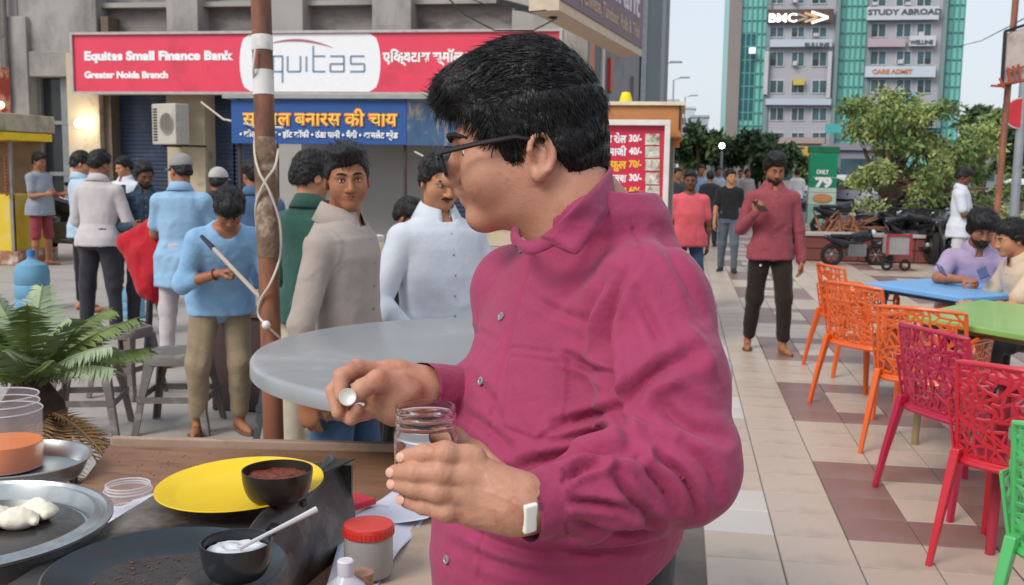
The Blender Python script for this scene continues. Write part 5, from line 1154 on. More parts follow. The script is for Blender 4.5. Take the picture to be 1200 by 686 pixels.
m_ = MB(); m_.prism([corner(-0.004, 0.0, 0.0), corner(-0.004, 0.10, 0.0), corner(0.004, 0.10, 0.0), corner(0.004, 0.0, 0.0)], (0, 0, zt_-0.012)); m_.build('back_sheet', BLK, GR, world=True)
m_ = MB(); m_.prism([corner(0, 0.03, zt_-0.004), corner(0.02, -0.012, zt_+0.004), corner(0.13, 0.02, zt_+0.002), corner(0.08, 0.12, zt_-0.022)], (0, 0, 0.003)); m_.build('folded_corner', mat('black_fold', (0.02, 0.02, 0.022), rough=0.5), GR, world=True)
for u in (0.20, 0.32, 0.44):
    m_ = MB(); c_ = corner(u, 0.030, zt_-0.022); m_.box(c_, (0.022, 0.030, 0.014), rz=math.atan2(kd.y, kd.x)); m_.build('rivet_block', mat('black_iron', (0.02,)*3), GR, world=True, bevel=0.003)
zp = ZC + 0.004 + zt_ - 0.025
# big round tawa
TAW = mat('blued_steel', '#41484e', rough=0.30, metal=0.75, var=0.2, scale=4, bump=0.1, bscale=20, wear='#4b4644', wscale=3, wamt=0.5)
tc = G(196, 672, zp+0.02); TW_ = thing('tawa', 'wide blue grey steel tawa on the front of the griddle stove', 'griddle pan', (tc.x, tc.y, zp+0.001))
m_ = MB(); m_.lathe([(0.0001, 0.0), (0.11, 0.0), (0.130, 0.006), (0.150, 0.020), (0.156, 0.026), (0.153, 0.028), (0.146, 0.022), (0.127, 0.009), (0.108, 0.0035), (0.0001, 0.0030)], n=72); m_.build('pan', TAW, TW_, smooth=True)
m_ = MB(); m_.lathe([(0.0001, 0.0034), (0.100, 0.0040), (0.108, 0.0046), (0.0001, 0.0058)], n=48, wob=0.03); m_.build('burnt_layer', mat('burnt_film', '#3f3a39', rough=0.45, var=0.3, scale=14, bump=0.4, bscale=90, wear='#2a2626', wscale=14, wamt=0.4), TW_, smooth=True)
# yellow plate with bowl of red chutney
zpl = zp + 0.020
yc = G(282, 567, zpl+0.01); YP = thing('yellow_plate', 'round yellow plastic plate at the back of the griddle under the red chutney bowl', 'plate', (yc.x, yc.y, zpl-0.002), 0, None, (R(2.0), R(-2.0)))
dpl = (yc - CAMP).length; rpl = 96*dpl/1255
m_ = MB(); m_.lathe([(0.0001, 0), (rpl*0.72, 0.0), (rpl*0.80, 0.004), (rpl*0.97, 0.012), (rpl, 0.0135), (rpl*0.995, 0.0155), (rpl*0.96, 0.0145), (rpl*0.80, 0.0075), (rpl*0.72, 0.0030), (0.0001, 0.0028)], n=72); m_.build('plate', mat('yellow_plastic', '#e8c40a', rough=0.35, var=0.03, scale=6, coat=0.15), YP, smooth=True)
def bowl(cx_, cy_, z, r, h, body, rimc, name, lab, cat='bowl'):
    B_ = thing(name, lab, cat, (cx_, cy_, z)); m_ = MB()
    pr = [(0.0001, 0), (r*0.50, 0.0)] + [(r*(0.50 + 0.50*math.sin(a)**0.8), h*(1-math.cos(a))) for a in [math.pi/2*i/10 for i in range(1, 11)]]
    pin = [(a*0.94 if i > 1 else a*0.9, max(b_, 0.004)) for i, (a, b_) in enumerate(pr)]; pin[-1] = (r*0.955, h)
    m_.lathe(pr + pin[::-1][:-1] + [(0.0001, 0.005)], n=48); m_.build('bowl', body, B_, smooth=True)
    return B_
BWL = mat('brown_bowl', '#2b2320', rough=0.35, var=0.15, scale=8, coat=0.2); BWL2 = mat('black_bowl', (0.022, 0.024, 0.028), rough=0.3, var=0.1, coat=0.3)
bc = G(325, 550, zpl+0.058); rb = 41*(bc-CAMP).length/1250
B1 = bowl(bc.x, bc.y, zpl+0.006, rb, 0.052, BWL, None, 'chutney_bowl', 'dark bowl of red chutney sitting on the yellow plate')
def food(parent, r, z, m, seed, amp=0.004, name='food'):
    rs = np.random.RandomState(seed); n, k = 36, 14; V = [(0, 0, z+amp)]; F = []
    for j in range(1, k+1):
        for i in range(n):
            a = 2*math.pi*i/n; rr_ = r*j/k; x, y = rr_*math.cos(a), rr_*math.sin(a); V.append((x, y, z))
    V = np.array(V); V[:, 2] += amp*wav(np.c_[V[:, 0], V[:, 1], V[:, 0]*0], 130, seed)*(1-0.5*(np.hypot(V[:, 0], V[:, 1])/r)**4) + amp*0.7*wav(np.c_[V[:, 0], V[:, 1], V[:, 0]*0], 320, seed+1)
    for i in range(n): F.append((0, 1+i, 1+(i+1) % n))
    for j in range(1, k):
        for i in range(n): F.append((1+(j-1)*n+i, 1+j*n+i, 1+j*n+(i+1) % n, 1+(j-1)*n+(i+1) % n))
    b_ = MB(); b_.add([tuple(v) for v in V], F); return b_.build(name, m, parent, smooth=True, auto=3)
food(B1, rb*0.90, 0.040, mat('red_chutney', '#7a3a26', rough=0.35, var=0.35, scale=60, bump=0.6, bscale=150, wear='#3a1c14', wscale=60, wamt=0.4), 2, 0.0025, 'red_chutney')
bc2 = G(277, 632, zpl+0.060); rb2 = 41*(bc2-CAMP).length/1250
B2 = bowl(bc2.x, bc2.y, zp+0.028, rb2, 0.050, BWL2, None, 'white_dip_bowl', 'black bowl of white chutney with a spoon on the tawa')
food(B2, rb2*0.86, 0.036, mat('white_dip', '#d3dbe2', rough=0.4, var=0.05, scale=30, bump=0.4), 6, 0.003, 'white_dip')
s0_, s1_ = P(293, 639, (bc2-CAMP).dot(cf)*1.0), None
SPN = mat('white_spoon', '#cfd0d2', rough=0.3, metal=0.1)
sa = Vector((bc2.x + 0.004, bc2.y, zp+0.028+0.040)); sb_ = G(371, 597, zp+0.10); ds = (sb_-sa)
sp = thing('spoon', 'pale spoon leaning out of the bowl of white chutney', 'spoon', tuple(sa))
m_ = MB(); m_.tube([sa, sa+ds*0.3, sa+ds*0.7, sb_], [0.0030, 0.0028, 0.0036, 0.0046], 8); m_.build('handle', SPN, sp, smooth=True, world=True)
m_ = MB(); m_.sphere(sa - ds*0.08 - ZV*0.003, (0.020, 0.013, 0.004), 14, 8); m_.build('scoop', SPN, sp, smooth=True, world=True)
# aluminium tray with dumplings
ALM = mat('aluminium', '#b6bbbc', rough=0.28, metal=0.85, var=0.1, scale=6, wear='#8d9294', wscale=4, wamt=0.4)
zd = 0.965
dc = G(-42, 612, zd+0.03); rd_ = 152*(dc-CAMP).length/1290
DT = thing('steel_tray', 'round aluminium steamer pan of dumplings at the left edge of the cart', 'pan', (dc.x, dc.y, zd))
m_ = MB(); m_.lathe([(0.0001, -0.02), (rd_*0.90, -0.02), (rd_*0.95, 0.0), (rd_*0.97, 0.022), (rd_, 0.026), (rd_, 0.030), (rd_*0.955, 0.032), (rd_*0.93, 0.024), (rd_*0.90, 0.030), (rd_*0.865, 0.032), (rd_*0.84, 0.020), (rd_*0.82, 0.006), (0.0001, 0.004)], n=96); m_.build('tray_body', ALM, DT, smooth=True)
m_ = MB(); m_.lathe([(0.0001, 0.006), (rd_*0.80, 0.008), (rd_*0.79, 0.0095), (0.0001, 0.0085)], n=64); m_.build('dark_liner', mat('dark_steel_base', '#55524f', rough=0.3, metal=0.5, var=0.2, scale=8, bump=0.2), DT, smooth=True)
m_ = MB(); m_.lathe([(rd_*0.62, ZC+0.002-zd), (rd_*0.66, -0.045), (rd_*0.90, -0.0205)], n=48); m_.build('stand_ring', mat('black_iron', (0.02,)*3), DT, smooth=True)
MOM = mat('dumpling_dough', '#e2dccb', rough=0.5, var=0.08, scale=30, sss=0.2, bump=0.2, bscale=80)
def momo(px, py, rz, L, lab, seed):
    c = G(px, py, zd+0.03); S = SDF(); rr = random.Random(seed)
    S.ell((0, 0, 0.013), (L/2, 0.021, 0.016), 0.01); 
    for i in range(7):
        u = (i-3)/3.0; S.cone((u*L*0.42, 0.0, 0.030*(1-u*u*0.6)), (u*L*0.46, 0.013*(1 if i % 2 else -1), 0.012), 0.0045, 0.006, 0.006)
    V, Q = S.mesh(0.0022); o = put('dumpling', arrays_to_mesh('dumpling', V, Q), MOM); o.location = (c.x, c.y, zd+0.010); o.rotation_euler = (0, 0, rz); tag(o, lab, 'dumpling', 'dumplings in the steamer pan')
momo(-8, 603, R(70), 0.070, 'white dumpling cut off by the left edge of the photo', 1)
momo(20, 604, R(20), 0.062, 'middle white dumpling on the dark base of the pan', 2)
momo(46, 593, R(-20), 0.066, 'white dumpling nearest the rim of the pan', 3)
# small empty jar, upside round
def pjar(px, py, z, r, h, lab, m, name='jar', lid=None, fill=None, fillh=0.4, lidc=None, neck=0.92):
    c = G(px, py, z); J_ = thing(name, lab, 'jar', (c.x, c.y, z+0.001)); m_ = MB()
    m_.lathe([(0.0001, 0), (r*0.92, 0), (r, 0.006), (r, h*0.80), (r*neck, h*0.88), (r*neck, h), (r*neck-0.0016, h), (r*neck-0.0016, h*0.88), (r-0.0018, h*0.79), (r-0.0018, 0.007), (r*0.9, 0.002), (0.0001, 0.002)], n=40); m_.build('jar_body', m, J_, smooth=True)
    if m is GLS:
        rr_ = r*neck
        for z_, q_ in ((h, rr_), (h*0.90, rr_*1.01), (0.004, r*0.95), (h*0.80, r)):
            m_ = MB(); m_.tube([(q_*math.cos(a), q_*math.sin(a), z_) for a in [2*math.pi*i/40 for i in range(41)]], 0.0016, 6, cap=False)
            m_.build('moulded_ring', mat('rim_plastic', (0.78, 0.78, 0.82), rough=0.15, alpha=0.45, var=0.0, spec=0.8), J_, smooth=True)
    if fill: m_ = MB(); m_.lathe([(0.0001, 0.0025), (r-0.004, 0.003), (r-0.0025, 0.008), (r-0.0025, h*fillh), (0.0001, h*fillh)], n=32); m_.build('filling', fill, J_, smooth=True)
    if lid:
        m_ = MB(); R_ = r*neck+0.003; n = 60; pr = [(R_, h*0.86), (R_, h+0.002), (R_*0.96, h+0.006), (R_*0.9, h+0.0065), (0.0001, h+0.0065)]
        m_.lathe(pr, n=n); o = m_.build('lid', lid, J_, smooth=True)
        m_ = MB()
        for i in range(36): a = 2*math.pi*i/36; m_.box((R_*math.cos(a), R_*math.sin(a), h*0.86+(h*0.13+0.002)/2), (0.0015, 0.0022, h*0.13), rz=a)
        m_.build('lid_ridges', lid, o)
    return J_
GLS = mat('cloudy_plastic', (0.75, 0.76, 0.80), rough=0.12, alpha=0.09, var=0.0, spec=0.8)
pjar(151, 600, ZC+0.006, 0.045, 0.055, 'small empty clear jar between the pan and the yellow plate', GLS)
pjar(432, 672, ZC+0.024, 0.040, 0.078, 'jar with a red screw lid at the front of the cart', mat('milky_plastic', '#c9c3c0', rough=0.25, trans=0.4, var=0.04), 'red_lid_jar', lid=mat('lid_red', '#cf3a33', rough=0.35, var=0.05, coat=0.2), neck=0.97)
ORJ = mat('orange_liquid', '#f27a0c', rough=0.2, var=0.05, spec=0.5, emit=0.0, sss=0.0)
# steel plate with the orange jar
pc = G(20, 547, ZC+0.02); sp_ = thing('steel_plate', 'wide shallow aluminium basin under the jar of orange liquid', 'basin', (pc.x, pc.y, ZC+0.001))
m_ = MB(); m_.lathe([(0.0001, 0), (0.135, 0), (0.150, 0.035), (0.156, 0.037), (0.156, 0.039), (0.149, 0.040), (0.132, 0.006), (0.0001, 0.005)], n=64); m_.build('basin_body', ALM, sp_, smooth=True)
J2 = pjar(6, 548, ZC+0.008, 0.082, 0.165, 'clear jar half full of orange liquid at the left edge', GLS, 'orange_jar', fill=ORJ, fillh=0.36)
# white squeeze bottle at the bottom edge
bb = G(405, 690, ZC+0.03+0.02); bz = 0.862
WB = thing('white_bottle', 'white plastic bottle with a ridged cap at the bottom edge of the photo', 'bottle', (0, 0, 0))
bt0 = P(405, 662, 1.52); WB.location = (bt0.x, bt0.y, ZC+0.002); XF[WB.name] = Matrix.Translation(WB.location); hb = bt0.z - ZC - 0.002
WPL = mat('white_plastic', '#dcdce6', rough=0.3, var=0.02, coat=0.2)
m_ = MB(); m_.lathe([(0.0001, 0), (0.030, 0), (0.032, 0.005), (0.032, hb-0.040), (0.028, hb-0.030), (0.014, hb-0.020), (0.010, hb-0.012), (0.0001, hb-0.012)], n=36); m_.build('bottle_body', WPL, WB, smooth=True)
m_ = MB(); m_.lathe([(0.0125, hb-0.014), (0.0125, hb+0.006), (0.0105, hb+0.008), (0.0001, hb+0.008)], n=28); m_.build('cap', WPL, WB, smooth=True)
m_ = MB(); c_ = P(424, 673, 1.55); m_.lathe([(0.0001, 0.0), (0.017, 0.0), (0.018, 0.05), (0.0001, 0.052)], (c_.x, c_.y, ZC+0.03), 20); 
tag(m_.build('small_bottle', mat('tan_plastic', '#a9806a', rough=0.5), smooth=True), 'tan capped little bottle behind the white bottle and below the red lid', 'bottle')
# grey metal stove front under the pan at lower left
m_ = MB(); g = [G(-60, 668, 0.93), G(72, 640, 0.93), G(150, 720, 0.93), G(-60, 740, 0.93)]
LB = tag(MB().prism([G(-80, 660, 0.87), G(95, 640, 0.87), G(40, 760, 0.87), G(-140, 760, 0.87)], (0, 0, 0.05)).build('steel_box', mat('dull_steel', '#6f7473', rough=0.4, metal=0.6, var=0.15, scale=5), bevel=0.004), 'dull grey steel box in the bottom left corner below the dumpling pan', 'box')
# ------------------------------------------------------------------ steel topped round table
tzt = 1.04
tcx = G(577, 412, tzt); rT = 0.645
RT = thing('round_table', 'tall round table with a dull steel top behind the man in magenta', 'table', (tcx.x, tcx.y, 0))
STL = mat('dull_steel_top', '#a5a7a9', rough=0.36, metal=0.45, var=0.08, scale=3, wear='#bcbebf', wscale=2.5, wamt=0.4)
m_ = MB(); m_.lathe([(rT-0.02, tzt-0.044), (rT, tzt-0.042), (rT, tzt-0.010), (rT-0.006, tzt-0.002), (rT-0.014, tzt), (0.0001, tzt)], n=96); m_.build('table_top', STL, RT, smooth=True)
for a in (0.6, 2.2, 3.9, 5.4):
    m_ = MB(); m_.tube([(0.30*math.cos(a), 0.30*math.sin(a), tzt-0.03), (0.40*math.cos(a), 0.40*math.sin(a), 0.0)], 0.018, 8); m_.build('leg', mat('dark_steel', '#3b3c3e', rough=0.5, metal=0.5), RT, smooth=True)
m_ = MB(); m_.lathe([(0.0001, tzt-0.07), (0.5, tzt-0.07), (0.5, tzt-0.05), (0.0001, tzt-0.05)], n=32); m_.build('under_frame', mat('dark_steel', '#3b3c3e'), RT)
# ------------------------------------------------------------------ rusty pole wound with wire
b0 = P(321, 525, 3.75); b1 = P(305, -30, 3.75)
ax_ = (b1-b0).normalized(); gp = b0 + ax_*((0-b0.z)/ax_.z)
RP = thing('rusty_pole', 'rusty brown metal pole wound with white cable on the left', 'pole', tuple(gp))
RUST = mat('rust_paint', '#8d5a42', rough=0.65, var=0.2, scale=9, bump=0.3, bscale=30, stretch=(1, 1, 0.3), wear='#5b4238', wscale=7, wamt=0.5)
m_ = MB(); top = gp + ax_*4.2; m_.tube([gp, top], 0.037, 20); m_.build('shaft', RUST, RP, smooth=True, world=True)
m_ = MB(); c0_ = b0 + (b1-b0)*((525-232)/555); m_.tube([c0_ - ax_*0.22, c0_ - ax_*0.08, c0_, c0_ + ax_*0.13, c0_ + ax_*0.22], [0.0385, 0.0415, 0.040, 0.042, 0.0385], 16); m_.build('cloth_wrap', mat('dirty_cloth_wrap', '#77604f', rough=0.9, var=0.35, scale=18, bump=0.6, wear='#b5a795', wscale=12, wamt=0.35), RP, smooth=True, world=True)
for py in (60, 112):
    m_ = MB(); c_ = b0 + (b1-b0)*((525-py)/555); m_.tube([c_, c_+ax_*(0.055 if py == 60 else 0.09)], 0.0385, 20, cap=False); m_.build('white_tape', mat('tape_white', '#d8d6d2', rough=0.5, wear='#a09a92', wamt=0.4), RP, smooth=True, world=True)
CAB = mat('white_cable', '#c8bfb2', rough=0.5, var=0.08)
u1 = ax_.orthogonal().normalized(); u2 = ax_.cross(u1)
def wind(px_list, nm='cable', rad=0.0045, dd=-0.05):
    pts = [P(x, y, 3.75 + z_) for x, y, z_ in px_list]; o = []
    for i in range(len(pts)-1):
        for k in range(6):
            f = k/6; a, b_, c, d = pts[max(i-1, 0)], pts[i], pts[i+1], pts[min(i+2, len(pts)-1)]
            o.append(0.5*((2*b_) + (c-a)*f + (2*a-5*b_+4*c-d)*f*f + (3*b_-a-3*c+d)*f**3))
    m_ = MB(); m_.tube(o, rad, 6); m_.build(nm, CAB, RP, smooth=True, world=True)
wind([(299, 58, -.05), (297, 80, -.05), (299, 100, .0), (303, 130, .05), (298, 170, -.02), (303, 200, -.06), (316, 225, -.06), (328, 262, -.02), (328, 300, .0), (318, 330, -.06), (305, 352, -.04), (303, 370, -.02), (316, 385, -.06), (331, 402, -.02), (320, 418, -.06), (306, 432, -.05)])
wind([(326, 175, .0), (322, 196, -.06), (310, 214, -.06), (300, 240, -.03), (301, 270, .03)])
m_ = MB(); m_.sphere(P(312, 381, 3.68), 0.016, 10, 8); m_.build('clip', mat('clip_white', '#e3e0dc', rough=0.4), RP, smooth=True, world=True)
# ------------------------------------------------------------------ potted cycad at the left
pcx = P(36, 448, 3.3); PT = thing('potted_palm', 'potted cycad palm with green fronds and dead brown leaves at the left', 'palm', (pcx.x, pcx.y, 0))
TRK = mat('palm_trunk', '#4a3b30', rough=0.95, var=0.35, scale=25, bump=0.9, bscale=60)
m_ = MB(); m_.tube([(0, 0, 0.3), (0.01, 0, 0.55), (0, 0, 0.76), (0, 0, 0.84)], [0.13, 0.12, 0.10, 0.05], 14); m_.build('trunk', TRK, PT, smooth=True)
m_ = MB(); m_.lathe([(0.0001, 0), (0.16, 0), (0.21, 0.40), (0.225, 0.42), (0.225, 0.45), (0.20, 0.45), (0.19, 0.38), (0.0001, 0.38)], n=32); m_.build('pot', mat('pot_grey', '#7b766f', rough=0.8, wear='#5c554e'), PT, smooth=True)
GRN = mat('palm_green', (0.13, 0.18, 0.05), rough=0.45, var=0.35, scale=6, wear=(0.26, 0.30, 0.13), wscale=5, wamt=0.35); PGRN = mat('palm_pale_green', (0.30, 0.37, 0.22), rough=0.5, var=0.25, scale=6); DEAD = mat('dead_leaf', (0.30, 0.17, 0.08), rough=0.8, var=0.35, scale=10)
rp = random.Random(11)
def frond(base, az, el, L, droop, m, wleaf=0.11, nl=34, lw=0.010, nm='frond'):
    d0 = Vector((math.cos(az)*math.cos(el), math.sin(az)*math.cos(el), math.sin(el))); sd = Vector((-math.sin(az), math.cos(az), 0)); pts = []
    for i in range(13):
        u = i/12; pts.append(base + d0*L*u + Vector((math.cos(az), math.sin(az), 0))*L*0.1*u*u - ZV*droop*L*u*u)
    m_ = MB(); m_.tube(pts, [0.007*(1-0.75*i/12) for i in range(13)], 5)
    for k in range(nl):
        u = 0.12 + 0.86*k/nl; i = min(int(u*12), 11); f = u*12-i; p = pts[i]*(1-f)+pts[i+1]*f; tg = (pts[i+1]-pts[i]).normalized(); up = sd.cross(tg).normalized()
        ll = wleaf*math.sin(math.pi*(0.12+0.80*u))**0.7*(0.85+0.3*rp.random())
        for s_ in (-1, 1):
            dr = (sd*s_*0.85 + tg*0.65 + up*(0.25 if m is not DEAD else -0.6) + Vector((rp.uniform(-.1, .1), rp.uniform(-.1, .1), rp.uniform(-.1, .1)))).normalized()
            w = tg*lw*0.5; mid_ = p + dr*ll*0.5 + up*0.01; tip = p + dr*ll - ZV*0.02
            m_.add([p-w, p+w, mid_+w*1.1, mid_-w*1.1, tip], [(0, 1, 2, 3), (3, 2, 4)])
    m_.build(nm, m, PT)
for k in range(19):
    frond(Vector((0, 0, 0.83)), 2*math.pi*k/19 + rp.uniform(-.15, .15), R(rp.choice((30, 48, 60, 72))), rp.uniform(0.30, 0.44), rp.uniform(0.15, 0.38), GRN if k % 3 else PGRN)
frond(Vector((0, 0, 0.82)), 0.2, R(48), 0.46, 0.25, GRN); frond(Vector((0, 0, 0.82)), -0.2, R(40), 0.40, 0.25, PGRN)
for k in range(9): frond(Vector((0.05, -0.02, 0.74 - 0.02*(k % 3))), R(-65 + 17*k), R(rp.uniform(-15, 15)), rp.uniform(0.16, 0.30), rp.uniform(0.5, 1.3), DEAD, 0.08, 18, 0.008, 'dead_frond')
# ------------------------------------------------------------------ plastic stools
def make_stool(col, lab, loc, rz, h=0.45, s=1.0, group='plastic stools near the tea kiosk'):
    S_ = thing('plastic_stool', lab, 'stool', (loc[0], loc[1], 0), rz, group); m = mat('stool_'+col[1:], col, rough=0.5, var=0.08, scale=6, wear='#8f8a86', wscale=7, wamt=0.25, rnd=0.0)
    w = 0.135*s
    def rr_(hw_, z, n=28):
        o = []
        for i in range(n):
            a = 2*math.pi*i/n; ca, sa = math.cos(a), math.sin(a); o.append((hw_*math.copysign(abs(ca)**0.55, ca), hw_*math.copysign(abs(sa)**0.55, sa), z))
        return o
    m_ = MB(); n = 28; rings = [rr_(0.001, h-0.012), rr_(w*0.55, h-0.010), rr_(w*0.92, h), rr_(w*1.04, h-0.004), rr_(w*1.10, h-0.02), rr_(w*1.12, h-0.065), rr_(w*1.09, h-0.065), rr_(w*1.06, h-0.02)]
    vs = [v for r_ in rings for v in r_]; m_.add(vs, [(i*n+k, i*n+(k+1) % n, (i+1)*n+(k+1) % n, (i+1)*n+k) for i in range(len(rings)-1) for k in range(n)]); m_.build('seat', m, S_, smooth=True)
    for sx in (-1, 1):
        for sy in (-1, 1):
            m_ = MB(); t0 = Vector((sx*w*0.98, sy*w*0.98, h-0.05)); t1 = Vector((sx*w*1.38, sy*w*1.38, 0.0)); vs = []
            for p_, a_ in ((t0, 0.062), (t0*0.55+t1*0.45, 0.042), (t1, 0.040)):
                for (dx, dy) in ((0, 0), (1, 0), (1, 0.28), (0.28, 0.28), (0.28, 1), (0, 1)): vs.append(p_ + Vector((-sx*dx*a_, -sy*dy*a_, 0)))
            m_.add(vs, [(i*6+k, i*6+(k+1) % 6, (i+1)*6+(k+1) % 6, (i+1)*6+k) for i in range(2) for k in range(6)] + [(5, 4, 3, 2, 1, 0), (12, 13, 14, 15, 16, 17)]); m_.build('leg', m, S_, bevel=0.003, seg=1)
    for a, b_ in (((-1, -1), (1, -1)), ((1, -1), (1, 1)), ((1, 1), (-1, 1)), ((-1, 1), (-1, -1))):
        m_ = MB(); k_ = w*1.20; m_.bar((a[0]*k_, a[1]*k_, 0.20), (b_[0]*k_, b_[1]*k_, 0.20), 0.010, 0.035); m_.build('brace', m, S_)
    return S_
def gx(px, py, z=0): g = G(px, py, z); return (g.x, g.y)
make_stool('#6f6463', 'brown grey plastic stool beside the dead palm leaves', gx(104, 505), R(18), 0.47, 1.15)
make_stool('#6a5f5e', 'brown grey plastic stool behind the palm, farther back', gx(150, 462), R(-8), 0.46, 1.0)
make_stool('#68645f', 'pale grey plastic stool beside the boy in the sweatshirt', gx(212, 500), R(12), 0.46, 1.18)
make_stool('#54524f', 'dark grey plastic stool between the boy and the pole', gx(292, 462), R(-14), 0.46, 1.0)
make_stool('#3f4347', 'dark plastic stool under the edge of the round table', gx(345, 512), R(9), 0.45, 1.05)
# water cans
BLU = mat('water_can_blue', (0.22, 0.48, 0.70), rough=0.2, trans=0.35, ior=1.2, var=0.08)
def can(px, py, s, lab):
    g = G(px, py); T_ = thing('water_can', lab, 'water can', (g.x, g.y, 0)); m_ = MB(); m_.lathe([(0.0001, 0)] + [(r_*s, z*s) for r_, z in ((0.125, 0), (0.135, 0.01), (0.135, 0.08), (0.128, 0.09), (0.135, 0.10), (0.135, 0.19), (0.128, 0.20), (0.135, 0.21), (0.135, 0.30), (0.115, 0.36), (0.04, 0.40), (0.03, 0.41), (0.03, 0.45))] + [(0.0001, 0.45*s)], n=28); m_.build('bottle_body', BLU, T_, smooth=True)
    m_ = MB(); m_.lathe([(0.034*s, 0.43*s), (0.034*s, 0.475*s), (0.0001, 0.48*s)], n=16); m_.build('cap', mat('cap_blue', '#3b78b0', rough=0.4), T_, smooth=True)
can(39, 362, 1.3, 'large blue water can standing behind the palm')
can(157, 372, 0.8, 'smaller blue water can behind the man in dark trousers')
g = P(277, 350, 6.4); m_ = MB(); m_.lathe([(0.0001, 0), (0.034, 0), (0.036, 0.01), (0.036, 0.15), (0.015, 0.20), (0.013, 0.225), (0.0001, 0.225)], (g.x, g.y, 0.62), 20); tag(m_.build('water_bottle', mat('bottle_pale_blue', (0.35, 0.55, 0.85), rough=0.2, trans=0.3), smooth=True), 'pale blue water bottle beside the boy in the sweatshirt', 'bottle')
BX = thing('dark_crate', 'dark brown crate stand behind the boy near the pole', 'crate', (g.x+0.06, g.y+0.12, 0))
m_ = MB(); m_.box((0, 0, 0.30), (0.42, 0.36, 0.60)); m_.build('crate_body', mat('crate_brown', '#4b3a3c', rough=0.6), BX, bevel=0.01)
m_ = MB(); m_.box((0, 0, 0.61), (0.46, 0.40, 0.018)); m_.build('crate_top', mat('crate_top', '#5d4c4e', rough=0.6), BX)

# crumbs and drips on the tawa and the cart
rc = random.Random(21); m_ = MB()
for k in range(160):
    a = rc.uniform(0, 6.28); r_ = 0.10*math.sqrt(rc.random()); sz = rc.uniform(0.0008, 0.0028); m_.sphere((tc.x + r_*math.cos(a), tc.y + r_*math.sin(a), zp + 0.007), (sz, sz*rc.uniform(.5, 1), sz*0.5), 5, 3)
for k in range(120):
    g = G(rc.uniform(130, 400), rc.uniform(530, 575), ZC); sz = rc.uniform(0.001, 0.003); m_.sphere((g.x, g.y, ZC+0.001), (sz, sz*0.7, sz*0.5), 5, 3)
tag(m_.build('crumbs', mat('crumb', '#6b5038', rough=0.9, var=0.4, scale=40)), 'crumbs scattered over the tawa and the cart top', kind='stuff')
# ------------------------------------------------------------------ the other people
def at(px, py_feet): g = G(px, py_feet); return (g.x, g.y)
def atd(px, d): g = P(px, 300, d); return (g.x, g.y)
def face_to(dirx, diry):     # rotation that makes local -Y point along a camera-plane direction (right, away)
    v = cr*dirx + cf*diry; return math.atan2(v.x, -v.y)
HG = 'people around the tea kiosk'
SHB = cloth('beige_shirt_cloth', '#a3978f', var=0.06, bump=0.2); WSH = cloth('white_shirt_cloth', '#c9d0da', var=0.04); LBS = cloth('light_blue_cloth', '#8fb2d0', var=0.06); SWT = cloth('sweatshirt_blue', '#86aed2', var=0.09, bump=0.4)
KHK = cloth('khaki_cloth', '#8f7f68', var=0.12, bump=0.4); JNS = cloth('jeans_blue', '#3a5470', var=0.25, scale=10); DKT = cloth('dark_trousers', '#34333a', var=0.12); BLKT = cloth('black_cloth', (0.018, 0.018, 0.02), var=0.2)
GRS = cloth('dark_green_cloth', '#2f5148', var=0.12); CRM = cloth('cream_cloth', '#b5a898', var=0.08); GRT = cloth('grey_tshirt', '#8b939f', var=0.07); RDS = cloth('red_shorts', '#8b3a42', var=0.12); PKW = cloth('pinkish_white_cloth', '#beb6b8', var=0.05)
NVY = cloth('dark_pattern_cloth', '#2c3c4c', var=0.6, scale=25); 
# young man in the beige shirt, looking this way
def pk(c):
    b = MB(); s = c['s']
    b.box(tuple(c['tp'](0.07, -0.128, 0.30)), (0.085*s, 0.006, 0.10*s), M=None); b.build('chest_pocket', SHB, c['th'], bevel=0.002)
    b = MB(); b.tube([c['tp'](0.012, -0.125-0.004*math.sin(z*9), z) for z in (-0.10, 0.0, 0.1, 0.2, 0.3, 0.40, 0.45)], 0.0035, 5); b.build('placket', mat('placket_dark', '#6b625d', rough=0.9), c['th'], smooth=True)
person('young man in a beige shirt and jeans behind the round steel table', atd(403, 3.62), face_to(0.97, -0.28), H=1.63, skin='brown', shirt=SHB, trousers=JNS,
       head=(R(-58), R(5)), headroll=R(-3), armL=((0.14, 0.05, -1), (0.05, 0.30, -1)), armR=((-0.26, -0.16, -1), (-0.04, 0.10, -1)), res=0.009, hres=0.0034, fat=0.9, sf=0.88, seed=3, hairthick=0.009,
       hairvol=[(0, -0.055, 0.098, 0.064, 0.050, 0.032), (0, 0.02, 0.100, 0.070, 0.080, 0.030)], line=[(-0.13, 0.066), (-0.085, 0.064), (-0.055, 0.050), (-0.035, 0.020), (-0.018, -0.004), (0.008, 0.008), (0.035, -0.012), (0.06, -0.05), (0.12, -0.062)],
       nstr=0, hem=-0.20, group=HG, moustache=False)
person('man with moustache in a white shirt partly hidden behind the man in magenta', atd(514, 4.15), face_to(0.55, -0.83), H=1.62, skin='tan', shirt=WSH, trousers=DKT, head=(R(-5), R(18)), headroll=R(0),
       armL=((0.35, 0.1, -1), (-0.3, 0.8, -0.6)), armR=((-0.45, 0.05, -1), (0.15, 0.75, -0.45)), res=0.011, hres=0.004, moustache=True, seed=6, fat=1.1, group=HG)
person('man in a dark green shirt and cream trousers seen from behind the beige shirt', atd(366, 4.95), face_to(0.45, 0.9), H=1.62, skin='tan', shirt=GRS, trousers=CRM, head=(R(-25), R(14)), res=0.013, hres=0.006, seed=9,
       armL=((0.2, 0.1, -1), (0.0, 0.8, -0.3)), armR=((-0.2, 0.1, -1), (0.1, 0.8, -0.2)), group=HG, hem=-0.08)
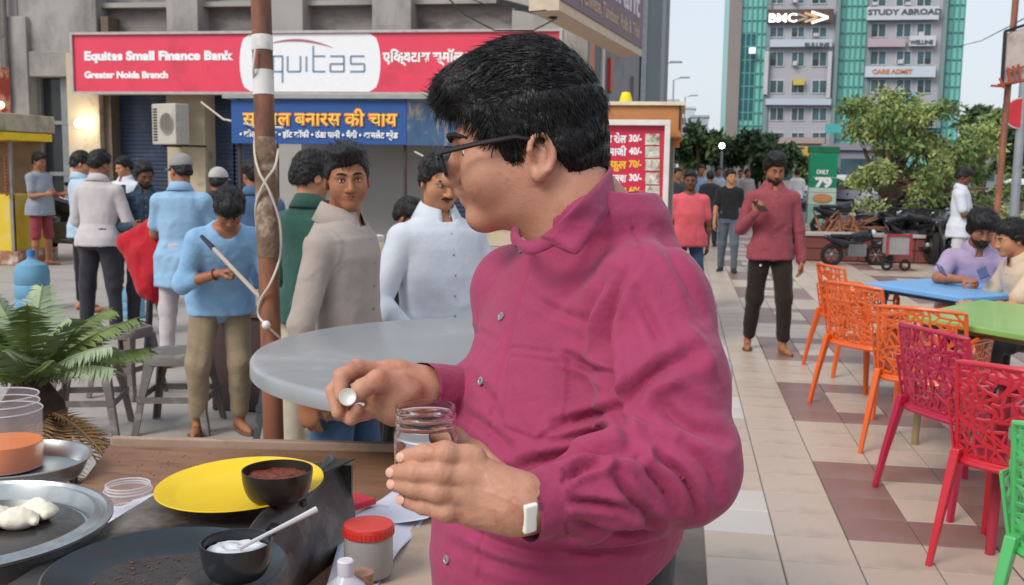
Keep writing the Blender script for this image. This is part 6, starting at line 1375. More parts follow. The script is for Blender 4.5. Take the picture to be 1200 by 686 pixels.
person('person with short black hair seated low behind the dark counter', (atd(478, 6.6)[0], atd(478, 6.6)[1]), face_to(0.8, -0.5), H=1.62, skin='brown', shirt=cloth('tan_cloth', '#a08878'), trousers=DKT, pel=0.62, head=(R(10), R(25)), legL=((0.2, 0.95, -0.1), (0.0, 0.0, -1)), legR=((-0.2, 0.95, -0.1), (0, 0, -1)), res=0.016, hres=0.008, seed=10, group=HG)
# boy in the pale blue sweatshirt holding a stick
def stick(c):
    w = Vector(c['wr'][-1]); M = c['MW']; wp = M @ w
    s_ = thing('wooden_stick', 'long thin pale stick with a dark grip held by the boy in the sweatshirt', 'stick', tuple(wp))
    a = P(240, 281, 5.35); b_ = P(330, 375, 5.15); d = (b_-a).normalized(); a2 = P(250, 291, 5.33)
    m_ = MB(); m_.tube([a2, b_+d*0.1], 0.011, 8); m_.build('shaft', mat('stick_pale', '#b3a79b', rough=0.6), s_, smooth=True, world=True)
    m_ = MB(); m_.tube([a2, a - d*0.03], [0.015, 0.010], 8); m_.build('grip', mat('grip_black', (0.02, 0.025, 0.04)), s_, smooth=True, world=True)
    m_ = MB(); 
    for k, q in ((-1, 'L'),): 
        g = nrm(c['wr'][-1] - c['el'][-1]); u = nrm(np.cross(g, (0, 0, 1))); v = np.cross(g, u); p = c['wr'][-1] - g*0.02
        m_.tube([p + (u*math.cos(x) + v*math.sin(x))*0.029 for x in [2*math.pi*i/14 for i in range(15)]], 0.005, 6); m_.build('wrist_thread', mat('thread_red', '#8c2f2a'), c['th'], smooth=True)
person('boy in a light blue sweatshirt and rolled khaki trousers holding a long stick', at(262, 506), face_to(0.42, -0.9), H=1.53, skin='brown', shirt=SWT, sleeve='rolled', trousers=KHK, lean=R(33), head=(R(-4), R(46)),
       armR=((-0.30, -0.10, -0.95), (0.78, 0.60, 0.30), (0.75, 0.5, 0.25), (0.3, 0.1, -1)), armL=((0.35, 0.12, -0.95), (0.12, 0.35, -0.95)), legL=((0.03, 0.16, -1), (0.02, -0.18, -1), (0.2, 1, 0)), legR=((-0.16, 0.13, -1), (-0.02, -0.20, -1), (-0.3, 1, 0)), curlR=1.0,
       collar=False, res=0.011, hres=0.005, hem=-0.13, tw=1.08, seed=12, hairthick=0.018, nstr=900, extra=stick, group=HG, fat=1.05,
       hairvol=[(0, -0.06, 0.075, 0.066, 0.052, 0.045)], line=[(-0.13, 0.046), (-0.085, 0.046), (-0.055, 0.036), (-0.035, 0.010), (-0.018, -0.010), (0.008, 0.0), (0.035, -0.018), (0.06, -0.055), (0.12, -0.068)])
person('man in a light blue polo and grey cap standing with his back turned', atd(214, 7.7), face_to(-0.05, 1.0), H=1.62, skin='brown', shirt=LBS, sleeve='short', trousers=PKW, head=(R(40), R(14)), armL=((0.25, 0.3, -0.95), (0.0, 1.0, -0.2)), armR=((-0.28, 0.25, -0.95), (0.1, 1, -0.2)), res=0.013, hres=0.007, cap=cloth('grey_cap_cloth', '#8a8a86'), seed=14, group=HG, hem=-0.25, fat=1.15)
person('man in a pinkish white shirt and charcoal trousers with his back turned', at(120, 395), face_to(0.1, 1.0), H=1.66, skin='brown', shirt=PKW, trousers=DKT, head=(R(-15), R(22)), lean=R(4), armL=((0.28, 0.15, -1), (0.0, 1.0, -0.45)), armR=((-0.30, 0.1, -1), (0.05, 0.95, -0.45)), res=0.013, hres=0.007, fat=1.08, seed=15, shoe=SOLE, hem=-0.075, group=HG)
person('man in a striped pale blue shirt behind the man in pinkish white', atd(98, 10.6), face_to(0.75, 0.55), H=1.66, skin='tan', shirt=cloth('striped_blue_cloth', '#a9c0d6', var=0.12, scale=30, stretch=(6, 1, 0.2)), trousers=BLKT, head=(R(-15), R(15)), armL=((0.2, 0.2, -1), (0.1, 0.9, -0.2)), armR=((-0.2, 0.2, -1), (0.0, 0.9, 0.1)), res=0.015, hres=0.009, seed=16, group=HG)
def vest(c):
    tb = c['tab']; S = SDF(); S.loft(c['O'], c['T'], [(a*c['s'], (b-0.01)*c['s'], (q+0.030)*c['s'], d*c['s'], 0) for a, b, q, d, _ in tb[:6]], 0.01)
    for z in (0.0,): S.ell(c['tp'](0, -0.14, 0.2), (0.045, 0.10, 0.34), 0.01, op='s')
    V, Q = S.mesh(0.016); put('vest', arrays_to_mesh('vest', V, Q), cloth('navy_vest', '#2c3442'), c['th'], False)
person('young man in a white shirt with a dark open vest by the blue shutter', atd(149, 12.2), face_to(-0.35, -0.9), H=1.62, skin='tan', shirt=WSH, trousers=DKT, head=(R(-20), R(14)), armR=((-0.3, 0.2, -0.95), (-0.5, 0.8, 0.25)), res=0.015, hres=0.009, seed=17, extra=vest, group=HG)
person('bearded man in a dark patterned shirt standing beyond the red jacket', atd(172, 9.2), face_to(0.35, -0.9), H=1.56, skin='dark', shirt=NVY, trousers=DKT, head=(R(18), R(16)), beard=0.004, armL=((0.2, 0.3, -0.95), (-0.6, 0.7, -0.1)), armR=((-0.3, 0.3, -0.9), (0.5, 0.8, 0.05)), res=0.015, hres=0.008, seed=18, group=HG)
person('man in a grey t-shirt and dark red shorts standing by the yellow stall', at(50, 311), face_to(0.85, -0.25), H=1.68, skin='brown', shirt=GRT, sleeve='short', trousers=RDS, shorts=True, head=(R(0), R(14)), fat=1.25, armL=((0.15, 0.15, -1), (-0.1, 1.0, 0.15)), armR=((-0.15, 0.15, -1), (0.1, 1.0, 0.15)), legL=((0.1, 0.05, -1), (0, -0.05, -1)), res=0.015, hres=0.010, collar=False, seed=19, shoe=SANDAL, hem=-0.14, group=HG)
person('person in a pale cap behind the boy in the sweatshirt', atd(257, 8.6), face_to(0.4, 0.9), H=1.52, skin='brown', shirt=DKT, trousers=DKT, head=(R(20), R(10)), cap=cloth('pale_cap_cloth', '#b0aaa6'), res=0.018, hres=0.010, seed=20, hem=-0.2, group=HG)
person('dark haired person in a blue shirt mostly hidden behind the rusty pole', atd(299, 7.4), face_to(-0.2, 0.9), H=1.60, skin='brown', shirt=cloth('dull_blue_cloth', '#4a6485'), trousers=DKT, head=(R(20), R(10)), res=0.018, hres=0.010, seed=21, hem=-0.2, group=HG)
# red jacket hung over the back of a stool or chair
rj = P(170, 290, 7.9); RJ = thing('red_jacket', 'bright red jacket draped over a dark stand beside the man in charcoal trousers', 'jacket', (rj.x, rj.y, 0))
S = SDF(); S.cone((-0.16, 0, 0.92), (0.16, 0.0, 1.10), 0.06, 0.07, 0.04); S.cone((0.16, 0, 1.08), (0.10, -0.02, 0.72), 0.09, 0.12, 0.05); S.cone((-0.15, 0, 0.93), (0.04, -0.02, 0.60), 0.05, 0.10, 0.05); S.cone((0.02, 0, 0.85), (0.06, 0, 0.52), 0.13, 0.06, 0.05)
V, Q = S.mesh(0.012); V = wrinkle(V, Q, 0.012, 12, 4); put('jacket_cloth', arrays_to_mesh('jacket', V, Q), cloth('jacket_red', '#b0202c', var=0.1), RJ, False)
b = MB(); b.tube([(0.05, 0.02, 0.9), (-0.05, 0.10, 0.0)], 0.02, 6); b.tube([(0.05, 0.02, 0.9), (0.16, 0.10, 0.0)], 0.02, 6); b.tube([(0.05, 0.02, 0.9), (0.06, -0.16, 0.0)], 0.02, 6); b.build('stand', DKT, RJ, smooth=True)
# ---- right hand side
PH = 'people walking on the tiled plaza'
MRS = cloth('maroon_red_shirt', '#8f464f', var=0.12); BRT = cloth('dark_brown_trackpants', '#2a211f', var=0.15); PKT = cloth('coral_pink_tshirt', '#d25c66', var=0.07)
def phone_in(side, col='phone_black', nm='black phone held by the man in the maroon shirt', tilt=0.4):
    def f(c):
        w = Vector(c['wr'][side]); g = Vector(nrm(c['wr'][side]-c['el'][side])); M = c['MW']; p = M @ (w + g*0.085*c['s'] + Vector((0, -0.012, 0.022)))
        b = MB(); b.box((0, 0, 0), (0.075, 0.009, 0.15)); o = b.build('phone', mat(col, (0.02, 0.02, 0.025), rough=0.15, coat=0.5), bevel=0.003); o.location = p; o.rotation_euler = (R(-60), 0, (c['th'].rotation_euler.z)+0.4); tag(o, nm, 'phone')
    return f
def trk(c):
    phone_in(-1)(c)
    for q in (1, -1):
        b = MB(); k = c['O'] + np.array((0.098*q, -0.085, -0.15))*c['s']; b.sphere(tuple(k), (0.010, 0.006, 0.012), 8, 5); b.build('white_badge', mat('badge_white', '#d9d2c8', rough=0.6), c['th'], smooth=True)
person('bearded man in a maroon shirt and dark track pants walking with a phone', at(898, 412), face_to(-0.04, -1.0), H=1.70, skin='brown', shirt=MRS, trousers=BRT, head=(R(6), R(20)), beard=0.006, armR=((-0.32, 0.05, -0.95), (0.28, 0.72, 0.52), (0.35, 0.6, 0.7), (0.4, -0.5, 0.5)), armL=((0.22, 0.0, -1), (0.10, 0.12, -1)),
       legL=((0.05, 0.24, -1), (0.04, -0.06, -1)), legR=((-0.07, -0.10, -1), (-0.06, -0.26, -1)), res=0.012, hres=0.0058, seed=23, hairthick=0.022, curlR=0.8, extra=trk, group=PH, hem=-0.10, hairvol=[(0, 0.0, 0.10, 0.08, 0.09, 0.05)])
person('boy in a coral pink t-shirt and jeans walking behind the man in magenta', atd(806, 11.4), face_to(0.0, -1.0), H=1.56, skin='dark', shirt=PKT, sleeve='short', trousers=JNS, head=(R(-10), R(4)), armL=((0.22, 0.0, -1), (0.02, 0.05, -1)), armR=((-0.22, 0.0, -1), (-0.05, 0.1, -1)), res=0.013, hres=0.0075, seed=24, collar=False, hem=-0.13, fat=1.2, group=PH, hairthick=0.008)
person('woman in a black top and grey jeans walking past the pink t-shirt', at(852, 319), face_to(-0.25, -0.95), H=1.58, skin='tan', shirt=BLKT, sleeve='short', trousers=cloth('grey_jeans', '#59626e', var=0.12), head=(R(30), R(0)), armL=((0.2, -0.1, -1), (0.1, 0.1, -1)), armR=((-0.25, 0.2, -1), (-0.05, 0.3, -1)), legL=((0.04, 0.22, -1), (0.02, -0.05, -1)), legR=((-0.04, -0.1, -1), (-0.04, -0.3, -1)), res=0.015, hres=0.009, seed=25, collar=False, female=True, shoe=SOLE, hem=-0.02, group=PH)
for i, (px, d, col, H_, lab, rot) in enumerate(((818, 24, '#7fa3c4', 1.68, 'distant walker in a light blue shirt under the trees', (0, -1)), (838, 27, '#b5bfd0', 1.66, 'distant walker in a pale lilac shirt near the lit lamp', (0.2, -1)), (790, 20, '#3c3f46', 1.60, 'distant walker in dark clothes beside the menu stall', (0.5, -0.8)),
       (829, 21, '#2f3238', 1.55, 'distant walker in a dark shirt close to the light blue one', (0.1, 1)), (872, 29, '#a9a3a0', 1.62, 'distant walker in a grey top left of the bearded man', (0.3, -1)), (864, 33, '#c4c0bc', 1.60, 'far walker in a cream top just right of the woman in black', (-0.3, -1)), (930, 30, '#c9cdd2', 1.65, 'distant walker in white just right of the bearded man', (0, 1)))):
    person(lab, atd(px, d), face_to(*rot), H=H_, skin='brown', shirt=cloth('walker_cloth_%s' % col[1:], col), trousers=DKT if i % 2 else BLKT, res=0.026, hres=0.016, seed=30+i, group='distant walkers on the plaza', collar=False, shoe=SOLE, handcurl=0.2)
person('man in a white shirt standing by the planter looking at his phone', atd(1122, 13.6), face_to(0.85, -0.45), H=1.64, skin='dark', shirt=WSH, sleeve='short', trousers=cloth('white_trousers', '#b9b9be'), head=(R(5), R(24)), armL=((0.05, 0.2, -1), (0.15, 1.0, 0.15)), armR=((-0.1, 0.25, -1), (0.1, 1.0, 0.15)), fat=1.12, res=0.013, hres=0.008, seed=41, hem=-0.16, shoe=SOLE,
       extra=phone_in(1, nm='dark phone held by the standing man in white'))
LAV = cloth('lavender_shirt', '#a492b0', var=0.08)
bm = P(1136, 320, 7.85)
person('long haired bearded man in a lavender shirt seated at the blue table', (bm.x, bm.y), face_to(-0.22, -1.0), H=1.72, skin='brown', shirt=LAV, sleeve='short', trousers=BLKT, pel=0.52, lean=R(26), head=(R(6), R(30)), beard=0.010, hairthick=0.024,
       armL=((0.45, 0.78, -0.45), (-0.75, 0.62, 0.03), (-0.6, 0.75, 0.0), (-0.3, 0, -1)), armR=((-0.45, 0.78, -0.45), (0.6, 0.8, 0.03), (0.4, 0.9, 0.0), (0.3, 0, -1)), legL=((0.2, 1.0, -0.12), (0.0, 0.05, -1)), legR=((-0.2, 1.0, -0.12), (0, 0.1, -1)), curlL=0.8, curlR=0.8, res=0.012, hres=0.0055, seed=43,
       hairvol=[(0, 0.03, 0.06, 0.105, 0.100, 0.085), (0, 0.05, -0.03, 0.095, 0.065, 0.07)], line=[(-0.13, 0.060), (-0.085, 0.058), (-0.06, 0.040), (-0.04, 0.0), (-0.02, -0.03), (0.02, -0.07), (0.12, -0.11)], nstr=1500, fat=1.2, headdz=0.03)
sm_ = P(1222, 320, 6.9)
person('black haired man in a peach shirt reaching over the blue table with a phone', (sm_.x, sm_.y), face_to(-1.0, -0.05), H=1.70, skin='tan', shirt=cloth('peach_shirt', '#c9b49c', var=0.06), sleeve='short', trousers=BLKT, pel=0.50, lean=R(20), head=(R(0), R(14)), moustache=False,
       armL=((0.15, 0.62, -0.75), (0.05, 1.0, 0.05), (0, 1, 0.05), (-0.5, 0, -0.8)), armR=((-0.25, 0.45, -0.85), (0.25, 0.9, 0.1), (0.3, 0.9, 0.1), (0.3, 0, -1)), legL=((0.2, 1.0, -0.12), (0.0, 0.05, -1)), legR=((-0.2, 1.0, -0.12), (0, 0.1, -1)), curlL=0.7, curlR=0.7, res=0.011, hres=0.005, seed=44, nstr=1200, hairthick=0.020)
for (px, py, d, lab, rz) in ((1103, 316, 7.25, 'blue backed phone in the hands of the bearded man', 0.3), (1152, 320, 7.05, 'dark phone in the hand of the man in peach', -0.3)):
    c_ = P(px, py, d); b = MB(); b.box((0, 0, 0), (0.078, 0.010, 0.155)); o = b.build('phone', mat('phone_blue', '#2f4470', rough=0.2, coat=0.4), bevel=0.003); o.location = (c_.x, c_.y, max(c_.z, 0.80)); o.scale = (0.85, 0.85, 0.85); o.rotation_euler = (R(-62), R(30)*(1 if rz > 0 else -1), rz); tag(o, lab, 'phone')
# ------------------------------------------------------------------ cafe chairs and tables
def lattice_chair(label, col, loc, rz, seed=1, group='lattice backed plastic armchairs'):
    """plastic armchair, faces local -Y; the back, the sides and the seat are one openwork shell with four legs"""
    m = mat('chair_'+col[1:], col, rough=0.34, var=0.05, scale=4, coat=0.15, spec=0.5)
    T_ = thing('lattice_chair', label, 'chair', (loc[0], loc[1], 0), rz, group)
    rs = np.random.RandomState(seed)
    sh, bh, hw = 0.44, 0.83, 0.235      # seat height, back height, half width
    def back_pt(u, v):      # u 0..1 across, v 0..1 up
        x = (u-0.5)*2; w = hw*(1.0 - 0.04*v); y = 0.20 + 0.075*v - 0.055*(x*x) ; return Vector((x*w, y, sh-0.02 + (bh-sh+0.02)*v - 0.012*x*x*v))
    def openwork(fn, nu, nv, name, r=0.0062, slant=0.6):
        """irregular net: jittered hexagonal cells made of short flat bars"""
        pts = {}
        for j in range(nv+1):
            for i in range(nu+1):
                u = i/nu; v = j/nv
                if 0 < i < nu and 0 < j < nv: u += rs.uniform(-.30, .30)/nu + slant*math.sin(v*7+seed)*0.4/nu; v += rs.uniform(-.30, .30)/nv
                if j % 2 and 0 < i < nu: u += 0.35/nu
                pts[i, j] = fn(min(max(u, 0), 1), min(max(v, 0), 1))
        b = MB(); nrmv = (fn(0.55, 0.5)-fn(0.45, 0.5)).cross(fn(0.5, 0.55)-fn(0.5, 0.45)).normalized()
        for j in range(nv+1):
            for i in range(nu+1):
                if i < nu and (j in (0, nv) or rs.rand() < 0.72): b.bar(pts[i, j], pts[i+1, j], r*1.25, r*1.3, up=nrmv)
                if j < nv and (i in (0, nu) or rs.rand() < 0.82): b.bar(pts[i, j], pts[i, j+1], r*1.25, r*1.28, up=nrmv)
                if i < nu and j < nv and rs.rand() < 0.55:
                    a, c = (pts[i, j], pts[i+1, j+1]) if (rs.rand() < 0.7) else (pts[i+1, j], pts[i, j+1]); b.bar(a, c, r*1.15, r*1.25, up=nrmv)
        return b.build(name, m, T_)
    openwork(back_pt, 11, 11, 'backrest', 0.0080)
    # rims of the back
    b = MB(); n = 16
    b.tube([back_pt(0, v/8) for v in range(9)] + [back_pt(i/n, 1) for i in range(1, n)] + [back_pt(1, 1-v/8) for v in range(9)], 0.0115, 8); b.build('back_rim', m, T_, smooth=True)
    # seat
    b = MB(); pts = []; 
    for i in range(28):
        a = 2*math.pi*i/28; ca, sa = math.cos(a), math.sin(a); pts.append((0.235*math.copysign(abs(ca)**0.5, ca), -0.01 + 0.225*math.copysign(abs(sa)**0.5, sa), sh-0.018))
    b.prism(pts, (0, 0, 0.020)); b.build('seat', m, T_, bevel=0.005)
    b = MB(); b.tube([Vector(p_)*1.0 + Vector((0, 0, 0.0)) for p_ in pts] + [Vector(pts[0])], 0.014, 8, cap=False); b.build('seat_rim', m, T_, smooth=True)
    # arms: openwork side panels under a flat rail
    for s_ in (-1, 1):
        b = MB(); rail = [back_pt(0 if s_ < 0 else 1, 0.58) , Vector((s_*0.262, 0.12, 0.675)), Vector((s_*0.270, -0.05, 0.665)), Vector((s_*0.262, -0.175, 0.650)), Vector((s_*0.248, -0.215, 0.60)), Vector((s_*0.238, -0.220, 0.44))]
        for p_, q_ in zip(rail[:-1], rail[1:]): b.tube([p_, q_], 0.0135, 8)
        b.build('armrest', m, T_, smooth=True)
        def side(u, v, s_=s_): 
            yb = 0.17 + 0.03*v; yf = -0.205; y = yb + (yf-yb)*u; return Vector((s_*(0.236 + 0.028*v), y, sh-0.01 + (0.225 - 0.02*u)*v))
        openwork(side, 9, 5, 'side_panel', 0.0075)
        for (y0, y1, tp_) in ((-0.19, -0.255, 0), (0.185, 0.285, 1)):
            b = MB(); a = Vector((s_*0.222, y0, sh)); c = Vector((s_*0.262, y1, 0.0)); mid_ = a*0.45 + c*0.55; mid_.y += 0.010 if tp_ else -0.004
            vs = []
            for p_, w_, d_ in ((a + Vector((0, 0, 0.03)), 0.036, 0.046), (mid_, 0.028, 0.034), (c, 0.023, 0.027)):
                vs += [p_ + Vector((x*w_/2, y*d_/2, 0)) for x, y in ((-1, -1), (1, -1), (1, 1), (-1, 1))]
            b.add(vs, [(i*4+k, i*4+(k+1) % 4, (i+1)*4+(k+1) % 4, (i+1)*4+k) for i in range(2) for k in range(4)] + [(3, 2, 1, 0), (8, 9, 10, 11)]); b.build('leg', m, T_, bevel=0.005)
    return T_
def chair_at(px, py, dx, dy, off=(0, 0)):
    g = G(px, py); return (g.x+off[0], g.y+off[1])
# the seat faces the direction given in the camera plane (right, away)
ORA, CRI, REDC, GRNC = '#d9622a', '#b02446', '#c42a3a', '#58b86e'
def place(label, col, px, d, dirv, seed):
    g = P(px, 400, d); lattice_chair(label, col, (g.x, g.y), face_to(*dirv), seed)
place('orange lattice armchair nearest the walking man with its back to the left', ORA, 1024, 6.75, (0.86, 0.50), 3)
place('orange lattice armchair just behind the crimson chair', ORA, 1092, 5.65, (0.62, 0.78), 5)
place('crimson lattice armchair between the orange chair and the red chair', CRI, 1138, 4.8, (0.95, 0.30), 8)
place('red lattice armchair in front with its wide back towards us', REDC, 1222, 3.95, (0.72, 0.69), 11)
place('bright green lattice armchair cut off by the right edge of the photo', GRNC, 1330, 2.95, (0.75, 0.66), 14)
place('orange lattice armchair seen edge on behind the first orange chair', ORA, 1000, 8.0, (1.0, 0.15), 16)
def cafe_table(label, col, corners, z, legc, base=None):
    g = [G(x, y, z) for x, y in corners]; c = sum(g, Vector())/len(g); m = mat('table_'+col[1:], col, rough=0.4, var=0.05, scale=3, coat=0.1)
    T_ = thing('cafe_table', label, 'table', (c.x, c.y, 0), 0, 'square plastic cafe tables')
    b = MB(); b.prism([p_ - ZV*0.035 for p_ in g], (0, 0, 0.035)); b.build('table_top', m, T_, world=True, bevel=0.008, seg=3)
    lm = mat('leg_'+legc[1:], legc, rough=0.5)
    for p_ in g:
        q = c + (p_-c)*0.80; b = MB(); b.tube([Vector((q.x, q.y, z-0.04)), Vector((q.x + (q.x-c.x)*0.06, q.y + (q.y-c.y)*0.06, 0))], [0.026, 0.020], 10); b.build('leg', lm, T_, world=True, smooth=True)
    b = MB(); 
    for i in range(4):
        a_, b_ = c + (g[i]-c)*0.80, c + (g[(i+1) % 4]-c)*0.80; b.bar((a_.x, a_.y, z-0.055), (b_.x, b_.y, z-0.055), 0.02, 0.036)
    b.build('apron', lm, T_, world=True)
cafe_table('sky blue square table where the bearded man sits', '#6fa9dd', [(1014, 331), (1128, 349), (1262, 341), (1136, 323)], 0.74, '#2f4d6b')
cafe_table('light green square table in front of the blue table', '#84ad5c', [(1062, 369), (1222, 396), (1330, 372), (1150, 351)], 0.75, '#8c7a5c')
cafe_table('red square table at the right edge behind the red chair', '#c43a4c', [(1158, 438), (1290, 470), (1400, 440), (1240, 418)], 0.75, '#a03040')
# ------------------------------------------------------------------ planter, shrubs, bikes
YP = 17.2
pa_, pb_ = G(948, 306), G(1092, 306)
PLN = thing('brick_planter', 'low red stone planter wall with a pale coping beyond the plaza', 'planter', (pa_.x, pa_.y, 0))
RBK = mat('red_stone', '#7a4540', rough=0.7, var=0.15, scale=4, bump=0.3, wear='#5f3a36', wscale=3, wamt=0.4); COP = mat('pale_coping', '#a8a49e', rough=0.7)
xA, xB = pa_.x-0.1, pb_.x; y0_ = pa_.y
m_ = MB(); m_.box(((xA+xB)/2, y0_+0.15, 0.22), (xB-xA, 0.3, 0.44)); m_.build('wall', RBK, PLN, world=True)
for i in range(5):
    x = xA + (xB-xA)*(i+0.5)/5; 
    for j in range(2):
        m_ = MB(); m_.box((x, y0_-0.012, 0.12+0.205*j), ((xB-xA)/5-0.02, 0.03, 0.19)); m_.build('stone_slab', RBK, PLN, world=True, bevel=0.005)
m_ = MB(); m_.box(((xA+xB)/2, y0_+0.15, 0.47), (xB-xA+0.1, 0.42, 0.06)); m_.build('coping', COP, PLN, world=True, bevel=0.01)
# side wall running away to the left towards the plaza walk
m_ = MB(); m_.prism([(xA, y0_+0.3, 0), (xA+0.25, y0_+0.3, 0), (xA+0.25, y0_+18, 0), (xA, y0_+18, 0)], (0, 0, 0.44)); m_.build('return_wall', RBK, PLN, world=True, bevel=0.01)
m_ = MB(); m_.box(((xA+xB)/2, y0_+1.0, 0.20), (xB-xA, 1.5, 0.4)); so = m_.build('soil_bed', mat('dry_soil', '#6e5a48', rough=0.95, var=0.3, scale=6, bump=0.5), world=True); tag(so, kind='structure')
LEAFS = [mat('leaf_mid', (0.15, 0.22, 0.07), rough=0.55, var=0.4, scale=2), mat('leaf_light', (0.28, 0.34, 0.12), rough=0.55, var=0.35, scale=2), mat('leaf_dark', (0.055, 0.095, 0.04), rough=0.6, var=0.4, scale=2)]
BARK = mat('bark', '#6b5a4c', rough=0.95, var=0.25, scale=12, bump=0.6)
def leaves(clumps, n, size, seed, lean=0.5):
    """clumps: (centre, radii); many small leaf blades through each clump"""
    rs = np.random.RandomState(seed); Vs = []; Fs = []; o = 0
    tot = sum(c[1][0]*c[1][2] for c in clumps)
    for c, r in clumps:
        k = max(8, int(n*r[0]*r[2]/tot)); d = rs.normal(size=(k, 3)); d /= np.linalg.norm(d, axis=1)[:, None]; rad = rs.rand(k)**0.45
        p = np.array(c) + d*rad[:, None]*np.array(r); a = rs.normal(size=(k, 3)); a[:, 2] -= lean; a /= np.linalg.norm(a, axis=1)[:, None]
        b = np.cross(a, rs.normal(size=(k, 3))); b /= np.linalg.norm(b, axis=1)[:, None]; L = size*(0.45+0.5*rs.rand(k)+0.6*rs.rand(k)**3)[:, None]; W = L*0.42
        q = np.stack([p, p + a*L*0.5 + b*W*0.5, p + a*L, p + a*L*0.5 - b*W*0.5], 1).reshape(-1, 3); Vs.append(q); Fs.append((np.arange(k*4).reshape(-1, 4)) + o); o += k*4
    return np.concatenate(Vs), np.concatenate(Fs)
def tree(label, loc, trunk_h, tr, clumps, n, size, mats, seed, name='tree', cat='tree', group=None, limbs=6, lean=0.5):
    T_ = thing(name, label, cat, loc, 0, group); rs = random.Random(seed)
    m_ = MB(); m_.tube([(0, 0, -0.1), (0.05, 0, trunk_h*0.5), (0, 0.05, trunk_h)], [tr, tr*0.8, tr*0.6], 9); m_.build('trunk', BARK, T_, smooth=True)
    m_ = MB()
    for i in range(limbs):
        c, r = clumps[rs.randrange(len(clumps))]; a = Vector((0, 0, trunk_h*rs.uniform(0.6, 1))); b = Vector(c); mid_ = (a+b)/2 + Vector((rs.uniform(-.2, .2), rs.uniform(-.2, .2), 0.15)); m_.tube([a, mid_, b], [tr*0.5, tr*0.32, tr*0.12], 6)
    m_.build('limbs', BARK, T_, smooth=True)
    gr = [clumps[i::len(mats)] for i in range(len(mats))]
    for i, (g_, m__) in enumerate(zip(gr, mats)):
        if not g_: continue
        V, Q = leaves(g_, n//len(mats), size, seed+i, lean); put('crown', arrays_to_mesh('crown', V, Q, False), m__, T_, False)
    return T_
def blob(c, r, n, cr_, rs): 
    o = []
    for _ in range(n):
        d = Vector((rs.gauss(0, 1), rs.gauss(0, 1), rs.gauss(0, 1))).normalized()*rs.random()**0.4
        o.append(((c[0]+d.x*r[0], c[1]+d.y*r[1], c[2]+d.z*r[2]), (cr_*rs.uniform(.6, 1.3), cr_*rs.uniform(.6, 1.3), cr_*rs.uniform(.35, .8))))
    return o
# broad leafy tree leaning over the parked bikes
tb_ = G(1035, 285); tb_ = P(1040, 260, 20.0)
rs_t = random.Random(5); D_ = 20.0; pm = D_/FPX
def rel(px, py): v = P(px, py, D_) - Vector((tb_.x, tb_.y, 0)); return (v.x, v.y, v.z)
cl = []
for (px, py, rx, rz, n_) in ((1075, 145, 75, 22, 12), (1030, 160, 50, 28, 9), (1120, 165, 50, 28, 9), (1150, 205, 28, 40, 8), (1060, 200, 66, 22, 10), (1014, 212, 18, 18, 3), (1095, 228, 50, 18, 6), (1045, 115, 12, 9, 2), (1015, 118, 26, 9, 3), (1165, 250, 16, 22, 3)):
    c = rel(px, py); cl += blob(c, (rx*pm, 1.1, rz*pm), n_, 0.34, rs_t)
tree('spreading leafy tree over the parked motorcycles, with bare twigs inside', (tb_.x, tb_.y, 0), 1.5, 0.12, cl, 17000, 0.13, [LEAFS[1], LEAFS[0], LEAFS[1]], 6, limbs=26)
rs_t = random.Random(9)
g = P(992, 262, 19.0); cl = blob((0, 0, 0.55), (0.9, 0.4, 0.25), 6, 0.22, rs_t)
tree('small dry shrub with orange brown branches on the planter', (g.x+0.4, g.y, 0.4), 0.25, 0.04, cl[:3], 260, 0.10, [LEAFS[1]], 3, 'dry_shrub', 'shrub', limbs=0)
RT_ = thing('cut_branches', 'heap of bare reddish brown branches lying on the planter', 'branches', (g.x-0.1, g.y-0.8, 0.4)); rs2 = random.Random(2); m_ = MB()
for k in range(26):
    a = rs2.uniform(-0.2, 1.9); x0 = rs2.uniform(-0.5, 0.2); L = rs2.uniform(0.3, 0.75); m_.tube([(x0, rs2.uniform(-.3, .3), 0.05), (x0 + L*0.5*math.cos(a), 0, 0.15 + L*0.30*math.sin(a)), (x0 + L*math.cos(a), rs2.uniform(-.2, .2), 0.10 + L*0.62*abs(math.sin(a)))], [0.030, 0.022, 0.008], 5)
m_.build('branches', mat('red_branch', '#8a5a42', rough=0.9, var=0.2), RT_, smooth=True)
# dark trees at the end of the walk and beyond
for i, (px, py0, py1, rx, d, lab, ms, n_) in enumerate(((820, 150, 205, 34, 55, 'dark leafy tree at the end of the plaza walk, left of the lit lamp', [LEAFS[0], LEAFS[2]], 9), (885, 152, 215, 42, 50, 'dense dark tree below the tall green glass building', [LEAFS[2], LEAFS[2]], 12),
        (1150, 132, 190, 40, 48, 'hazy green tree behind the rusty frame at the right', [LEAFS[0], LEAFS[2]], 10), (1195, 130, 215, 45, 44, 'dark tree filling the background at the right edge', [LEAFS[2], LEAFS[0]], 12), (1255, 125, 220, 50, 46, 'dark tree beyond the right edge of the photo', [LEAFS[2]], 8), (800, 165, 205, 20, 70, 'small distant tree beside the menu stall', [LEAFS[0]], 5),
        (955, 185, 225, 26, 60, 'low dark tree beside the green price sign', [LEAFS[2], LEAFS[0]], 6))):
    base = P(px, 200, d); k = d/FPX; z0, z1 = P(px, py1, d).z, P(px, py0, d).z; rs_t = random.Random(20+i); cl = blob((0, 0, (z0+z1)/2+0.2), (rx*k, rx*k*0.7, (z1-z0)/2), n_*2, rx*k*0.30, rs_t)
    tree(lab, (base.x, base.y, 0), max(1.2, z0*0.9+0.4), 0.22, cl, 5200, 0.42, ms, 30+i, group='trees beyond the plaza')
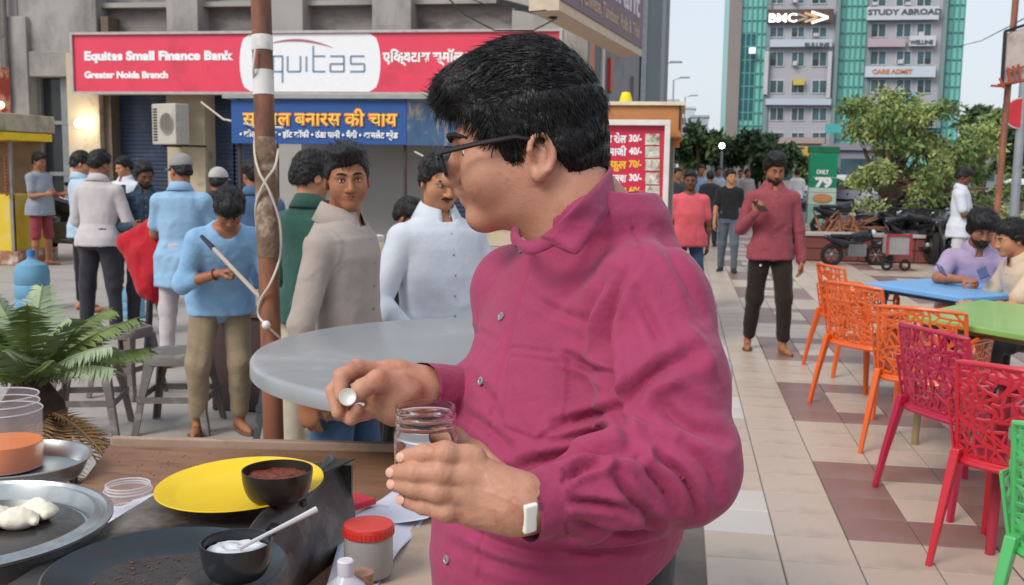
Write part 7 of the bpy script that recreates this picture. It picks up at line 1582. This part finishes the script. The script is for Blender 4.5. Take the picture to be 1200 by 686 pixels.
def bike(name, label, cat, loc, rz, col, group='motorcycles parked beyond the planter', scoot=False):
    B_ = thing(name, label, cat, (loc[0], loc[1], loc[2] if len(loc) > 2 else 0), rz, group); m = mat('bike_'+col[1:], col, rough=0.25, coat=0.5); tyre = mat('tyre', (0.015,)*3, rough=0.8); st = mat('bike_steel', '#8f9294', rough=0.3, metal=0.8); blk = mat('bike_black', (0.02, 0.02, 0.022), rough=0.4)
    rw_ = 0.22 if scoot else 0.26
    for x in (-0.62, 0.62):
        b = MB(); n = 24; b.tube([(x + rw_*math.cos(a), 0, rw_ + 0.03 + rw_*math.sin(a)) for a in [2*math.pi*i/n for i in range(n+1)]], 0.062, 8, cap=False); w = b.build('tyre', tyre, B_, smooth=True)
        b = MB(); 
        for a in range(6): b.bar((x, 0, rw_+0.03), (x + rw_*math.cos(a*math.pi/3), 0, rw_+0.03+rw_*math.sin(a*math.pi/3)), 0.02)
        b.sphere((x, 0, rw_+0.03), (0.07, 0.05, 0.07), 10, 6); b.build('wheel', st, w)
    S = SDF()
    if scoot: S.cone((-0.45, 0, 0.55), (0.05, 0, 0.45), 0.15, 0.12, 0.06); S.cone((0.05, 0, 0.36), (0.42, 0, 0.42), 0.09, 0.08, 0.05); S.cone((0.42, 0, 0.45), (0.36, 0, 0.90), 0.12, 0.10, 0.05)
    else: S.cone((-0.02, 0, 0.78), (0.28, 0, 0.82), 0.13, 0.17, 0.05); S.cone((-0.80, 0, 0.78), (-0.3, 0, 0.62), 0.07, 0.14, 0.05); S.cone((-0.3, 0, 0.60), (0.1, 0, 0.60), 0.12, 0.12, 0.05); S.cone((0.50, 0, 0.66), (0.72, 0, 0.68), 0.05, 0.03, 0.03)
    V, Q = S.mesh(0.02); put('body', arrays_to_mesh('bike_body', V, Q), m, B_, False)
    b = MB(); b.box((-0.33, 0, 0.82), (0.66, 0.24, 0.09)); b.build('seat', blk, B_, bevel=0.03, seg=2)
    b = MB(); b.box((0.04, 0, 0.42), (0.50, 0.28, 0.34)); b.tube([(0.1, 0.12, 0.3), (-0.3, 0.14, 0.28), (-0.75, 0.15, 0.36)], [0.03, 0.04, 0.045], 8); b.build('engine', st if not scoot else blk, B_, bevel=0.02)
    b = MB(); b.tube([(0.62, 0.06, 0.33), (0.40, 0.06, 0.98)], 0.022, 6); b.tube([(0.62, -0.06, 0.33), (0.40, -0.06, 0.98)], 0.022, 6); b.tube([(0.30, 0.36, 1.03), (0.40, 0.12, 0.99), (0.40, -0.12, 0.99), (0.30, -0.36, 1.03)], 0.016, 6); b.build('handlebar', blk, B_, smooth=True)
    b = MB(); b.sphere((0.50, 0, 0.90), (0.09, 0.10, 0.10), 12, 8); b.build('headlight', mat('lamp_glass_grey', '#c9d0d6', rough=0.1, coat=0.6), B_, smooth=True)
    for s_ in (-1, 1): b = MB(); b.tube([(0.34, s_*0.25, 1.02), (0.36, s_*0.30, 1.16)], 0.006, 5); b.sphere((0.36, s_*0.31, 1.18), (0.015, 0.055, 0.035), 8, 6); b.build('mirror', blk, B_, smooth=True)
    return B_
protoA = bike('motorcycle', 'black motorcycle on the plaza in front of the planter, left one', 'motorcycle', (G(1000, 311).x, G(1000, 311).y), R(15), '#1b1b1f'); protoA['group'] = 'motorcycles parked beyond the planter'
protoA.scale = (0.62, 0.62, 0.60)
protoB = bike('scooter', 'grey scooter among the bikes behind the planter', 'scooter', (P(1058, 270, 20).x, P(1058, 270, 20).y, 0), R(60), '#8c9196', scoot=True)
rsb = random.Random(12)
labs = ['parked motorcycle near the trunk of the leafy tree', 'parked motorcycle with its front wheel towards the planter', 'parked motorcycle in the middle of the row under the tree', 'parked motorcycle behind the man in white', 'farther parked motorcycle under the leafy tree', 'dark parked motorcycle close to the white car', 'parked motorcycle beside the grey scooter', 'motorcycle standing beyond the row on the right', 'small distant motorcycle left of the green price sign', 'distant motorcycle right of the green price sign', 'parked motorcycle at the far end of the row']
spots = [(1034, 18.9, 50), (1050, 18.6, 120), (1072, 18.8, 35), (1090, 18.4, 140), (1062, 20.5, 60), (1160, 18.5, 95), (1080, 20.3, 75), (1104, 19.0, 85), (940, 27, 30), (985, 25, 20), (1120, 21.5, 90)]
for (px, d, rz), lab in zip(spots, labs):
    c = P(px, 260, d); copy_thing(protoA, (c.x, c.y, 0), R(rz + rsb.uniform(-12, 12)), lab).scale = (.86, .86, .86)
RBX = P(1050, 290, 16.2); bx_ = thing('handcart', 'small red edged grey cart box standing in front of the planter', 'cart', (RBX.x, RBX.y, 0), R(5))
m_ = MB(); m_.box((0, 0, 0.42), (0.34, 0.30, 0.30)); m_.build('box', mat('box_grey', '#8f8d90', rough=0.5), bx_, bevel=0.01)
m_ = MB(); m_.bar((-0.18, -0.16, 0.58), (0.18, -0.16, 0.58), 0.03); m_.bar((-0.18, -0.16, 0.25), (-0.18, -0.16, 0.60), 0.03); m_.bar((0.18, -0.16, 0.25), (0.18, -0.16, 0.60), 0.03); m_.build('red_edge', mat('edge_red', '#a02c34'), bx_)
for x in (-0.14, 0.14): m_ = MB(); m_.tube([(x + 0.07*math.cos(a), -0.05, 0.10 + 0.07*math.sin(a)) for a in [2*math.pi*i/14 for i in range(15)]], 0.025, 6, cap=False); m_.build('wheel', mat('tyre', (0.015,)*3), bx_, smooth=True)
for i, (px, d, rz, lab) in enumerate(((1042, 19.7, 100, 'parked motorcycle second from the trunk of the leafy tree'), (1084, 19.5, 20, 'parked motorcycle half hidden behind the grey scooter'), (1100, 17.6, 75, 'parked motorcycle nearest the legs of the man in white'), (1056, 17.9, 60, 'parked motorcycle just over the coping of the planter'), (1074, 17.8, 110, 'parked motorcycle directly above the little grey cart box'))):
    c = P(px, 260, d); copy_thing(protoA, (c.x, c.y, 0.05), R(rz), lab).scale = (.86, .86, .86)
# motorcycle between the stall and the crowd on the left
c = P(84, 262, 16.3); copy_thing(protoA, (c.x, c.y, 0), R(170), 'black motorcycle behind the men at the left').scale = (1, 1, 1)
# ------------------------------------------------------------------ green price totem
g = P(962, 240, 26.0); GT = thing('price_totem', 'tall green and white price sign reading 79 beside the leafy tree', 'sign', (g.x, g.y, 0))
GRE = mat('totem_green', '#1f8a63', rough=0.4, var=0.04); GRE2 = mat('totem_pale', '#b9d2c4', rough=0.4); k = 26.0/FPX
zof = lambda py: P(962, py, 26.0).z
def tbox(n_, y0, y1, m, w=31, th=0.35, dy=0): b = MB(); b.box((0, dy, (zof(y0)+zof(y1))/2), (w*k, th, zof(y0)-zof(y1)-0.01)); return b.build(n_, m, GT, bevel=0.01)
tbox('cap_panel', 172, 180, mat('totem_dark_green', '#17704c'), 34); tbox('top_panel', 180, 208, GRE); tbox('price_panel', 208, 220, GRE, dy=0); tbox('text_panel', 220, 226, GRE2); tbox('offer_panel', 226, 240, GRE2); tbox('foot_panel', 240, 262, mat('totem_foot', '#8fb5a8'))
yy = g.y - 0.18
text_mesh('79', 11*k*1.35, plane_M(Vector((g.x-9*k, yy-0.012, zof(219))), (1, 0, 0)), 'lettering', WT, GT, bold=0.02, fit=19*k)
text_mesh('ONLY', 5*k*1.3, plane_M(Vector((g.x-8*k, yy-0.012, zof(204))), (1, 0, 0)), 'lettering', WT, GT, bold=0.006, fit=14*k)
b = MB(); n = 20; b.prism([(g.x + 11*k*math.cos(2*math.pi*i/n), yy-0.005, zof(232) + 5*k*math.sin(2*math.pi*i/n)) for i in range(n)], (0, -0.02, 0)); b.build('orange_oval', mat('oval_orange', '#c98a5c', rough=0.5), GT, world=True)
b = MB(); b.box((1.6, 0, zof(216)), (2.4, 0.5, 0.10)); b.tube([(2.6, 0, 0), (2.6, 0, zof(216))], 0.06, 8); b.build('side_shelf', mat('dark_green_metal', '#2c4a44', rough=0.5), GT)
# ------------------------------------------------------------------ rusty frame and signs on poles, right
d = 11.0
g0, g1 = P(1166, 276, d), P(1192, -20, d)
RF = thing('leaning_rusty_pole', 'leaning rusty iron pole carrying an old sign frame at the right', 'pole', (g0.x, g0.y, 0))
ax2 = (g1-g0).normalized(); gg = g0 + ax2*((0-g0.z)/ax2.z); m_ = MB(); m_.tube([gg, g1], 0.035, 10); m_.build('shaft', RUST, RF, smooth=True, world=True)
m_ = MB(); q = lambda x, y: P(x, y, d-0.06)
for a_, b_ in (((1178, 37), (1212, 26)), ((1178, 37), (1174, 100)), ((1174, 100), (1212, 92))): m_.bar(q(*a_), q(*b_), 0.03)
m_.build('sign_frame', mat('black_iron', (0.02,)*3), RF, world=True)
m_ = MB(); m_.prism([q(1180, 39), q(1214, 29), q(1214, 90), q(1176, 98)], (0, 0.02, 0)); m_.build('sign_sheet', mat('sheet_beige', '#b5aaa2', rough=0.6, wear='#9a8a80', wamt=0.4), RF, world=True)
m_ = MB()
for a_, b_ in (((1168, 100), (1214, 92)), ((1170, 92), (1176, 104)), ((1180, 80), (1182, 98)), ((1186, 78), (1188, 96)), ((1192, 76), (1194, 95)), ((1178, 84), (1210, 76)), ((1160, 101), (1176, 102))): m_.bar(q(*a_)-Vector((0, 0.04, 0)), q(*b_)-Vector((0, 0.04, 0)), 0.022)
m_.build('bracket_rails', mat('rust_red', '#9a4a3c', rough=0.8), RF, world=True)
g2 = P(1186, 270, 13.5); LPp = thing('grey_pole', 'grey pole with a round red sign behind the leaning rusty pole', 'pole', (g2.x, g2.y, 0))
m_ = MB(); m_.tube([(0, 0, 0), (0.02, 0, 3.2)], 0.06, 10); m_.build('shaft', mat('pole_grey', '#8f979c', rough=0.5, metal=0.3), LPp, smooth=True)
c = P(1195, 133, 13.3); m_ = MB(); Mx = Matrix.Rotation(R(90), 3, 'X'); m_.lathe([(0.0001, 0), (0.20, 0), (0.20, 0.03), (0.0001, 0.03)], c, 32, Mx); m_.build('round_sign', mat('sign_pale', '#c9b9b4', rough=0.5), LPp, world=True)
m_ = MB(); m_.lathe([(0.13, 0.031), (0.185, 0.031), (0.185, 0.036), (0.13, 0.036)], c, 32, Mx); m_.build('red_ring', mat('ring_red', '#b8323a', rough=0.5), LPp, world=True); 
m_ = MB(); m_.lathe([(0.0001, 0.031), (0.10, 0.031), (0.10, 0.035), (0.0001, 0.035)], c, 24, Mx); m_.build('red_disc', mat('ring_red', '#b8323a'), LPp, world=True)
# thin wire across the sky
m_ = MB(); m_.tube([P(1110, 58, 40), P(1150, 48, 30), P(1200, 22, 20), P(1260, -10, 14)], 0.012, 5); tag(m_.build('overhead_wire', mat('wire_black', (0.03,)*3)), 'thin overhead wire crossing the sky right of the glass building', 'wire')
m_ = MB(); m_.tube([P(521, -6, 12.5), P(545, 18, 12.4), P(580, 36, 12.3), P(625, 36, 12.2), P(652, 22, 12.1)], 0.010, 5); tag(m_.build('overhead_cable', mat('wire_black', (0.03,)*3)), 'thin black cable sagging over the bank signboard', 'cable')
m_ = MB(); m_.tube([P(540, -6, 12.5), P(575, 8, 12.4), P(620, 14, 12.2), P(640, 12, 12)], 0.007, 5); tag(m_.build('overhead_cable', mat('wire_black', (0.03,)*3)), 'shorter thin cable above the sagging one', 'cable')
m_ = MB(); m_.tube([P(236, 120, 14), P(262, 140, 12.5), P(300, 148, 11), P(332, 150, 10.8)], 0.012, 5); tag(m_.build('white_cable', CAB), 'white cable strung from the pier to the blue banner', 'cable')
m_ = MB(); m_.tube([P(486, 178, 9.6), P(505, 188, 9.5), P(540, 175, 9.4)], 0.008, 5); tag(m_.build('white_cable', CAB), 'white cable drooping right of the tea kiosk', 'cable')
# ------------------------------------------------------------------ car
def car(label, loc, rz, col):
    C_ = thing('parked_car', label, 'car', (loc[0], loc[1], 0), rz); paint = mat('car_'+col[1:], col, rough=0.25, coat=0.6)
    S = SDF(); S.cone((-1.5, 0, 0.62), (1.6, 0, 0.60), 0.42, 0.36, 0.1, (Vector((0, 1, 0)), 1.9)); S.cone((-1.1, 0, 1.12), (0.55, 0, 1.12), 0.36, 0.34, 0.25, (Vector((0, 1, 0)), 1.75)); V, Q = S.mesh(0.05); put('body', arrays_to_mesh('car_body', V, Q), paint, C_, False)
    for s_ in (-1, 1):
        for (x0, x1) in ((-1.2, -0.42), (-0.34, 0.62)):
            b = MB(); b.prism([(x0, s_*0.665, 0.98), (x1, s_*0.665, 0.98), (x1-0.14, s_*0.60, 1.34), (x0+0.08, s_*0.60, 1.34)], (0, s_*0.02, 0)); b.build('window', DARKG, C_)
        for x in (-1.15, 1.15): b = MB(); b.lathe([(0.0001, 0), (0.31, 0), (0.33, 0.04), (0.33, 0.18), (0.31, 0.2), (0.0001, 0.2)], (x, s_*0.60, 0.33), 24, Matrix.Rotation(R(90)*-s_, 3, 'X')); w = b.build('tyre', mat('tyre', (0.015,)*3), C_, smooth=True)
        b = MB(); b.sphere((1.88, s_*0.5, 0.68), (0.08, 0.16, 0.09), 10, 6); b.build('headlight', mat('lamp_glass_grey', '#c9d0d6'), C_, smooth=True)
    b = MB(); b.prism([(0.62, -0.58, 1.36), (0.62, 0.58, 1.36), (1.02, 0.66, 1.0), (1.02, -0.66, 1.0)], (0.03, 0, 0.02)); b.build('windscreen', DARKG, C_)
c = P(1218, 240, 22); car('white car at the right edge beyond the leafy tree', (c.x, c.y), R(150), '#d9dce0')
c = P(1075, 232, 32); car('silver car glimpsed beyond the parked motorcycles', (c.x, c.y), R(10), '#a9b2ba')
c = P(1000, 236, 34); car('white car behind the green price sign', (c.x, c.y), R(5), '#c9ccd0')
# street lamps
def lampc(label, px, d, hpx, lit):
    c = P(px, 200, d); zt__ = P(px, hpx, d).z; L_ = thing('street_lamp', label, 'lamp', (c.x, c.y, 0), 0, 'street lamps down the road'); b = MB(); b.tube([(0, 0, 0), (0, 0, zt__), (0.5, 0, zt__+0.15)], [0.07, 0.05, 0.04], 8); b.build('post', mat('lamp_post_grey', '#8b9096'), L_, smooth=True)
    b = MB(); b.box((0.8, 0, zt__+0.17), (0.7, 0.2, 0.1)); b.build('lamp_head', mat('lamp_lit', (1.0, 1.0, 0.9), emit=9) if lit else mat('lamp_post_grey', '#8b9096'), L_)
for lab, px, d, hp, lit in (('tall street lamp beside the grey tower end', 772, 60, 78, False), ('second street lamp just right of the tall one', 786, 75, 95, False), ('farther street lamp between the towers', 800, 95, 115, False)): lampc(lab, px, d, hp, lit)
c = P(846, 171, 38); gl_ = thing('lit_lamp', 'glowing round lamp in front of the dark trees', 'lamp', (c.x, c.y, 0)); b = MB(); b.sphere((0, 0, c.z), 0.10, 20, 14); b.build('globe', mat('globe_lit', (1.0, 0.98, 0.88), emit=12, var=0), gl_, smooth=True); b = MB(); b.tube([(0, 0, 0), (0, 0, c.z-0.2)], 0.05, 8); b.build('post', mat('lamp_post_grey', '#8b9096'), gl_, smooth=True)
# ------------------------------------------------------------------ tall glass building
YG = 95.0
gp_ = lambda x, y, o=0: FY(x, y, YG+o)
GB = thing('glass_office_building', 'tall green glass office building with white window bays and signboards', 'building', (gp_(990, 150).x, YG, 0))
x0, x1 = gp_(852, 150).x, gp_(1122, 150).x; zt3 = gp_(990, -60).z
GLA = mat('green_curtain_glass', '#7fc4ba', rough=0.35, var=0.14, scale=0.12, spec=0.6, wear='#6db0b8', wscale=0.10, wamt=0.45); WBY = mat('bay_white', '#aaa9b0', rough=0.8, var=0.06, scale=0.3); MUL = mat('mullion_teal', '#5d9f9a', rough=0.5)
b = MB(); b.box(((x0+x1)/2, YG+9, zt3/2), (x1-x0, 17.9, zt3)); b.build('curtain_wall', GLA, GB, world=True)
b = MB(); 
for i in range(0, 45):
    x = x0 + (x1-x0)*i/44; b.box((x, YG-0.02, zt3/2), (0.09, 0.12, zt3))
zz = 1.0
while zz < zt3: b.box(((x0+x1)/2, YG-0.02, zz), (x1-x0, 0.10, 0.09)); zz += 1.15
tag(b.build('mullions', MUL, GB, world=True), kind='stuff')
pxs = gp_(856, 150).x; b = MB(); xx0 = gp_(850, 150).x; xx1 = gp_(864, 150).x; b.box(((xx0+xx1)/2, YG+0.3, zt3/2), (xx1-xx0, 1.2, zt3)); b.build('end_pier', mat('end_pier_brown', '#8f8684', rough=0.8, var=0.1, scale=0.3), GB, world=True)
# dark reflection in the curtain wall, painted as darker panes
b = MB(); a = gp_(866, 140, -0.03); c = gp_(886, 38, -0.03); b.box(((a.x+c.x)/2, YG-0.03, (a.z+c.z)/2), (c.x-a.x, 0.05, c.z-a.z)); b.build('painted_reflection', mat('reflection_teal', '#2e5f66', rough=0.15, var=0.2, scale=0.3), GB, world=True)
WN = mat('office_window_glass', '#3f5a60', rough=0.2, var=0.4, scale=0.6, spec=0.6); FRM = mat('office_frame', '#c3c4c8', rough=0.6)
def bay(pxa, pxb, pyb, rows_):
    xa, xb = gp_(pxa, 150).x, gp_(pxb, 150).x; zb_ = gp_(pxa, pyb).z
    b = MB(); b.box(((xa+xb)/2, YG-0.25, (zt3+zb_)/2), (xb-xa, 0.7, zt3-zb_)); b.build('bay_wall', WBY, GB, world=True)
    for s_ in (xa, xb): b = MB(); b.box((s_, YG-0.35, (zt3+zb_)/2), (0.35, 0.95, zt3-zb_)); b.build('bay_edge', mat('edge_grey_green', '#7d8f90', rough=0.7), GB, world=True)
    rw = random.Random(pxa)
    for (py0, py1, cols) in rows_:
        for (c0, c1) in cols:
            a = gp_(c0, py1); c = gp_(c1, py0); w_, h_ = c.x-a.x, a.z-c.z; h_ = abs(c.z-a.z); cxx, czz = (a.x+c.x)/2, (a.z+c.z)/2
            b = MB(); 
            for dx in (-w_/2, 0, w_/2): b.box((cxx+dx, YG-0.63, czz), (0.07, 0.08, h_))
            for dz in (-h_/2, h_/2): b.box((cxx, YG-0.635, czz+dz), (w_, 0.08, 0.07))
            f = b.build('window', FRM, GB, world=True); b = MB(); b.box((cxx, YG-0.61, czz), (w_-0.05, 0.04, h_-0.05)); b.build('pane', WN, f, world=True)
            if rw.random() < 0.4: b = MB(); b.box((cxx + rw.choice((-.25, .25))*w_, YG-0.68, czz - 0.22*h_), (w_*0.35, 0.06, h_*0.4)); b.build('open_sash', DARKG, f, world=True)
            elif rw.random() < 0.4: b = MB(); b.box((cxx + rw.choice((-.25, .25))*w_, YG-0.85, czz - 0.3*h_), (w_*0.3, 0.5, h_*0.3)); b.build('window_cooler', FRM, f, world=True)
c3 = [(901, 918), (926, 942), (950, 968)]; c4 = [(1018, 1037), (1048, 1066), (1072, 1090)]
bay(895, 974, 176, [(-28, -14, c3), (-8, 6, c3), (33, 45, c3), (62, 79, c3), (95, 110, c3), (127, 142, c3), (156, 170, c3)])
bay(1011, 1097, 150, [(-22, -8, c4), (-3, 9, c4), (29, 45, c4), (61, 77, c4), (94, 110, c4), (122, 138, c4)])
# signs on the building
def bsign(nm, lab, pxa, pya, pxb, pyb, col, text=None, tcol=None, tx=0, ty=0, tsz=6, fit=None, mt=None, out=1.0):
    a, c = gp_(pxa, pyb), gp_(pxb, pya); b = MB(); b.box(((a.x+c.x)/2, YG-out, (a.z+c.z)/2), (c.x-a.x, 0.4, c.z-a.z)); o = b.build(nm, mt or mat('bsign_'+col[1:], col, rough=0.5, var=0.04, scale=0.5), world=True); tag(o, lab, 'sign')
    if text: text_mesh(text, tsz*YG/FPX*1.35, plane_M(FY(tx, ty, YG-out-0.22), (1, 0, 0)), 'lettering', tcol, o, bold=0.02, ext=0.03, fit=(fit*YG/FPX) if fit else None)
    return o
DKL = mat('letter_dark', '#5a5d66', rough=0.5, var=0); ORL = mat('letter_orange2', '#c9805a', rough=0.5, var=0); WE = mat('backlit_white', (1, 1, 1), emit=1.1, var=0)
sg = bsign('billboard', 'dark backlit billboard lettered BMC with three chevrons on the glass building', 898, 13, 975, 29, '#5f4f4a', 'BMC', WE, 901, 26, 9.5, fit=30)
for k_, (x, col) in enumerate(((938, '#b09a8a'), (946, '#d9b08a'), (954, '#f0e6dc'))):
    b = MB(); y_ = YG-1.24; w_ = 12 + 5*k_; ym = 20.6; hh_ = 4.0 + 1.2*k_
    for s_ in (-1, 1): b.bar(FY(x-3, ym + s_*hh_, y_), FY(x + w_*0.75, ym, y_), 0.14 + 0.04*k_, 0.06, up=(0, 1, 0))
    b.build('chevron', mat('chev_'+col[1:], col, emit=0.8 if k_ == 2 else 0.2, var=0), sg, world=True)
bsign('signboard', 'white signboard reading STUDY ABROAD high on the glass building', 1013, 10, 1097, 26, '#c9ccd2', 'STUDY ABROAD', DKL, 1017, 17.5, 6, fit=76)
bsign('signboard', 'white signboard below the BMC billboard', 901, 48, 973, 57, '#bcc4cf', 'BULLINE', DKL, 943, 55, 4.5, fit=26)
bsign('signboard', 'small white signboard at the right under STUDY ABROAD', 1062, 44, 1093, 56, '#c9ccd4', 'WELLINE', DKL, 1066, 52, 4.5, fit=24)
bsign('signboard', 'pinkish blank signboard left of the small white one', 1014, 47, 1058, 57, '#b5a5ac')
bsign('signboard', 'long white signboard with orange lettering above the leafy tree', 1011, 79, 1093, 92, '#c3cdd6', 'CARE ADMIT', ORL, 1022, 86.5, 5, fit=42)
bsign('signboard', 'pale signboard with a rail near the foot of the left bay', 896, 117, 972, 124, '#b9c0cf')
bsign('signboard', 'narrow vertical white sign left of the windows', 893, 62, 900, 112, '#c0bfc4')
bsign('signboard', 'narrow vertical white sign right of the windows', 966, 62, 973, 116, '#c0bfc4')
bsign('signboard', 'small yellow banner in a window of the left bay', 928, 94, 941, 101, '#c9b45a')
bsign('awning', 'sky blue roof panel seen above the leafy tree', 1032, 112, 1070, 124, '#7fb4cf', out=2.0)
bsign('awning', 'turquoise canopy beside the foot of the glass building', 960, 148, 990, 158, '#4fa9a9', out=4.0)
bsign('signboard', 'white square lit panel on the dark reflection panes of the glass building', 877, 57, 885, 64, '#ffffff', mt=mat('lit_panel', (0.85, 0.88, 0.9), emit=0.3, var=0), out=0.6)
# low buildings and clutter down the road
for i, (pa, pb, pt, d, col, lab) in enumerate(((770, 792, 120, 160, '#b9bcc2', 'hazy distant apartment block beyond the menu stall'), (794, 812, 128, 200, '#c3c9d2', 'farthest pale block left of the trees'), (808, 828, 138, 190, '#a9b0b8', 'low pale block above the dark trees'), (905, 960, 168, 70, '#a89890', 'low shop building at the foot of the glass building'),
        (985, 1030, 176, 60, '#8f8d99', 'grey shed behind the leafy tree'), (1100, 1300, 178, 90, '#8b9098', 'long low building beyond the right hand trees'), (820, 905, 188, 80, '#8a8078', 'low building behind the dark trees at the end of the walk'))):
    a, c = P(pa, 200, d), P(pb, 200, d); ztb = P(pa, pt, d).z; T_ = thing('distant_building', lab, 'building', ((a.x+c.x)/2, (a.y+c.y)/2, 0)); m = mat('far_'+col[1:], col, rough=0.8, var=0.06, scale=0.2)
    b = MB(); b.box((0, 4, ztb/2), ((c-a).length, 8, ztb)); b.build('wall', m, T_); b = MB(); b.box((0, 4, ztb+0.2), ((c-a).length+0.4, 8.4, 0.4)); b.build('roof', m, T_)
    nx_ = max(2, int((c-a).length/2.6)); 
    for r_ in range(max(1, int(ztb/3.2))):
        for x in range(nx_):
            b = MB(); b.box((-(c-a).length/2 + (x+0.5)*(c-a).length/nx_, -0.05, 1.7+r_*3.1), (1.1, 0.08, 1.3)); b.build('window', WN, T_)
b = MB(); c = P(905, 178, 66); b.box((c.x+0.5, c.y, c.z), (4.2, 0.3, 0.7)); tag(b.build('shop_sign', mat('shop_sign_yellow', '#c9a84e')), 'yellow shop sign at the foot of the glass building', 'sign')
